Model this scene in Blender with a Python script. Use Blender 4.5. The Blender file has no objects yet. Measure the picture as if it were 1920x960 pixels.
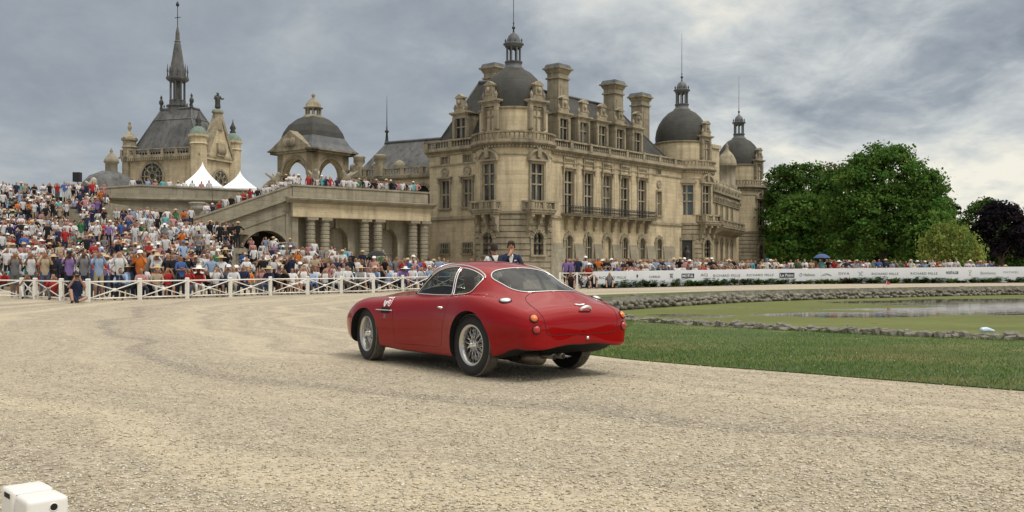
import bpy, bmesh, math, random
import numpy as np
from mathutils import Vector, Matrix
from mathutils.bvhtree import BVHTree

R = math.radians
PI = math.pi
S = bpy.context.scene
COL = S.collection
rnd = random.Random(11)
nr = np.random.RandomState(11)

# ---------------------------------------------------------------- camera, sky, sun, exposure
FPX, HOR, EYE = 1800.0, 500.0, 1.2          # focal length in photo pixels, horizon row, eye height
cd = bpy.data.cameras.new('camera')
cam = bpy.data.objects.new('camera', cd)
COL.objects.link(cam)
cam.location = (0, 0, EYE)
cam.rotation_euler = (R(90), 0, 0)
cd.sensor_width = 36
cd.lens = 36 * FPX / 1920
cd.shift_y = (HOR - 480) / 1920
cd.clip_end = 6000
cd.clip_start = 0.05
S.camera = cam

W = bpy.data.worlds.new('World')
S.world = W
W.use_nodes = True


def nd(nt, typ, ins=None, **props):
    n = nt.nodes.new(typ)
    for k, v in props.items():
        setattr(n, k, v)
    if ins:
        for k, v in ins.items():
            sk = n.inputs[k]
            if isinstance(v, bpy.types.NodeSocket):
                nt.links.new(v, sk)
            elif isinstance(v, tuple) and len(v) == 3 and sk.type == 'RGBA':
                sk.default_value = (*v, 1)
            else:
                sk.default_value = v
    return n


def mth(nt, op, a, b=0.0, c=None, clamp=False):
    n = nt.nodes.new('ShaderNodeMath')
    n.operation = op
    n.use_clamp = clamp
    for i, v in enumerate((a, b) if c is None else (a, b, c)):
        if isinstance(v, bpy.types.NodeSocket):
            nt.links.new(v, n.inputs[i])
        else:
            n.inputs[i].default_value = v
    return n.outputs[0]


def ramp(nt, fac, stops, interp='LINEAR'):
    n = nt.nodes.new('ShaderNodeValToRGB')
    n.color_ramp.interpolation = interp
    el = n.color_ramp.elements
    while len(el) < len(stops):
        el.new(0.5)
    for e, (p, c) in zip(el, stops):
        e.position = p
        e.color = (*c, 1) if isinstance(c, tuple) else (c, c, c, 1)
    nt.links.new(fac, n.inputs[0])
    return n.outputs[0]


def mixc(nt, fac, a, b, blend='MIX'):
    n = nt.nodes.new('ShaderNodeMix')
    n.data_type = 'RGBA'
    n.blend_type = blend
    for sk, v in ((n.inputs[0], fac), (n.inputs[6], a), (n.inputs[7], b)):
        if isinstance(v, bpy.types.NodeSocket):
            nt.links.new(v, sk)
        elif isinstance(v, tuple):
            sk.default_value = (*v, 1)
        else:
            sk.default_value = v
    return n.outputs[2]


def sky():
    nt = W.node_tree
    nt.nodes.clear()
    tc = nd(nt, 'ShaderNodeTexCoord')
    sep = nd(nt, 'ShaderNodeSeparateXYZ', {0: tc.outputs['Generated']})
    x, y, z = sep.outputs
    zc = mth(nt, 'MAXIMUM', z, 0.0)
    # clouds lie on a flat sheet above: project the view direction on it
    k = mth(nt, 'DIVIDE', 1.0, mth(nt, 'ADD', zc, 0.26))
    cx = mth(nt, 'MULTIPLY', x, k)
    cy = mth(nt, 'MULTIPLY', y, k)
    cv = nd(nt, 'ShaderNodeCombineXYZ', {0: cx, 1: cy, 2: 0.0})
    mp = nd(nt, 'ShaderNodeMapping', {0: cv.outputs[0], 1: (3.1, 1.7, 0), 3: (1.0, 0.80, 1.0)})
    n1 = nd(nt, 'ShaderNodeTexNoise', {'Vector': mp.outputs[0], 'Scale': 2.1, 'Detail': 9.0, 'Roughness': 0.56, 'Distortion': 0.55})
    n2 = nd(nt, 'ShaderNodeTexNoise', {'Vector': mp.outputs[0], 'Scale': 6.5, 'Detail': 7.0, 'Roughness': 0.62, 'Distortion': 0.3})
    n3 = nd(nt, 'ShaderNodeTexNoise', {'Vector': mp.outputs[0], 'Scale': 0.45, 'Detail': 2.0, 'Roughness': 0.5})
    cl = mth(nt, 'ADD', mth(nt, 'MULTIPLY', n1.outputs[0], 0.62), mth(nt, 'MULTIPLY', n2.outputs[0], 0.38))
    # a storm bank fills the west (left), broken bright cloud in the east (right)
    east = mth(nt, 'ADD', mth(nt, 'MULTIPLY', x, 1.05), 0.52, clamp=True)
    east = nd(nt, 'ShaderNodeMapRange', {0: east, 1: 0.30, 2: 0.85, 3: 0.0, 4: 1.0}, interpolation_type='SMOOTHSTEP').outputs[0]
    con = mth(nt, 'ADD', mth(nt, 'MULTIPLY', east, 0.46), 0.28)
    cc = mth(nt, 'ADD', mth(nt, 'MULTIPLY', mth(nt, 'SUBTRACT', cl, 0.5), mth(nt, 'MULTIPLY', con, 2.7)), mth(nt, 'ADD', mth(nt, 'MULTIPLY', east, 0.17), 0.47))
    low = nd(nt, 'ShaderNodeMapRange', {0: z, 1: 0.16, 2: 0.03, 3: 0.0, 4: 1.0}, interpolation_type='SMOOTHSTEP').outputs[0]
    cc = mth(nt, 'ADD', cc, mth(nt, 'MULTIPLY', low, mth(nt, 'ADD', 0.17, mth(nt, 'MULTIPLY', east, 0.25))))
    col = ramp(nt, cc, [(0.0, (0.13, 0.16, 0.205)), (0.25, (0.205, 0.24, 0.29)), (0.5, (0.335, 0.375, 0.415)), (0.75, (0.57, 0.60, 0.60)), (1.0, (0.88, 0.85, 0.74))])
    # an overcast sky grows brighter towards the zenith
    up = nd(nt, 'ShaderNodeMapRange', {0: z, 1: 0.25, 2: 1.0, 3: 1.0, 4: 3.9}, interpolation_type='SMOOTHSTEP').outputs[0]
    neu = nd(nt, 'ShaderNodeMapRange', {0: z, 1: 0.22, 2: 0.6, 3: 0.0, 4: 0.9}, interpolation_type='SMOOTHSTEP').outputs[0]
    bw = nd(nt, 'ShaderNodeRGBToBW', {0: col})
    gr = nd(nt, 'ShaderNodeVectorMath', {0: (1.06, 1.0, 0.90), 3: bw.outputs[0]}, operation='SCALE')
    col = mixc(nt, neu, col, gr.outputs[0])
    vm = nd(nt, 'ShaderNodeVectorMath', {0: col, 3: up}, operation='SCALE')
    st = nd(nt, 'ShaderNodeTexSky', sky_type='NISHITA', sun_disc=False)
    st.sun_elevation = SUN_EL
    st.sun_rotation = SUN_AZ
    sm = nd(nt, 'ShaderNodeVectorMath', {0: st.outputs[0], 3: 0.06}, operation='SCALE')
    fin = mixc(nt, 0.93, sm.outputs[0], vm.outputs[0])
    bg = nd(nt, 'ShaderNodeBackground', {0: fin, 1: 1.0})
    out = nd(nt, 'ShaderNodeOutputWorld', {0: bg.outputs[0]})


SUN_EL, SUN_AZ = R(58), R(70)
sky()
sl = bpy.data.lights.new('sun', 'SUN')
sl.energy = 1.5
sl.angle = R(14)
sl.color = (1.0, 0.95, 0.86)
so = bpy.data.objects.new('sun', sl)
COL.objects.link(so)
so.location = (40, -20, 60)
so.rotation_euler = Vector((-math.cos(SUN_EL) * 0.75, math.cos(SUN_EL) * 0.66, -math.sin(SUN_EL))).to_track_quat('-Z', 'Y').to_euler()
S.view_settings.view_transform = 'Standard'
S.view_settings.look = 'None'
S.view_settings.exposure = 0.1
S.view_settings.gamma = 1
S.cycles.max_bounces = 8
S.cycles.transparent_max_bounces = 12


# ---------------------------------------------------------------- mesh helpers
class MB:
    """collects shapes, then links them as ONE mesh object"""
    def __init__(s, T=None):
        s.v, s.f, s.m, s.sm = [], [], [], []
        s.T = T

    def add(s, vs, fs, mi=0, smooth=False):
        o = len(s.v)
        if s.T is not None:
            vs = [tuple(s.T @ Vector(p)) for p in vs]
        s.v += [tuple(p) for p in vs]
        s.f += [tuple(i + o for i in f) for f in fs]
        s.m += [mi] * len(fs)
        s.sm += [smooth] * len(fs)
        return s

    def box(s, x0, x1, y0, y1, z0, z1, mi=0):
        vs = [(x, y, z) for z in (z0, z1) for y in (y0, y1) for x in (x0, x1)]
        return s.add(vs, [(0, 2, 3, 1), (4, 5, 7, 6), (0, 1, 5, 4), (2, 6, 7, 3), (0, 4, 6, 2), (1, 3, 7, 5)], mi)

    def frus(s, x0, x1, y0, y1, z0, X0, X1, Y0, Y1, z1, mi=0):
        vs = [(x0, y0, z0), (x1, y0, z0), (x0, y1, z0), (x1, y1, z0), (X0, Y0, z1), (X1, Y0, z1), (X0, Y1, z1), (X1, Y1, z1)]
        return s.add(vs, [(0, 2, 3, 1), (4, 5, 7, 6), (0, 1, 5, 4), (2, 6, 7, 3), (0, 4, 6, 2), (1, 3, 7, 5)], mi)

    def lathe(s, cx, cy, prof, n=16, mi=0, a0=0.0, a1=2 * PI, smooth=True, cap=True):
        full = abs(a1 - a0 - 2 * PI) < 1e-6
        k = n if full else n + 1
        vs = []
        for r, z in prof:
            for i in range(k):
                a = a0 + (a1 - a0) * i / n
                vs.append((cx + r * math.cos(a), cy + r * math.sin(a), z))
        fs = []
        for j in range(len(prof) - 1):
            for i in range(n):
                b, c = j * k + i, j * k + (i + 1) % k
                fs.append((b, c, c + k, b + k))
        s.add(vs, fs, mi, smooth)
        if cap and full:
            if prof[0][0] > 1e-4:
                s.add(vs[:k], [tuple(range(k - 1, -1, -1))], mi)
            if prof[-1][0] > 1e-4:
                s.add(vs[-k:], [tuple(range(k))], mi)
        return s

    def prism(s, poly, d0, d1, axis='y', mi=0):
        """extrude a 2-D polygon: axis y -> (a, d, b); x -> (d, a, b); z -> (a, b, d)"""
        f = {'y': lambda a, b, d: (a, d, b), 'x': lambda a, b, d: (d, a, b), 'z': lambda a, b, d: (a, b, d)}[axis]
        n = len(poly)
        vs = [f(a, b, d0) for a, b in poly] + [f(a, b, d1) for a, b in poly]
        fs = [tuple(range(n - 1, -1, -1)), tuple(range(n, 2 * n))]
        fs += [(i, (i + 1) % n, n + (i + 1) % n, n + i) for i in range(n)]
        return s.add(vs, fs, mi)

    def tube(s, pts, r, n=6, mi=0, closed=False, smooth=True):
        pts = [Vector(p) for p in pts]
        m = len(pts)
        rs = r if isinstance(r, (list, tuple)) else [r] * m
        vs = []
        t0 = None
        for i, p in enumerate(pts):
            if closed:
                t = (pts[(i + 1) % m] - pts[i - 1])
            else:
                t = pts[min(i + 1, m - 1)] - pts[max(i - 1, 0)]
            t.normalize()
            if t0 is None:
                u = t.orthogonal().normalized()
            else:
                u = (u - t * u.dot(t))
                u = u.normalized() if u.length > 1e-6 else t.orthogonal().normalized()
            t0 = t
            w = t.cross(u)
            for k in range(n):
                a = 2 * PI * k / n
                vs.append(p + (u * math.cos(a) + w * math.sin(a)) * rs[i])
        fs = []
        for i in range(m if closed else m - 1):
            j = (i + 1) % m
            for k in range(n):
                fs.append((i * n + k, i * n + (k + 1) % n, j * n + (k + 1) % n, j * n + k))
        if not closed:
            fs += [tuple(range(n - 1, -1, -1)), tuple((m - 1) * n + k for k in range(n))]
        return s.add(vs, fs, mi, smooth)

    def build(s, name, mats, parent=None, loc=None, rz=None):
        me = bpy.data.meshes.new(name)
        me.from_pydata(s.v, [], s.f)
        mats = mats if isinstance(mats, (list, tuple)) else [mats]
        for m in mats:
            me.materials.append(m)
        if len(mats) > 1:
            me.polygons.foreach_set('material_index', s.m)
        me.polygons.foreach_set('use_smooth', s.sm)
        me.update()
        return link(name, me, parent, loc, rz)


def link(name, me, parent=None, loc=None, rz=None):
    o = bpy.data.objects.new(name, me)
    COL.objects.link(o)
    if parent is not None:
        o.parent = parent
    if loc is not None:
        o.location = loc
    if rz is not None:
        o.rotation_euler = (0, 0, rz)
    return o


def fast_mesh(name, V, Fq, mats, cols=None, smooth=False, mi=None):
    """numpy arrays -> mesh; Fq is (n,k)"""
    me = bpy.data.meshes.new(name)
    n, k = Fq.shape
    me.vertices.add(len(V))
    me.vertices.foreach_set('co', np.asarray(V, dtype=np.float32).ravel())
    me.loops.add(n * k)
    me.loops.foreach_set('vertex_index', Fq.astype(np.int32).ravel())
    me.polygons.add(n)
    me.polygons.foreach_set('loop_start', np.arange(0, n * k, k, dtype=np.int32))
    me.polygons.foreach_set('loop_total', np.full(n, k, dtype=np.int32))
    if smooth:
        me.polygons.foreach_set('use_smooth', np.ones(n, dtype=bool))
    for m in (mats if isinstance(mats, (list, tuple)) else [mats]):
        me.materials.append(m)
    if mi is not None:
        me.polygons.foreach_set('material_index', np.asarray(mi, dtype=np.int32))
    if cols is not None:
        at = me.color_attributes.new('Col', 'FLOAT_COLOR', 'CORNER')
        c4 = np.ones((n, k, 4), dtype=np.float32)
        c4[:, :, :3] = np.asarray(cols, dtype=np.float32)[:, None, :]
        at.data.foreach_set('color', c4.ravel())
    me.update(calc_edges=True)
    me.validate()
    return me


def tag(o, label=None, cat=None, group=None, kind=None):
    if label:
        o['label'] = label
    if cat:
        o['category'] = cat
    if group:
        o['group'] = group
    if kind:
        o['kind'] = kind
    return o


def thing(name, label, cat, loc=(0, 0, 0), rz=0.0, group=None):
    o = bpy.data.objects.new(name, None)
    COL.objects.link(o)
    o.location = loc
    o.rotation_euler = (0, 0, rz)
    o.empty_display_size = 0.5
    return tag(o, label, cat, group)


def dup(o, parent=None):
    c = o.copy()
    COL.objects.link(c)
    c.parent = parent
    for ch in o.children:
        dup(ch, c)
    return c


def crom(P, n, closed=False):
    """Catmull-Rom resample, n steps per span"""
    P = np.asarray(P, float)
    m = len(P)
    out = []
    for i in range(m if closed else m - 1):
        if closed:
            a, b, c, d = P[(i - 1) % m], P[i], P[(i + 1) % m], P[(i + 2) % m]
        else:
            a, b, c, d = P[max(i - 1, 0)], P[i], P[i + 1], P[min(i + 2, m - 1)]
        for k in range(n):
            t = k / n
            out.append(0.5 * (2 * b + (c - a) * t + (2 * a - 5 * b + 4 * c - d) * t * t + (3 * b - a - 3 * c + d) * t ** 3))
    if not closed:
        out.append(P[-1])
    return np.array(out)


# ---------------------------------------------------------------- materials
MAT = {}


def newmat(name):
    m = bpy.data.materials.new(name)
    m.use_nodes = True
    nt = m.node_tree
    b = nt.nodes['Principled BSDF']
    MAT[name] = m
    return m, nt, b


def plain(name, col, rough=0.6, metal=0.0, coat=0.0, spec=0.5, vary=0.0, scale=6.0, bump=0.0):
    m, nt, b = newmat(name)
    b.inputs['Roughness'].default_value = rough
    b.inputs['Metallic'].default_value = metal
    b.inputs['Coat Weight'].default_value = coat
    b.inputs['Specular IOR Level'].default_value = spec
    b.inputs['Base Color'].default_value = (*col, 1)
    if vary or bump:
        tc = nd(nt, 'ShaderNodeTexCoord')
        n = nd(nt, 'ShaderNodeTexNoise', {'Vector': tc.outputs['Object'], 'Scale': scale, 'Detail': 5.0, 'Roughness': 0.6})
        if vary:
            lo = tuple(c * (1 - vary) for c in col)
            hi = tuple(min(1, c * (1 + vary)) for c in col)
            nt.links.new(ramp(nt, n.outputs[0], [(0.3, lo), (0.7, hi)]), b.inputs['Base Color'])
        if bump:
            bp = nd(nt, 'ShaderNodeBump', {'Height': n.outputs[0], 'Strength': bump, 'Distance': 0.02})
            nt.links.new(bp.outputs[0], b.inputs['Normal'])
    return m


def stone(name, c1, c2, dirt=(0.13, 0.115, 0.085), amt=0.5, scale=0.35, course=0.42, rough=0.9):
    """weathered limestone: blotches, vertical run-off streaks, faint courses"""
    m, nt, b = newmat(name)
    b.inputs['Roughness'].default_value = rough
    b.inputs['Specular IOR Level'].default_value = 0.2
    tc = nd(nt, 'ShaderNodeTexCoord')
    ov = tc.outputs['Object']
    n1 = nd(nt, 'ShaderNodeTexNoise', {'Vector': ov, 'Scale': scale, 'Detail': 6.0, 'Roughness': 0.62})
    mp = nd(nt, 'ShaderNodeMapping', {0: ov, 3: (1.0, 1.0, 0.13)})
    n2 = nd(nt, 'ShaderNodeTexNoise', {'Vector': mp.outputs[0], 'Scale': 1.5, 'Detail': 6.0, 'Roughness': 0.65})
    n3 = nd(nt, 'ShaderNodeTexNoise', {'Vector': ov, 'Scale': 7.0, 'Detail': 4.0, 'Roughness': 0.7})
    col = ramp(nt, n1.outputs[0], [(0.32, c2), (0.62, c1)])
    col = mixc(nt, ramp(nt, n2.outputs[0], [(0.47, 0.0), (0.72, amt)]), col, dirt)
    col = mixc(nt, ramp(nt, n3.outputs[0], [(0.42, 0.0), (0.75, amt * 0.55)]), col, dirt)
    sep = nd(nt, 'ShaderNodeSeparateXYZ', {0: ov})
    zz = mth(nt, 'FRACT', mth(nt, 'DIVIDE', sep.outputs[2], course))
    line = mth(nt, 'LESS_THAN', zz, 0.07)
    col = mixc(nt, mth(nt, 'MULTIPLY', line, 0.22), col, dirt)
    # each course differs a little
    row = mth(nt, 'FLOOR', mth(nt, 'DIVIDE', sep.outputs[2], course))
    blk = mth(nt, 'FLOOR', mth(nt, 'DIVIDE', mth(nt, 'ADD', mth(nt, 'ADD', sep.outputs[0], sep.outputs[1]), mth(nt, 'MULTIPLY', row, 0.47)), course * 2.2))
    wn = nd(nt, 'ShaderNodeTexWhiteNoise', {0: nd(nt, 'ShaderNodeCombineXYZ', {0: row, 1: blk, 2: 0.0}).outputs[0]})
    col = mixc(nt, 0.28, col, mixc(nt, 1.0, col, ramp(nt, wn.outputs[0], [(0.0, 0.62), (1.0, 1.25)]), 'MULTIPLY'))
    nt.links.new(col, b.inputs['Base Color'])
    h = mth(nt, 'SUBTRACT', mth(nt, 'MULTIPLY', n3.outputs[0], 0.5), mth(nt, 'MULTIPLY', line, 0.6))
    bp = nd(nt, 'ShaderNodeBump', {'Height': h, 'Strength': 0.5, 'Distance': 0.03})
    nt.links.new(bp.outputs[0], b.inputs['Normal'])
    return m


stone('limestone', (0.61, 0.515, 0.355), (0.49, 0.41, 0.275), amt=0.55)
stone('grey_limestone', (0.36, 0.325, 0.25), (0.25, 0.225, 0.17), amt=0.6)
stone('trim_stone', (0.41, 0.355, 0.255), (0.27, 0.235, 0.17), dirt=(0.09, 0.08, 0.065), amt=0.75, scale=0.8, course=3.1)
stone('pale_stone', (0.50, 0.47, 0.40), (0.40, 0.37, 0.31), amt=0.35, scale=1.2, course=5.0)
stone('slate', (0.062, 0.063, 0.060), (0.036, 0.037, 0.037), dirt=(0.085, 0.08, 0.055), amt=0.5, scale=0.5, course=0.16, rough=0.62)
stone('old_slate', (0.16, 0.163, 0.162), (0.085, 0.088, 0.09), dirt=(0.03, 0.03, 0.03), amt=0.75, scale=0.35, course=0.2, rough=0.6)
stone('lead_sheet', (0.16, 0.17, 0.18), (0.10, 0.105, 0.11), dirt=(0.05, 0.05, 0.05), amt=0.5, scale=0.7, course=2.0, rough=0.55)
plain('verdigris', (0.15, 0.20, 0.165), 0.8, vary=0.35, scale=2.0)
plain('dark_bronze', (0.035, 0.033, 0.03), 0.6, vary=0.3)
plain('iron_black', (0.015, 0.015, 0.016), 0.5)
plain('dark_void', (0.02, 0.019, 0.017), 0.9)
plain('white_paint', (0.76, 0.74, 0.68), 0.45, vary=0.08, scale=3.0)
plain('white_cloth', (0.85, 0.86, 0.88), 0.8, vary=0.05, scale=0.6)
plain('black_cloth', (0.02, 0.02, 0.023), 0.9)
plain('window_white', (0.30, 0.285, 0.24), 0.6)
plain('red_carpet', (0.28, 0.012, 0.02), 0.95, vary=0.2, scale=2.0)


def pane_mat():
    m, nt, b = newmat('pane_glass')
    tc = nd(nt, 'ShaderNodeTexCoord')
    n = nd(nt, 'ShaderNodeTexNoise', {'Vector': tc.outputs['Object'], 'Scale': 0.9, 'Detail': 2.0})
    oi = nd(nt, 'ShaderNodeObjectInfo')
    inner = ramp(nt, oi.outputs['Random'], [(0.0, (0.015, 0.015, 0.016)), (0.55, (0.03, 0.029, 0.027)), (0.75, (0.075, 0.07, 0.06)), (1.0, (0.14, 0.13, 0.115))])
    nt.links.new(mixc(nt, 1.0, inner, ramp(nt, n.outputs[0], [(0.35, 0.5), (0.65, 1.4)]), 'MULTIPLY'), b.inputs['Base Color'])
    b.inputs['Roughness'].default_value = 0.08
    b.inputs['Specular IOR Level'].default_value = 0.6
    m2, nt, b = newmat('blue_pane')
    b.inputs['Base Color'].default_value = (0.06, 0.085, 0.10, 1)
    b.inputs['Roughness'].default_value = 0.1


pane_mat()

# ---------------------------------------------------------------- the chateau
LS, GS, TS, SL, PS, LD = (MAT[k] for k in ('limestone', 'grey_limestone', 'trim_stone', 'slate', 'pale_stone', 'lead_sheet'))
PANE, WF, IRON = MAT['pane_glass'], MAT['window_white'], MAT['iron_black']


def arch_pts(w, h, n=10):
    """outline of a round-headed opening: half width w/2, springing at h-w/2"""
    r = w / 2
    return [(-r, 0)] + [(-r * math.cos(a), h - r + r * math.sin(a)) for a in np.linspace(0, PI, n)] + [(r, 0)]


def panel(mb, mp, s0, s1, z0, z1, ops, depth=0.35, ds=99.0, mi=0):
    """wall sheet with real openings (s_lo, s_hi, z_lo, z_hi) and reveals; mp(s, out, z) -> point"""
    ss = {s0, s1}
    zs = {z0, z1}
    for a, b, c, d in ops:
        ss |= {a, b}
        zs |= {c, d}
    k = max(1, int(abs(s1 - s0) / ds))
    ss |= {s0 + (s1 - s0) * i / k for i in range(k + 1)}
    ss = sorted(x for x in ss if s0 - 1e-6 <= x <= s1 + 1e-6)
    zs = sorted(z for z in zs if z0 - 1e-6 <= z <= z1 + 1e-6)
    for i in range(len(ss) - 1):
        if ss[i + 1] - ss[i] < 1e-5:
            continue
        for j in range(len(zs) - 1):
            cs, cz = (ss[i] + ss[i + 1]) / 2, (zs[j] + zs[j + 1]) / 2
            if any(a < cs < b and c < cz < d for a, b, c, d in ops):
                continue
            mb.add([mp(ss[i], 0, zs[j]), mp(ss[i + 1], 0, zs[j]), mp(ss[i + 1], 0, zs[j + 1]), mp(ss[i], 0, zs[j + 1])], [(0, 1, 2, 3)], mi)
    for a, b, c, d in ops:
        q = [(a, c), (b, c), (b, d), (a, d)]
        for i in range(4):
            (p0, p1), (p2, p3) = q[i], q[(i + 1) % 4]
            mb.add([mp(p0, 0, p1), mp(p2, 0, p3), mp(p2, -depth, p3), mp(p0, -depth, p1)], [(0, 1, 2, 3)], mi)


def win(parent, T, w, h, cols=2, rows=3, arched=False, sur=0.22, sill=True, pane=None, bar=0.07, hood=None, blind=False):
    """window in local frame: x along wall, -y outwards, z up; origin at sill centre on the wall face"""
    b = MB(T)
    r = w / 2
    if arched:
        o = arch_pts(w + 2 * sur, h + sur, 14)
        i = arch_pts(w, h, 14)
        vs = [(x, -.09, z) for x, z in o] + [(x, -.09, z) for x, z in i] + [(x, .04, z) for x, z in o] + [(x, .32, z) for x, z in i]
        n = len(o)
        fs = []
        for k in range(n - 1):
            fs += [(k, k + 1, n + k + 1, n + k), (k, 2 * n + k, 2 * n + k + 1, k + 1), (n + k, n + k + 1, 3 * n + k + 1, 3 * n + k)]
        b.add(vs, fs)
        # wall filling between the round head and the square hole in the wall
        for sg in (-1, 1):
            arc = [(sg * r * math.cos(a), h - r + r * math.sin(a)) for a in np.linspace(0, PI / 2, 8)]
            b.prism([(sg * r, h)] + arc, .01, .3)
        # voussoirs: radial blocks standing proud
        nv = 9
        for k in range(nv):
            a0, a1 = PI * k / nv + .035, PI * (k + 1) / nv - .035
            ro = r + sur + (.10 if k % 2 == 0 else .02)
            q = [(r * math.cos(a0), h - r + r * math.sin(a0)), (ro * math.cos(a0), h - r + ro * math.sin(a0)), (ro * math.cos(a1), h - r + ro * math.sin(a1)), (r * math.cos(a1), h - r + r * math.sin(a1))]
            b.prism(q, -.16, -.05)
    else:
        b.box(-r - sur, -r, -.10, .03, 0, h + sur)
        b.box(r, r + sur, -.10, .03, 0, h + sur)
        b.box(-r, r, -.10, .03, h, h + sur)
    if sill:
        b.box(-r - sur - .08, r + sur + .08, -.22, .05, -.16, 0)
    if hood == 'flat':
        b.box(-r - sur - .18, r + sur + .18, -.30, .02, h + sur + .02, h + sur + .18)
        for sg in (-1, 1):
            b.box(sg * (r + sur) - .09, sg * (r + sur) + .09, -.24, .02, h + sur - .45, h + sur + .02)
    if hood == 'arch':
        b.box(-r - sur - .25, r + sur + .25, -.32, .02, h + sur + .02, h + sur + .2)
        R0 = r + sur + .25
        o = [(R0 * math.cos(a), h + sur + .2 + .95 * math.sin(a)) for a in np.linspace(0, PI, 15)]
        i = [((R0 - .2) * math.cos(a), h + sur + .2 + .75 * math.sin(a)) for a in np.linspace(PI, 0, 15)]
        b.prism(o + i, -.34, .0)
        b.prism([((R0 - .2) * math.cos(a), h + sur + .2 + .75 * math.sin(a)) for a in np.linspace(0, PI, 15)], -.12, .0)
        b.box(-.22, .22, -.42, .0, h + sur + .35, h + sur + 1.25)
    if hood == 'tri':
        b.box(-r - sur - .2, r + sur + .2, -.28, .02, h + sur + .02, h + sur + .17)
        b.prism([(-r - sur - .25, h + sur + .17), (r + sur + .25, h + sur + .17), (0, h + sur + .75)], -.25, .0)
    f = b.build('window', TS, parent)
    if blind:
        q = MB(T)
        q.prism(arch_pts(w, h), .16, .20) if arched else q.box(-r, r, .16, .2, 0, h)
        q.build('blind_panel', LS, f)
        return f
    m = MB(T)
    for c in range(1, cols):
        x = -r + w * c / cols
        m.box(x - bar, x + bar, .10, .22, 0, h)
    for k in range(1, rows):
        z = h * k / rows if rows != 3 else h * (0, .46, .74)[k]
        m.box(-r, r, .095, .215, z - bar, z + bar)
    for c in range(cols):                                   # sash frames and glazing bars in each light
        xa, xb = -r + w * c / cols + bar, -r + w * (c + 1) / cols - bar
        for x in (xa, xb - .05):
            m.box(x, x + .05, .16, .20, 0, h, 1)
    m.build('mullion', [TS, WF], f)
    p = MB(T)
    if arched:
        p.prism(arch_pts(w, h), .24, .27)
    else:
        p.box(-r, r, .24, .27, 0, h)
    p.build('pane', pane or PANE, f)
    return f


def baluster_prof(h):
    return [(.085, 0), (.085, h * .08), (.05, h * .14), (.095, h * .36), (.085, h * .46), (.045, h * .78), (.08, h * .9), (.08, h)]


def balustrade(parent, path, z, h=.85, step=.36, ped=3.3, mats=None, name='balustrade'):
    """path: list of (x, y) corners; balusters, plinth, handrail and pedestals"""
    b = MB()
    for k in range(len(path) - 1):
        a, c = Vector((*path[k], 0)), Vector((*path[k + 1], 0))
        L = (c - a).length
        if L < .05:
            continue
        d = (c - a) / L
        T = Matrix(((d.x, -d.y, 0, a.x), (d.y, d.x, 0, a.y), (0, 0, 1, z), (0, 0, 0, 1)))
        b.T = T
        b.box(0, L, -.16, .16, 0, .13)
        b.box(0, L, -.17, .17, h - .15, h)
        n = max(1, int(L / step))
        for i in range(n):
            x = L * (i + .5) / n
            if ped and abs(((x + ped / 2) % ped) - ped / 2) < .28:
                continue
            b.lathe(x, 0, [(r, .13 + zz) for r, zz in baluster_prof(h - .28)], 7, cap=False)
        if ped:
            m = int(L / ped)
            for i in range(m + 1):
                x = min(i * ped, L)
                b.box(x - .2, x + .2, -.2, .2, .02, h - .13)
                b.box(x - .23, x + .23, -.23, .23, h - .12, h + .03)
    return b.build(name, mats or TS, parent)


def ringpath(r, a0, a1, n):
    return [(r * math.cos(a0 + (a1 - a0) * i / n), r * math.sin(a0 + (a1 - a0) * i / n)) for i in range(n + 1)]


def cornice_prof(z0, z1, r, out):
    h = z1 - z0
    return [(r, z0), (r + out * .25, z0 + h * .1), (r + out * .3, z0 + h * .35), (r + out * .7, z0 + h * .55), (r + out, z0 + h * .7), (r + out, z0 + h * .93), (r + out * .9, z1), (r - .3, z1 + .001)]


def ornament(b, cx, cy, z, s=1.0):
    """carved dormer crest: scrolled block with little pediment and side urns; local wall frame -y outwards"""
    b.frus(cx - .8 * s, cx + .8 * s, cy - .22, cy + .22, z, cx - .38 * s, cx + .38 * s, cy - .2, cy + .2, z + .5 * s)
    b.box(cx - .42 * s, cx + .42 * s, cy - .25, cy + .22, z + .45 * s, z + 1.35 * s)
    b.lathe(cx, cy - .26, [(.02, z + .65 * s), (.2 * s, z + .78 * s), (.24 * s, z + .95 * s), (.12 * s, z + 1.2 * s), (.02, z + 1.25 * s)], 8)
    b.box(cx - .55 * s, cx + .55 * s, cy - .33, cy + .28, z + 1.35 * s, z + 1.47 * s)
    b.prism([(cx - .58 * s, z + 1.47 * s), (cx + .58 * s, z + 1.47 * s), (cx, z + 1.8 * s)], cy - .33, cy + .28)
    for sg in (-1, 1):
        b.lathe(cx + sg * .78 * s, cy - .05, [(.12 * s, z), (.09 * s, z + .2 * s), (.18 * s, z + .42 * s), (.15 * s, z + .6 * s), (.05 * s, z + .78 * s), (.01, z + .9 * s)], 7)


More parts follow.
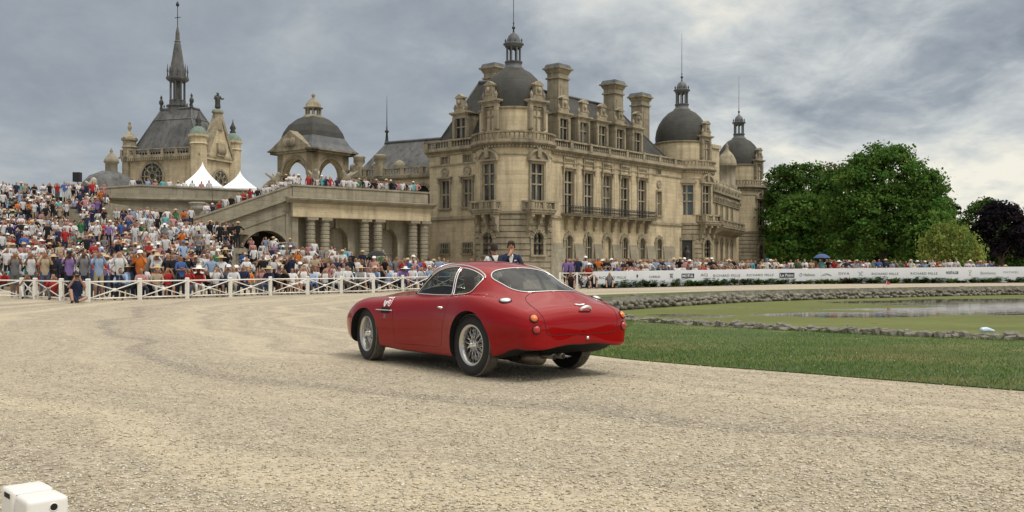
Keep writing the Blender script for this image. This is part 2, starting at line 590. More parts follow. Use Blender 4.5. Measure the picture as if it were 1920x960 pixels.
def dormer(parent, T, z0, w=2.0, h=2.05, back=3.2):
    """T: local frame at wall, x along, -y outwards"""
    b = MB(T)
    ww = 1.2
    for sg in (-1, 1):                                       # flanking piers
        b.box(sg * (w / 2 - .18) - .2, sg * (w / 2 - .18) + .2, 0, .42, z0, z0 + h + .15)
        b.box(sg * (w / 2 - .18) - .12, sg * (w / 2 - .18) + .12, -.06, .0, z0 + .1, z0 + h - .1)
    b.box(-w / 2, w / 2, .02, .4, z0 + h, z0 + h + .35)
    b.box(-w / 2 - .12, w / 2 + .12, -.10, .5, z0 + h + .35, z0 + h + .46)
    b.box(-w / 2 - .25, w / 2 + .25, -.24, .6, z0 + h + .46, z0 + h + .62)
    ornament(b, 0, .15, z0 + h + .62, .98)
    b.box(-w / 2 + .05, -w / 2 + .25, .4, back, z0 - .1, z0 + h + .4)           # cheeks
    b.box(w / 2 - .25, w / 2 - .05, .4, back, z0 - .1, z0 + h + .4)
    d = b.build('dormer', TS, parent)
    c = MB(T)
    c.prism([(-w / 2 - .1, z0 + h + .45), (w / 2 + .1, z0 + h + .45), (0, z0 + h + .9)], .5, back + .6)
    c.build('dormer_roof', SL, d)
    m = MB(T)
    m.box(-.06, .06, .14, .26, z0, z0 + h)
    m.box(-w / 2 + .38, w / 2 - .38, .135, .255, z0 + h * .56, z0 + h * .56 + .12)
    for x in (-w / 2 + .38, .06, -.12, w / 2 - .44):
        m.box(x, x + .06, .2, .24, z0, z0 + h, 1)
    m.build('mullion', [TS, WF], d)
    MB(T).box(-w / 2 + .36, w / 2 - .36, .28, .31, z0, z0 + h).build('pane', PANE, d)
    return d


def frame(x, y, ang):
    """wall frame at (x, y): outward direction at angle ang; local -y points outwards"""
    o = Vector((math.cos(ang), math.sin(ang), 0))
    sx = Vector((-o.y, o.x, 0))
    return Matrix(((sx.x, -o.x, 0, x), (sx.y, -o.y, 0, y), (0, 0, 1, 0), (0, 0, 0, 1)))


def lantern(parent, cx, cy, z0, pole=29.4):
    b = MB()
    b.lathe(cx, cy, [(1.05, z0 - .1), (1.0, z0 + .1), (.8, z0 + .25), (.78, z0 + .55), (.86, z0 + .6), (.86, z0 + .72)], 16)
    for i in range(8):
        a = 2 * PI * (i + .5) / 8
        b.lathe(cx + .66 * math.cos(a), cy + .66 * math.sin(a), [(.1, z0 + .7), (.085, z0 + .8), (.085, z0 + 2.0), (.1, z0 + 2.1)], 6)
    for i in range(8):                                       # little arches between the posts
        a0, a1 = 2 * PI * (i + .5) / 8, 2 * PI * (i + 1.5) / 8
        p0 = Vector((.66 * math.cos(a0), .66 * math.sin(a0), 0))
        p1 = Vector((.66 * math.cos(a1), .66 * math.sin(a1), 0))
        b.tube([Vector((cx, cy, z0 + 1.85 + .22 * math.sin(PI * t))) + p0.lerp(p1, t) for t in np.linspace(0, 1, 6)], .06, 4)
    b.lathe(cx, cy, [(.6, z0 + 2.08), (.8, z0 + 2.1), (.84, z0 + 2.25), (1.0, z0 + 2.35), (1.0, z0 + 2.45), (.7, z0 + 2.5)], 16)
    for i in range(6):
        a = 2 * PI * i / 6
        b.lathe(cx + .78 * math.cos(a), cy + .78 * math.sin(a), [(.09, z0 + 2.45), (.06, z0 + 2.6), (.11, z0 + 2.75), (.03, z0 + 2.95), (.01, z0 + 3.0)], 6)
    L = b.build('lantern', LD, parent)
    c = MB()
    c.lathe(cx, cy, [(.62, z0 + 2.48), (.63, z0 + 2.8), (.52, z0 + 3.15), (.3, z0 + 3.4), (.1, z0 + 3.52)], 16)
    c.build('cupola', MAT['lead_sheet'], L)
    c = MB()
    c.lathe(cx, cy, [(.1, z0 + 3.5), (.06, z0 + 3.8), (.16, z0 + 3.95), (.16, z0 + 4.05), (.05, z0 + 4.15), (.05, z0 + 4.4), (.1, z0 + 4.45), (.04, z0 + 4.5), (.03, z0 + 6.5), (.012, pole)], 8)
    c.build('finial_rod', IRON, L)


CZ = dict(base=6.1, corn=12.35, bal=12.85, dome=16.05)


def tower(parent, cx, cy, r, wins, dorms, lan_z=20.1, balc=True, a_lo=0.0, a_hi=2 * PI):
    """round corner tower; wins: (angle, kind)"""
    mp = lambda s, o, z: (cx + (r + o) * math.cos(s), cy + (r + o) * math.sin(s), z)
    b = MB()
    ops, gops = [], []
    for a, kind in wins:
        a %= 2 * PI
        hw = .78 / r
        if kind in ('main', 'big'):
            ops.append((a - hw, a + hw, 7.25, 10.75))
            gops.append((a - .62 / r, a + .62 / r, 2.3, 4.4)) if kind == 'main' else None
    # rusticated base: courses with deep joints
    z = 0.0
    k = 0
    while z < CZ['base'] - .05:
        z1 = min(z + .56, CZ['base'])
        mpb = lambda s, o, zz: (cx + (r + .10 + o) * math.cos(s), cy + (r + .10 + o) * math.sin(s), zz)
        panel(b, mpb, 0, 2 * PI, z, z1 - .10, [(a0, a1, max(c, z), min(d, z1 - .10)) for a0, a1, c, d in gops if c < z1 - .1 and d > z], .4, .13)
        mpg = lambda s, o, zz: (cx + (r + o) * math.cos(s), cy + (r + o) * math.sin(s), zz)
        panel(b, mpg, 0, 2 * PI, z1 - .10, z1, [(a0, a1, max(c, z1 - .1), min(d, z1)) for a0, a1, c, d in gops if c < z1 and d > z1 - .1], .4, .13)
        b.lathe(cx, cy, [(r, z1 - .10), (r + .10, z1 - .099)], 48, 0, cap=False, smooth=False)
        b.lathe(cx, cy, [(r + .10, z), (r, z + .001)], 48, 0, cap=False, smooth=False)
        z = z1
    tb = b.build('tower_base', TS, parent)
    b = MB()
    panel(b, mp, 0, 2 * PI, CZ['base'], CZ['corn'], ops, .4, .10)
    tw = b.build('tower_wall', LS, parent)
    t = MB()
    t.lathe(cx, cy, [(r + .02, 6.05), (r + .2, 6.1), (r + .22, 6.3), (r + .02, 6.4)], 56, 0, cap=False, smooth=False)
    t.build('string_course', TS, parent)
    t = MB()
    t.lathe(cx, cy, [(r + .005, 11.5), (r + .07, 11.52), (r + .07, 11.62), (r + .005, 11.64)], 56, 0, cap=False, smooth=False)
    t.build('string_course', TS, parent)
    t = MB()
    t.lathe(cx, cy, cornice_prof(CZ['corn'] - .15, CZ['bal'], r, .5), 64, 0, cap=False, smooth=False)
    for i in range(72):                                      # dentils under the cornice
        a = 2 * PI * i / 72
        T = frame(cx + (r + .02) * math.cos(a), cy + (r + .02) * math.sin(a), a)
        t.T = T
        t.box(-.09, .09, -.26, .0, CZ['corn'] - .12, CZ['corn'] + .1)
    t.T = None
    t.build('cornice', TS, parent)
    rp = [(cx + x, cy + y) for x, y in ringpath(r + .28, a_lo, a_hi, 28)]
    balustrade(parent, rp, CZ['bal'], .85, .33, ped=None)
    dr = MB()
    ru = r - .35
    dr.lathe(cx, cy, [(ru, CZ['bal'] - .1), (ru, CZ['dome'] - .25)], 48, 0, cap=False)
    dr.build('drum', LS, parent)
    dr = MB()
    dr.lathe(cx, cy, [(ru - .05, CZ['dome'] - .26), (ru + .1, CZ['dome'] - .22), (ru + .18, CZ['dome'] - .05), (ru + .05, CZ['dome']), (ru - .4, CZ['dome'] + .02)], 48, 0, cap=False, smooth=False)
    dr.build('drum_cornice', TS, parent)
    dm = MB()
    z0 = CZ['dome']
    dm.lathe(cx, cy, [(ru - .12, z0), (ru - .08, z0 + .7), (ru - .2, z0 + 1.5), (ru - .5, z0 + 2.3), (ru - 1.0, z0 + 3.05), (ru - 1.6, z0 + 3.65), (1.05, z0 + 4.0), (.9, z0 + 4.12)], 48, 0, cap=False)
    dm.build('dome', SL, parent)
    lantern(parent, cx, cy, lan_z)
    for a in dorms:
        T = frame(cx + (r - .12) * math.cos(a), cy + (r - .12) * math.sin(a), a)
        dormer(parent, T, 14.0 - .05, 1.95, 2.15, 1.6)
    for a, kind in wins:
        T = frame(cx + r * math.cos(a), cy + r * math.sin(a), a)
        win(parent, T @ Matrix.Translation((0, .06, 7.25)), 1.5, 3.5, 2, 3, hood='arch' if kind == 'main' else 'tri', sill=False, pane=MAT['blue_pane'] if kind == 'big' else None)
        if kind == 'main':
            T2 = frame(cx + (r + .1) * math.cos(a), cy + (r + .1) * math.sin(a), a)
            win(parent, T2 @ Matrix.Translation((0, .06, 2.3)), 1.2, 2.1, 2, 2, arched=True, sur=.3, sill=True)
            if balc:
                q = MB(T)
                q.box(-1.5, 1.5, -.95, .1, 6.2, 6.42)
                q.box(-1.4, 1.4, -.85, .1, 6.02, 6.2)
                bl = q.build('balcony', TS, parent)
                bp = [tuple((T @ Vector(p))[:2]) for p in ((-1.4, .15, 0), (-1.4, -.84, 0), (1.4, -.84, 0), (1.4, .15, 0))]
                balustrade(bl, bp, 6.42, .85, .3, ped=1.4)
                for sx in (-1.15, 0, 1.15):
                    k = MB(T)
                    k.prism([(.05, 6.02), (-.8, 6.02), (-.82, 5.8), (-.55, 5.62), (-.5, 5.2), (-.25, 5.0), (-.28, 4.6), (.05, 4.3)], sx - .16, sx + .16, axis='x')
                    k.build('bracket', TS, bl)


def build_chateau():
    ang = math.atan2(.76, .65)
    ch = thing('chateau', 'large pale stone chateau with round slate-domed towers behind the sponsor banner', 'castle', (.15, 92, 0), ang)
    A_L, A_R = PI, -PI / 2                        # outward angles of left facade (-x) and right facade (-y)
    # ---- right-hand wing, face at y=-1.7
    mpR = lambda s, o, z: (s, -1.7 - o, z)
    P5 = [6.46, 9.8, 13.1, 16.4, 19.8]
    ops = [(p - .74, p + .74, 6.42, 10.75) for p in P5] + [(p - .55, p + .55, 2.0, 4.35) for p in P5 + [23.3]] + [(22.85, 23.75, 7.0, 9.7), (22.95, 23.65, 11.5, 12.15)]
    b = MB()
    panel(b, mpR, 2.6, 29.0, 0, 12.35, ops, .4)
    b.build('wing_wall', LS, ch)
    TR = frame(0, -1.7, A_R)
    for i, p in enumerate(P5):
        T = frame(p, -1.7, A_R)
        win(ch, T @ Matrix.Translation((0, 0, 6.42)), 1.48, 4.33, 2, 3, hood='flat', sill=False)
        win(ch, T @ Matrix.Translation((0, 0, 2.0)), 1.1, 2.35, 2, 2, arched=True, sur=.3, blind=(i == 2))
        c = MB(T)                                  # carved panel above the window
        c.box(-.75, .75, -.10, 0, 11.72, 12.2)
        for k in range(7):
            x = -.6 + .2 * k
            c.lathe(x, -.12, [(.02, 11.78), (.1, 11.86), (.12, 11.95 + .04 * (k % 2)), (.07, 12.08), (.01, 12.14)], 6)
        c.box(-.9, -.78, -.16, 0, 10.95, 12.3)
        c.box(.78, .9, -.16, 0, 10.95, 12.3)
        c.build('carved_panel', TS, ch)
        dormer(ch, frame(p - .1, -1.25, A_R), 13.85, 2.05, 2.15, 4.2)
    T = frame(23.3, -1.7, A_R)
    win(ch, T @ Matrix.Translation((0, 0, 7.0)), .9, 2.7, 2, 2, sur=.15)
    win(ch, T @ Matrix.Translation((0, 0, 11.5)), .7, .65, 2, 1, sur=.12, sill=False)
    win(ch, T @ Matrix.Translation((0, 0, 2.0)), 1.1, 2.35, 2, 2, arched=True, sur=.3)
    md = MB(T @ Matrix.Translation((0, -.02, 10.55)) @ Matrix.Rotation(PI / 2, 4, 'X'))
    md.lathe(0, 0, [(.45, 0), (.45, .12), (.33, .1), (.3, .04), (.15, .1), (.001, .16)], 18)
    md.build('medallion', TS, ch)
    # thin pilaster strips between the bays
    for p in (3.6, 8.13, 11.45, 14.75, 18.1, 21.55):
        MB().box(p - .32, p + .32, -1.765, -1.69, 6.3, 12.2).build('pilaster', LS, ch)
    MB().box(2.6, 28.4, -1.80, -1.69, 11.5, 11.64).build('string_course', TS, ch)
    MB().box(2.6, 28.4, -1.86, -1.69, 5.95, 6.2).build('string_course', TS, ch)
    t = MB()
    prof = cornice_prof(12.2, 12.85, 0, .5)
    t.prism([(-1.7 - o, z) for o, z in prof], 2.6, 28.6, axis='x')
    for i in range(100):
        x = 3.0 + i * .255
        t.box(x, x + .13, -1.95, -1.69, 12.22, 12.45)
    t.build('cornice', TS, ch)
    balustrade(ch, [(3.1, -2.0), (28.4, -2.0)], 12.85, .85, .36, 3.3)
    # long iron balcony on scroll brackets
    t = MB()
    t.box(5.2, 21.2, -2.75, -1.69, 6.22, 6.40)
    t.box(5.2, 21.2, -2.85, -1.69, 6.40, 6.44)
    bal = t.build('balcony', TS, ch)
    ir = MB()
    for z in (6.50, 7.22):
        ir.tube([(5.25, -2.74, z), (21.15, -2.74, z)], .035, 4)
    for x in np.arange(5.25, 21.2, .2):
        ir.tube([(x, -2.74, 6.44), (x, -2.74, 7.22)], .018, 4)
    for x in np.arange(5.45, 21.0, .4):                       # scrollwork
        for k in range(2):
            cz = 6.70 + .32 * k
            ir.tube([(x + .14 * math.cos(a) * (1 - a / 14), -2.75, cz + .14 * math.sin(a) * (1 - a / 14)) for a in np.linspace(0, 9, 12)], .026, 3)
    for x in (5.25, 21.15):
        for z in (6.5, 7.22):
            ir.tube([(x, -2.74, z), (x, -1.7, z)], .03, 4)
    ir.build('iron_railing', IRON, bal)
    for p in np.linspace(5.9, 20.5, 10):
        k = MB()
        k.prism([(-1.68, 6.22), (-2.6, 6.22), (-2.62, 6.0), (-2.2, 5.85), (-2.12, 5.45), (-1.95, 5.3), (-1.95, 4.95), (-1.68, 4.8)], p - .15, p + .15, axis='x')
        k.build('bracket', TS, bal)
    # grey cement plinth with splayed buttresses between arches
    t = MB()
    q = [3.2] + [x for p in P5 + [23.3] for x in (p - .95, p + .95)] + [26.6]
    for i in range(0, len(q), 2):
        t.frus(q[i], q[i + 1], -2.25, -1.69, 0, q[i], q[i + 1], -1.76, -1.69, 3.55)
    t.build('plinth', GS, ch)
    # ---- left facade, face at x=-1.8
    mpL = lambda s, o, z: (-1.8 - o, s, z)
    b = MB()
    lops = []
    for y, w in ((7.4, 1.25), (4.35, 1.2)):
        lops += [(y - w / 2, y + w / 2, 7.0, 9.7), (y - .55, y + .55, 2.5, 3.5), (y - .5, y + .5, 11.4, 12.1)]
    panel(b, mpL, 2.6, 9.6, 0, 12.35, lops, .4)
    b.add([(-1.8, 9.6, 0), (8, 9.6, 0), (8, 9.6, 12.35), (-1.8, 9.6, 12.35)], [(0, 1, 2, 3)])
    b.build('wing_wall', LS, ch)
    for y, w in ((7.4, 1.25), (4.35, 1.2)):
        T = frame(-1.8, y, A_L)
        win(ch, T @ Matrix.Translation((0, 0, 7.0)), w, 2.7, 2, 2, sur=.2, hood='flat')
        win(ch, T @ Matrix.Translation((0, 0, 11.4)), 1.0, .7, 3, 1, sur=.14, sill=False)
        g = win(ch, T @ Matrix.Translation((0, 0, 2.5)), 1.1, 1.0, 3, 2, sur=.1)
        gr = MB(T)
        for k in range(6):
            gr.tube([(-.7 + .28 * k, -.2, 2.3), (-.7 + .28 * k, -.2, 3.6)], .025, 4)
        for z in (2.4, 2.95, 3.5):
            gr.tube([(-.8, -.2, z), (.8, -.2, z)], .025, 4)
        gr.build('iron_grille', WF, g)
        md = MB(T @ Matrix.Translation((0, -.02, 10.55)) @ Matrix.Rotation(PI / 2, 4, 'X'))
        md.lathe(0, 0, [(.5, 0), (.5, .12), (.38, .1), (.34, .03), (.15, .14), (.001, .2)], 18)
        md.build('medallion', TS, ch)
    MB().box(-1.92, -1.79, 2.6, 9.75, 11.2, 11.32).build('string_course', TS, ch)
    MB().box(-2.0, -1.79, 2.6, 9.75, 5.85, 6.15).build('string_course', TS, ch)
    t = MB()
    t.prism([(-1.8 - o, z) for o, z in prof], 2.6, 9.9, axis='y')
    t.build('cornice', TS, ch)
    balustrade(ch, [(-2.1, 3.0), (-2.1, 9.8), (3, 9.8)], 12.85, .85, .36, 3.3)
    dormer(ch, frame(-1.35, 5.8, A_L), 13.75, 2.1, 2.1, 3.0)
    # ---- roofs
    b = MB()
    base = [(-1.3, -1.25), (27.5, -1.25), (27.5, 10.2), (-1.3, 9.6)]
    vs = [(x, y, 12.95) for x, y in base] + [(2.4, 4.2, 19.9), (22.5, 3.6, 19.6), (22.5, 5.4, 19.6), (2.0, 6.3, 19.9)]
    b.add(vs, [(0, 1, 5, 4), (1, 2, 6, 5), (2, 3, 7, 6), (3, 0, 4, 7), (4, 5, 6, 7)])
    b.build('roof', SL, ch)
    b = MB()
    b.tube([(2.2, 4.2, 19.95), (22.5, 3.6, 19.65)], .16, 6)
    b.tube([(2.0, 6.3, 19.95), (2.4, 4.2, 19.95)], .16, 6)
    b.tube([(-1.3, 9.6, 13.0), (2.0, 6.3, 19.95)], .09, 6)
    b.tube([(27.5, -1.25, 13.0), (22.5, 3.6, 19.65)], .09, 6)
    b.box(2.8, 28, -1.6, -1.2, 12.86, 13.15)
    b.build('roof_ridge', LD, ch)
    for x, y, zt, z0 in ((9.5, 2.0, 22.3, 14), (19.7, 2.0, 22.1, 14), (27.4, 3.4, 21.9, 13), (3.6, 5.6, 21.9, 17)):
        c = MB()
        c.box(x - .85, x + .85, y - .75, y + .75, z0, zt - 1.5)
        c.box(x - .55, x + .55, y - .80, y - .74, z0, zt - 2.2)
        c.box(x - .90, x - .84, y - .45, y + .45, z0, zt - 2.2)
        c.box(x - 1.0, x + 1.0, y - .9, y + .9, zt - 1.55, zt - 1.4)
        c.box(x - .85, x + .85, y - .75, y + .75, zt - 1.4, zt - .95)
        c.frus(x - .9, x + .9, y - .8, y + .8, zt - .95, x - 1.1, x + 1.1, y - 1.0, y + 1.0, zt - .55)
        c.box(x - 1.22, x + 1.22, y - 1.12, y + 1.12, zt - .55, zt - .38)
        k = c.build('chimney', TS, ch)
        c = MB()
        c.frus(x - 1.1, x + 1.1, y - 1.0, y + 1.0, zt - .38, x - .95, x + .95, y - .85, y + .85, zt)
        c.build('chimney_cap', LD, k)
    # ---- towers
    tower(ch, 0, 0, 3.63, [(A_L, 'main'), (A_R - .2, 'main')], [A_L, A_R - .15], 20.1)
    tower(ch, 31.5, .13, 3.63, [(-2.45, 'big'), (A_R - .12, 'main')], [A_R - .05], 20.1)
    tower(ch, 59.7, 7.1, 3.63, [(A_R - .08, 'main')], [A_R - .1], 20.1, balc=False)
    # bust in a niche at the foot of the second tower
    T = frame(31.5 + 3.75 * math.cos(-2.45), .13 + 3.75 * math.sin(-2.45), -2.45)
    n = MB(T)
    n.box(-.9, -.6, -.2, .1, 1.5, 4.3)
    n.box(.6, .9, -.2, .1, 1.5, 4.3)
    n.box(-1.0, 1.0, -.26, .1, 4.3, 4.5)
    n.prism([(-1.05, 4.5), (1.05, 4.5), (0, 5.0)], -.26, .1)
    nn = n.build('niche', TS, ch)
    d = MB(T)
    d.box(-.6, .6, -.02, .05, 1.5, 4.3)
    d.build('niche_back', MAT['dark_bronze'], nn)
    d = MB(T)
    d.lathe(0, -.2, [(.28, 1.6), (.28, 2.2), (.2, 2.3), (.42, 2.7), (.4, 3.0), (.14, 3.15), (.2, 3.35), (.19, 3.55), (.02, 3.68)], 12)
    d.build('bust', MAT['dark_bronze'], nn)
    # ---- lower gallery between second and third tower
    a, c = Vector((36.0, -1.3)), Vector((53.6, 4.0))
    L = (c - a).length
    d = (c - a) / L
    og = math.atan2(-d.x, d.y)
    TG = Matrix(((d.x, -d.y, 0, a.x), (d.y, d.x, 0, a.y), (0, 0, 1, 0), (0, 0, 0, 1)))
    b = MB(TG)
    gx = [3.0 + 3.4 * i for i in range(4)]
    panel(b, lambda s, o, z: (s, -o, z), 0, L, 0, 10.7, [(x - .6, x + .6, 1.8, 4.6) for x in gx] + [(x - .55, x + .55, 7.2, 9.3) for x in gx], .4)
    b.build('gallery_wall', LS, ch)
    b = MB(TG)
    for x in np.arange(1.0, L, 1.07):
        b.box(x - .16, x + .16, -.2, .02, 9.4, 10.5)
        b.lathe(x + .5, -.1, [(.02, 9.7), (.22, 9.8), (.25, 10.05), (.1, 10.3), (.01, 10.35)], 6)
    b.box(0, L, -.45, .02, 10.5, 10.75)
    b.box(0, L, -.16, .02, 9.25, 9.4)
    for x in np.arange(1.0, L, 2.14):
        b.lathe(x, -.1, [(.25, 10.75), (.2, 11.0), (.4, 11.4), (.34, 11.7), (.1, 11.9), (.16, 12.0), (.01, 12.15)], 8)
    b.build('gallery_cornice', TS, ch)
    b = MB(TG)
    b.box(1.0, L - 2, -1.35, .02, 6.1, 6.3)
    b.frus(1.0, L - 2, -.15, .02, 5.5, 1.0, L - 2, -1.2, .02, 6.1)
    for x in np.arange(1.2, L - 2, .55):
        b.prism([(.0, 6.1), (-1.28, 6.1), (-1.2, 5.8), (-.2, 5.2), (0, 5.2)], x - .12, x + .12, axis='x')
    gb = b.build('gallery_balcony', TS, ch)
    p0, p1 = TG @ Vector((1.1, -1.2, 0)), TG @ Vector((L - 2.1, -1.2, 0))
    balustrade(gb, [tuple(p0[:2]), tuple(p1[:2])], 6.3, .75, .34, 2.2)
    for x in gx:
        TT = TG @ Matrix.Translation((x, 0, 1.8))
        win(ch, TT, 1.2, 2.8, 2, 2, arched=True, sur=.2)
        win(ch, TG @ Matrix.Translation((x, 0, 7.2)), 1.1, 2.1, 2, 2, sur=.15)
    b = MB(TG)
    b.add([(0, 0, 10.7), (L, 0, 10.7), (L, 8, 11.4), (0, 8, 11.4)], [(0, 1, 2, 3)])
    b.build('gallery_roof', LD, ch)
    # pepper-pot turret and chimney near the third tower
    tx, ty = 53.0, 5.5
    b = MB()
    b.lathe(tx, ty, [(.1, 10.6), (1.2, 11.3), (1.45, 12.2), (1.5, 12.6), (1.2, 12.7), (1.2, 15.2), (1.35, 15.3), (1.4, 15.5)], 14)
    b.build('turret', TS, ch)
    b = MB()
    b.lathe(tx, ty, [(1.38, 15.5), (1.3, 16.2), (.9, 17.0), (.35, 17.6), (.2, 18.0), (.25, 18.2), (.02, 18.8)], 14)
    b.build('turret_roof', TS, ch)
    b = MB()
    b.box(46, 48, 4, 6, 9, 17.2)
    b.box(45.8, 48.2, 3.8, 6.2, 17.2, 17.7)
    b.build('chimney', LS, ch)
    return ch


build_chateau()


def at(px, D, py=None):
    """photo column (and row) at a chosen depth -> place in the park"""
    X = (px - 960) * D / FPX
    return (X, D) if py is None else (X, D, EYE + (HOR - py) * D / FPX)


def seg_frame(a, c, z=0.0):
    """local x from a to c, local -y towards the viewer's side"""
    a, c = Vector((*a, 0)), Vector((*c, 0))
    d = (c - a).normalized()
    return Matrix(((d.x, -d.y, 0, a.x), (d.y, d.x, 0, a.y), (0, 0, 1, z), (0, 0, 0, 1))), (c - a).length


# ---------------------------------------------------------------- colonnaded pavilion and ramp of the great stair
def skin_arrays(J, E, sub=1):
    """joints {name: (x, y, z, rx[, ry])}, edges [(a, b)] -> vertex array, quad array"""
    names = list(J)
    me = bpy.data.meshes.new('tmp_skin')
    me.from_pydata([J[n][:3] for n in names], [(names.index(a), names.index(b)) for a, b in E], [])
    o = bpy.data.objects.new('tmp_skin', me)
    COL.objects.link(o)
    o.modifiers.new('s', 'SKIN').use_smooth_shade = True
    for i, n in enumerate(names):
        j = J[n]
        me.skin_vertices[0].data[i].radius = (j[3], j[4] if len(j) > 4 else j[3])
    me.skin_vertices[0].data[0].use_root = True
    if sub:
        o.modifiers.new('d', 'SUBSURF').levels = sub
    dg = bpy.context.evaluated_depsgraph_get()
    ev = o.evaluated_get(dg).to_mesh()
    V = np.empty(len(ev.vertices) * 3, np.float32)
    ev.vertices.foreach_get('co', V)
    Fq = []
    for p in ev.polygons:
        v = list(p.vertices)
        Fq.append(v if len(v) == 4 else v + [v[-1]] if len(v) == 3 else v[:4])
    o.evaluated_get(dg).to_mesh_clear()
    bpy.data.objects.remove(o)
    bpy.data.meshes.remove(me)
    return V.reshape(-1, 3).astype(float), np.array(Fq)


def skin_obj(name, J, E, mat, parent=None, sub=1, loc=None, rz=None):
    V, Fq = skin_arrays(J, E, sub)
    me = bpy.data.meshes.new(name)
    me.from_pydata([tuple(v) for v in V], [], [tuple(dict.fromkeys(f)) for f in Fq.tolist()])
    me.materials.append(mat)
    me.polygons.foreach_set('use_smooth', [True] * len(me.polygons))
    return link(name, me, parent, loc, rz)


def build_pavilion():
    A, B = at(547, 81.7), at(801, 90.5)
    T0, L = seg_frame(A, B)
    pv = thing('stair_pavilion', 'grey stone pavilion wall with banded columns and parapet beside the chateau', 'building', (A[0], A[1], 0), math.atan2(B[1] - A[1], B[0] - A[0]))
    b = MB()
    kx = lambda px: L * ((px - 547) / (801 - 547)) * (1.0 + .10 * ((px - 801) / 254))     # column -> metres along the front
    niches = [kx(640), kx(735)]
    W2 = 1.15
    panel(b, lambda s, o, z: (s, .95 - o, z), 0, L, 0, 5.6, [(x - W2, x + W2, .3, 4.75) for x in niches], .9)
    b.box(0, .55, -.1, .95, 0, 5.6)
    b.build('wall', GS, pv)
    for x in niches:
        n = MB()
        for sg in (-1, 1):
            arc = [(x + sg * W2 * math.cos(a), 4.75 - W2 + W2 * math.sin(a)) for a in np.linspace(0, PI / 2, 9)]
            n.prism([(x + sg * W2, 4.75)] + arc, .97, 1.8)
        n.box(x - .16, x + .16, .75, 1.0, 4.6, 5.6)
        n.box(x - W2 - .25, x - W2, .88, .96, .3, 3.5)
        n.box(x + W2, x + W2 + .25, .88, .96, .3, 3.5)
        n.add([(x - W2, 1.8, 0), (x + W2, 1.8, 0), (x + W2, 1.8, 4.75), (x - W2, 1.8, 4.75)], [(0, 1, 2, 3)])
        n.box(x - W2, x + W2, 1.7, 1.79, 2.35, 2.5)
        nn = n.build('niche', GS, pv)
        # weathered standing figure with a raised arm
        J = dict(p=(0, 0, 1.75, .24, .2), c=(0, 0, 2.2, .27, .2), n=(0.02, 0, 2.48, .1), h=(.04, -.03, 2.66, .13), t=(.04, -.02, 2.82, .09),
                 sl=(-.26, 0, 2.38, .11), el=(-.5, -.1, 2.15, .09), wl=(-.42, -.2, 2.5, .07), sr=(.28, 0, 2.36, .11), er=(.42, -.05, 2.0, .09), wr=(.32, -.2, 1.78, .07),
                 d=(0.04, 0, 1.2, .3, .24), f=(.02, 0, .75, .34, .28))
        E = [('p', 'c'), ('c', 'n'), ('n', 'h'), ('h', 't'), ('c', 'sl'), ('sl', 'el'), ('el', 'wl'), ('c', 'sr'), ('sr', 'er'), ('er', 'wr'), ('p', 'd'), ('d', 'f')]
        st = thing('niche_statue', 'pale stone figure standing in the %s niche of the column wall' % ('wider' if x == niches[0] else 'chateau-side'), 'statue', (T0 @ Vector((x - .3, 1.2, 0)))[:], math.atan2(B[1] - A[1], B[0] - A[0]))
        skin_obj('figure', J, E, PS, st, 2)
        MB().box(-.5, .5, -.4, .4, 0, .7).build('pedestal', GS, st)
    for px in (583, 610, 684, 709, 775, 796):
        x = kx(px)
        c = MB()
        prof = [(.52, 0), (.52, .25), (.44, .32)]
        z = .4
        k = 0
        while z < 4.85:
            prof += [(.385, z), (.43, z + .04), (.43, z + .26), (.385, z + .30)]
            z += .36
            k += 1
        prof += [(.36, 4.95), (.36, 5.05), (.42, 5.1), (.46, 5.22)]
        c.lathe(x, .12, prof, 20, smooth=False)
        c.box(x - .52, x + .52, -.4, .64, 5.22, 5.45)
        c.build('column', GS, pv)
    e = MB()
    e.box(-.1, L + .1, -.42, 1.2, 5.45, 5.95)
    e.box(-.1, L + .1, -.36, 1.2, 5.95, 6.62)
    e.build('entablature', LS, pv)
    c = MB()
    c.prism([(-.36, 6.62), (-.5, 6.68), (-.55, 6.78), (-.85, 6.88), (-.92, 7.02), (-.3, 7.12), (1.2, 7.12), (1.2, 6.62)], -.6, L + .5, axis='x')
    c.build('cornice', GS, pv)
    n = 9
    for i in range(n):                                        # parapet of big blocks
        x0, x1 = L * i / n, L * (i + 1) / n
        MB().box(x0 + .006, x1 - .006, -.18, .3, 7.1, 8.05 + .01 * (i % 2)).build('parapet_block', GS, pv)
    MB().box(-.15, L + .1, -.26, .38, 8.07, 8.22).build('coping', GS, pv)
    MB().box(-.1, L + .1, .3, 12, 6.9, 7.45).build('terrace_floor', GS, pv)
    # side face turning towards the ramp
    # ---- ramp wall
    C = at(384, 79.0)
    T1, L1 = seg_frame(C, A)
    rp = thing('stair_ramp', 'grey stone stair ramp wall with a dark vaulted arch below it', 'stair ramp', (C[0], C[1], 0), math.atan2(A[1] - C[1], A[0] - C[0]))
    zl, zr = 5.55, 8.22
    zt = lambda s: zl + (zr - zl) * s / L1
    b = MB()
    xc, r, zs = L1 * .70, 1.95, 2.3                            # arch
    N = 24
    pts = [(xc - r * math.cos(a), zs + r * math.sin(a)) for a in np.linspace(0, PI, N)]
    out = [(-3.5, 0), (xc - r, 0)] + pts + [(xc + r, 0), (L1, 0), (L1, zr - 1.1), (-3.5, zt(-3.5) - 1.1)]
    vs = [(x, 0, z) for x, z in out]
    me_f = [(0, 1) + tuple(range(2, 2 + N)) + (2 + N, 3 + N, 4 + N, 5 + N)]
    b.add(vs, me_f)
    for i in range(N - 1):
        (x0, z0), (x1, z1) = pts[i], pts[i + 1]
        b.add([(x0, 0, z0), (x1, 0, z1), (x1, 3, z1), (x0, 3, z0)], [(0, 1, 2, 3)])
    b.build('wall', GS, rp)
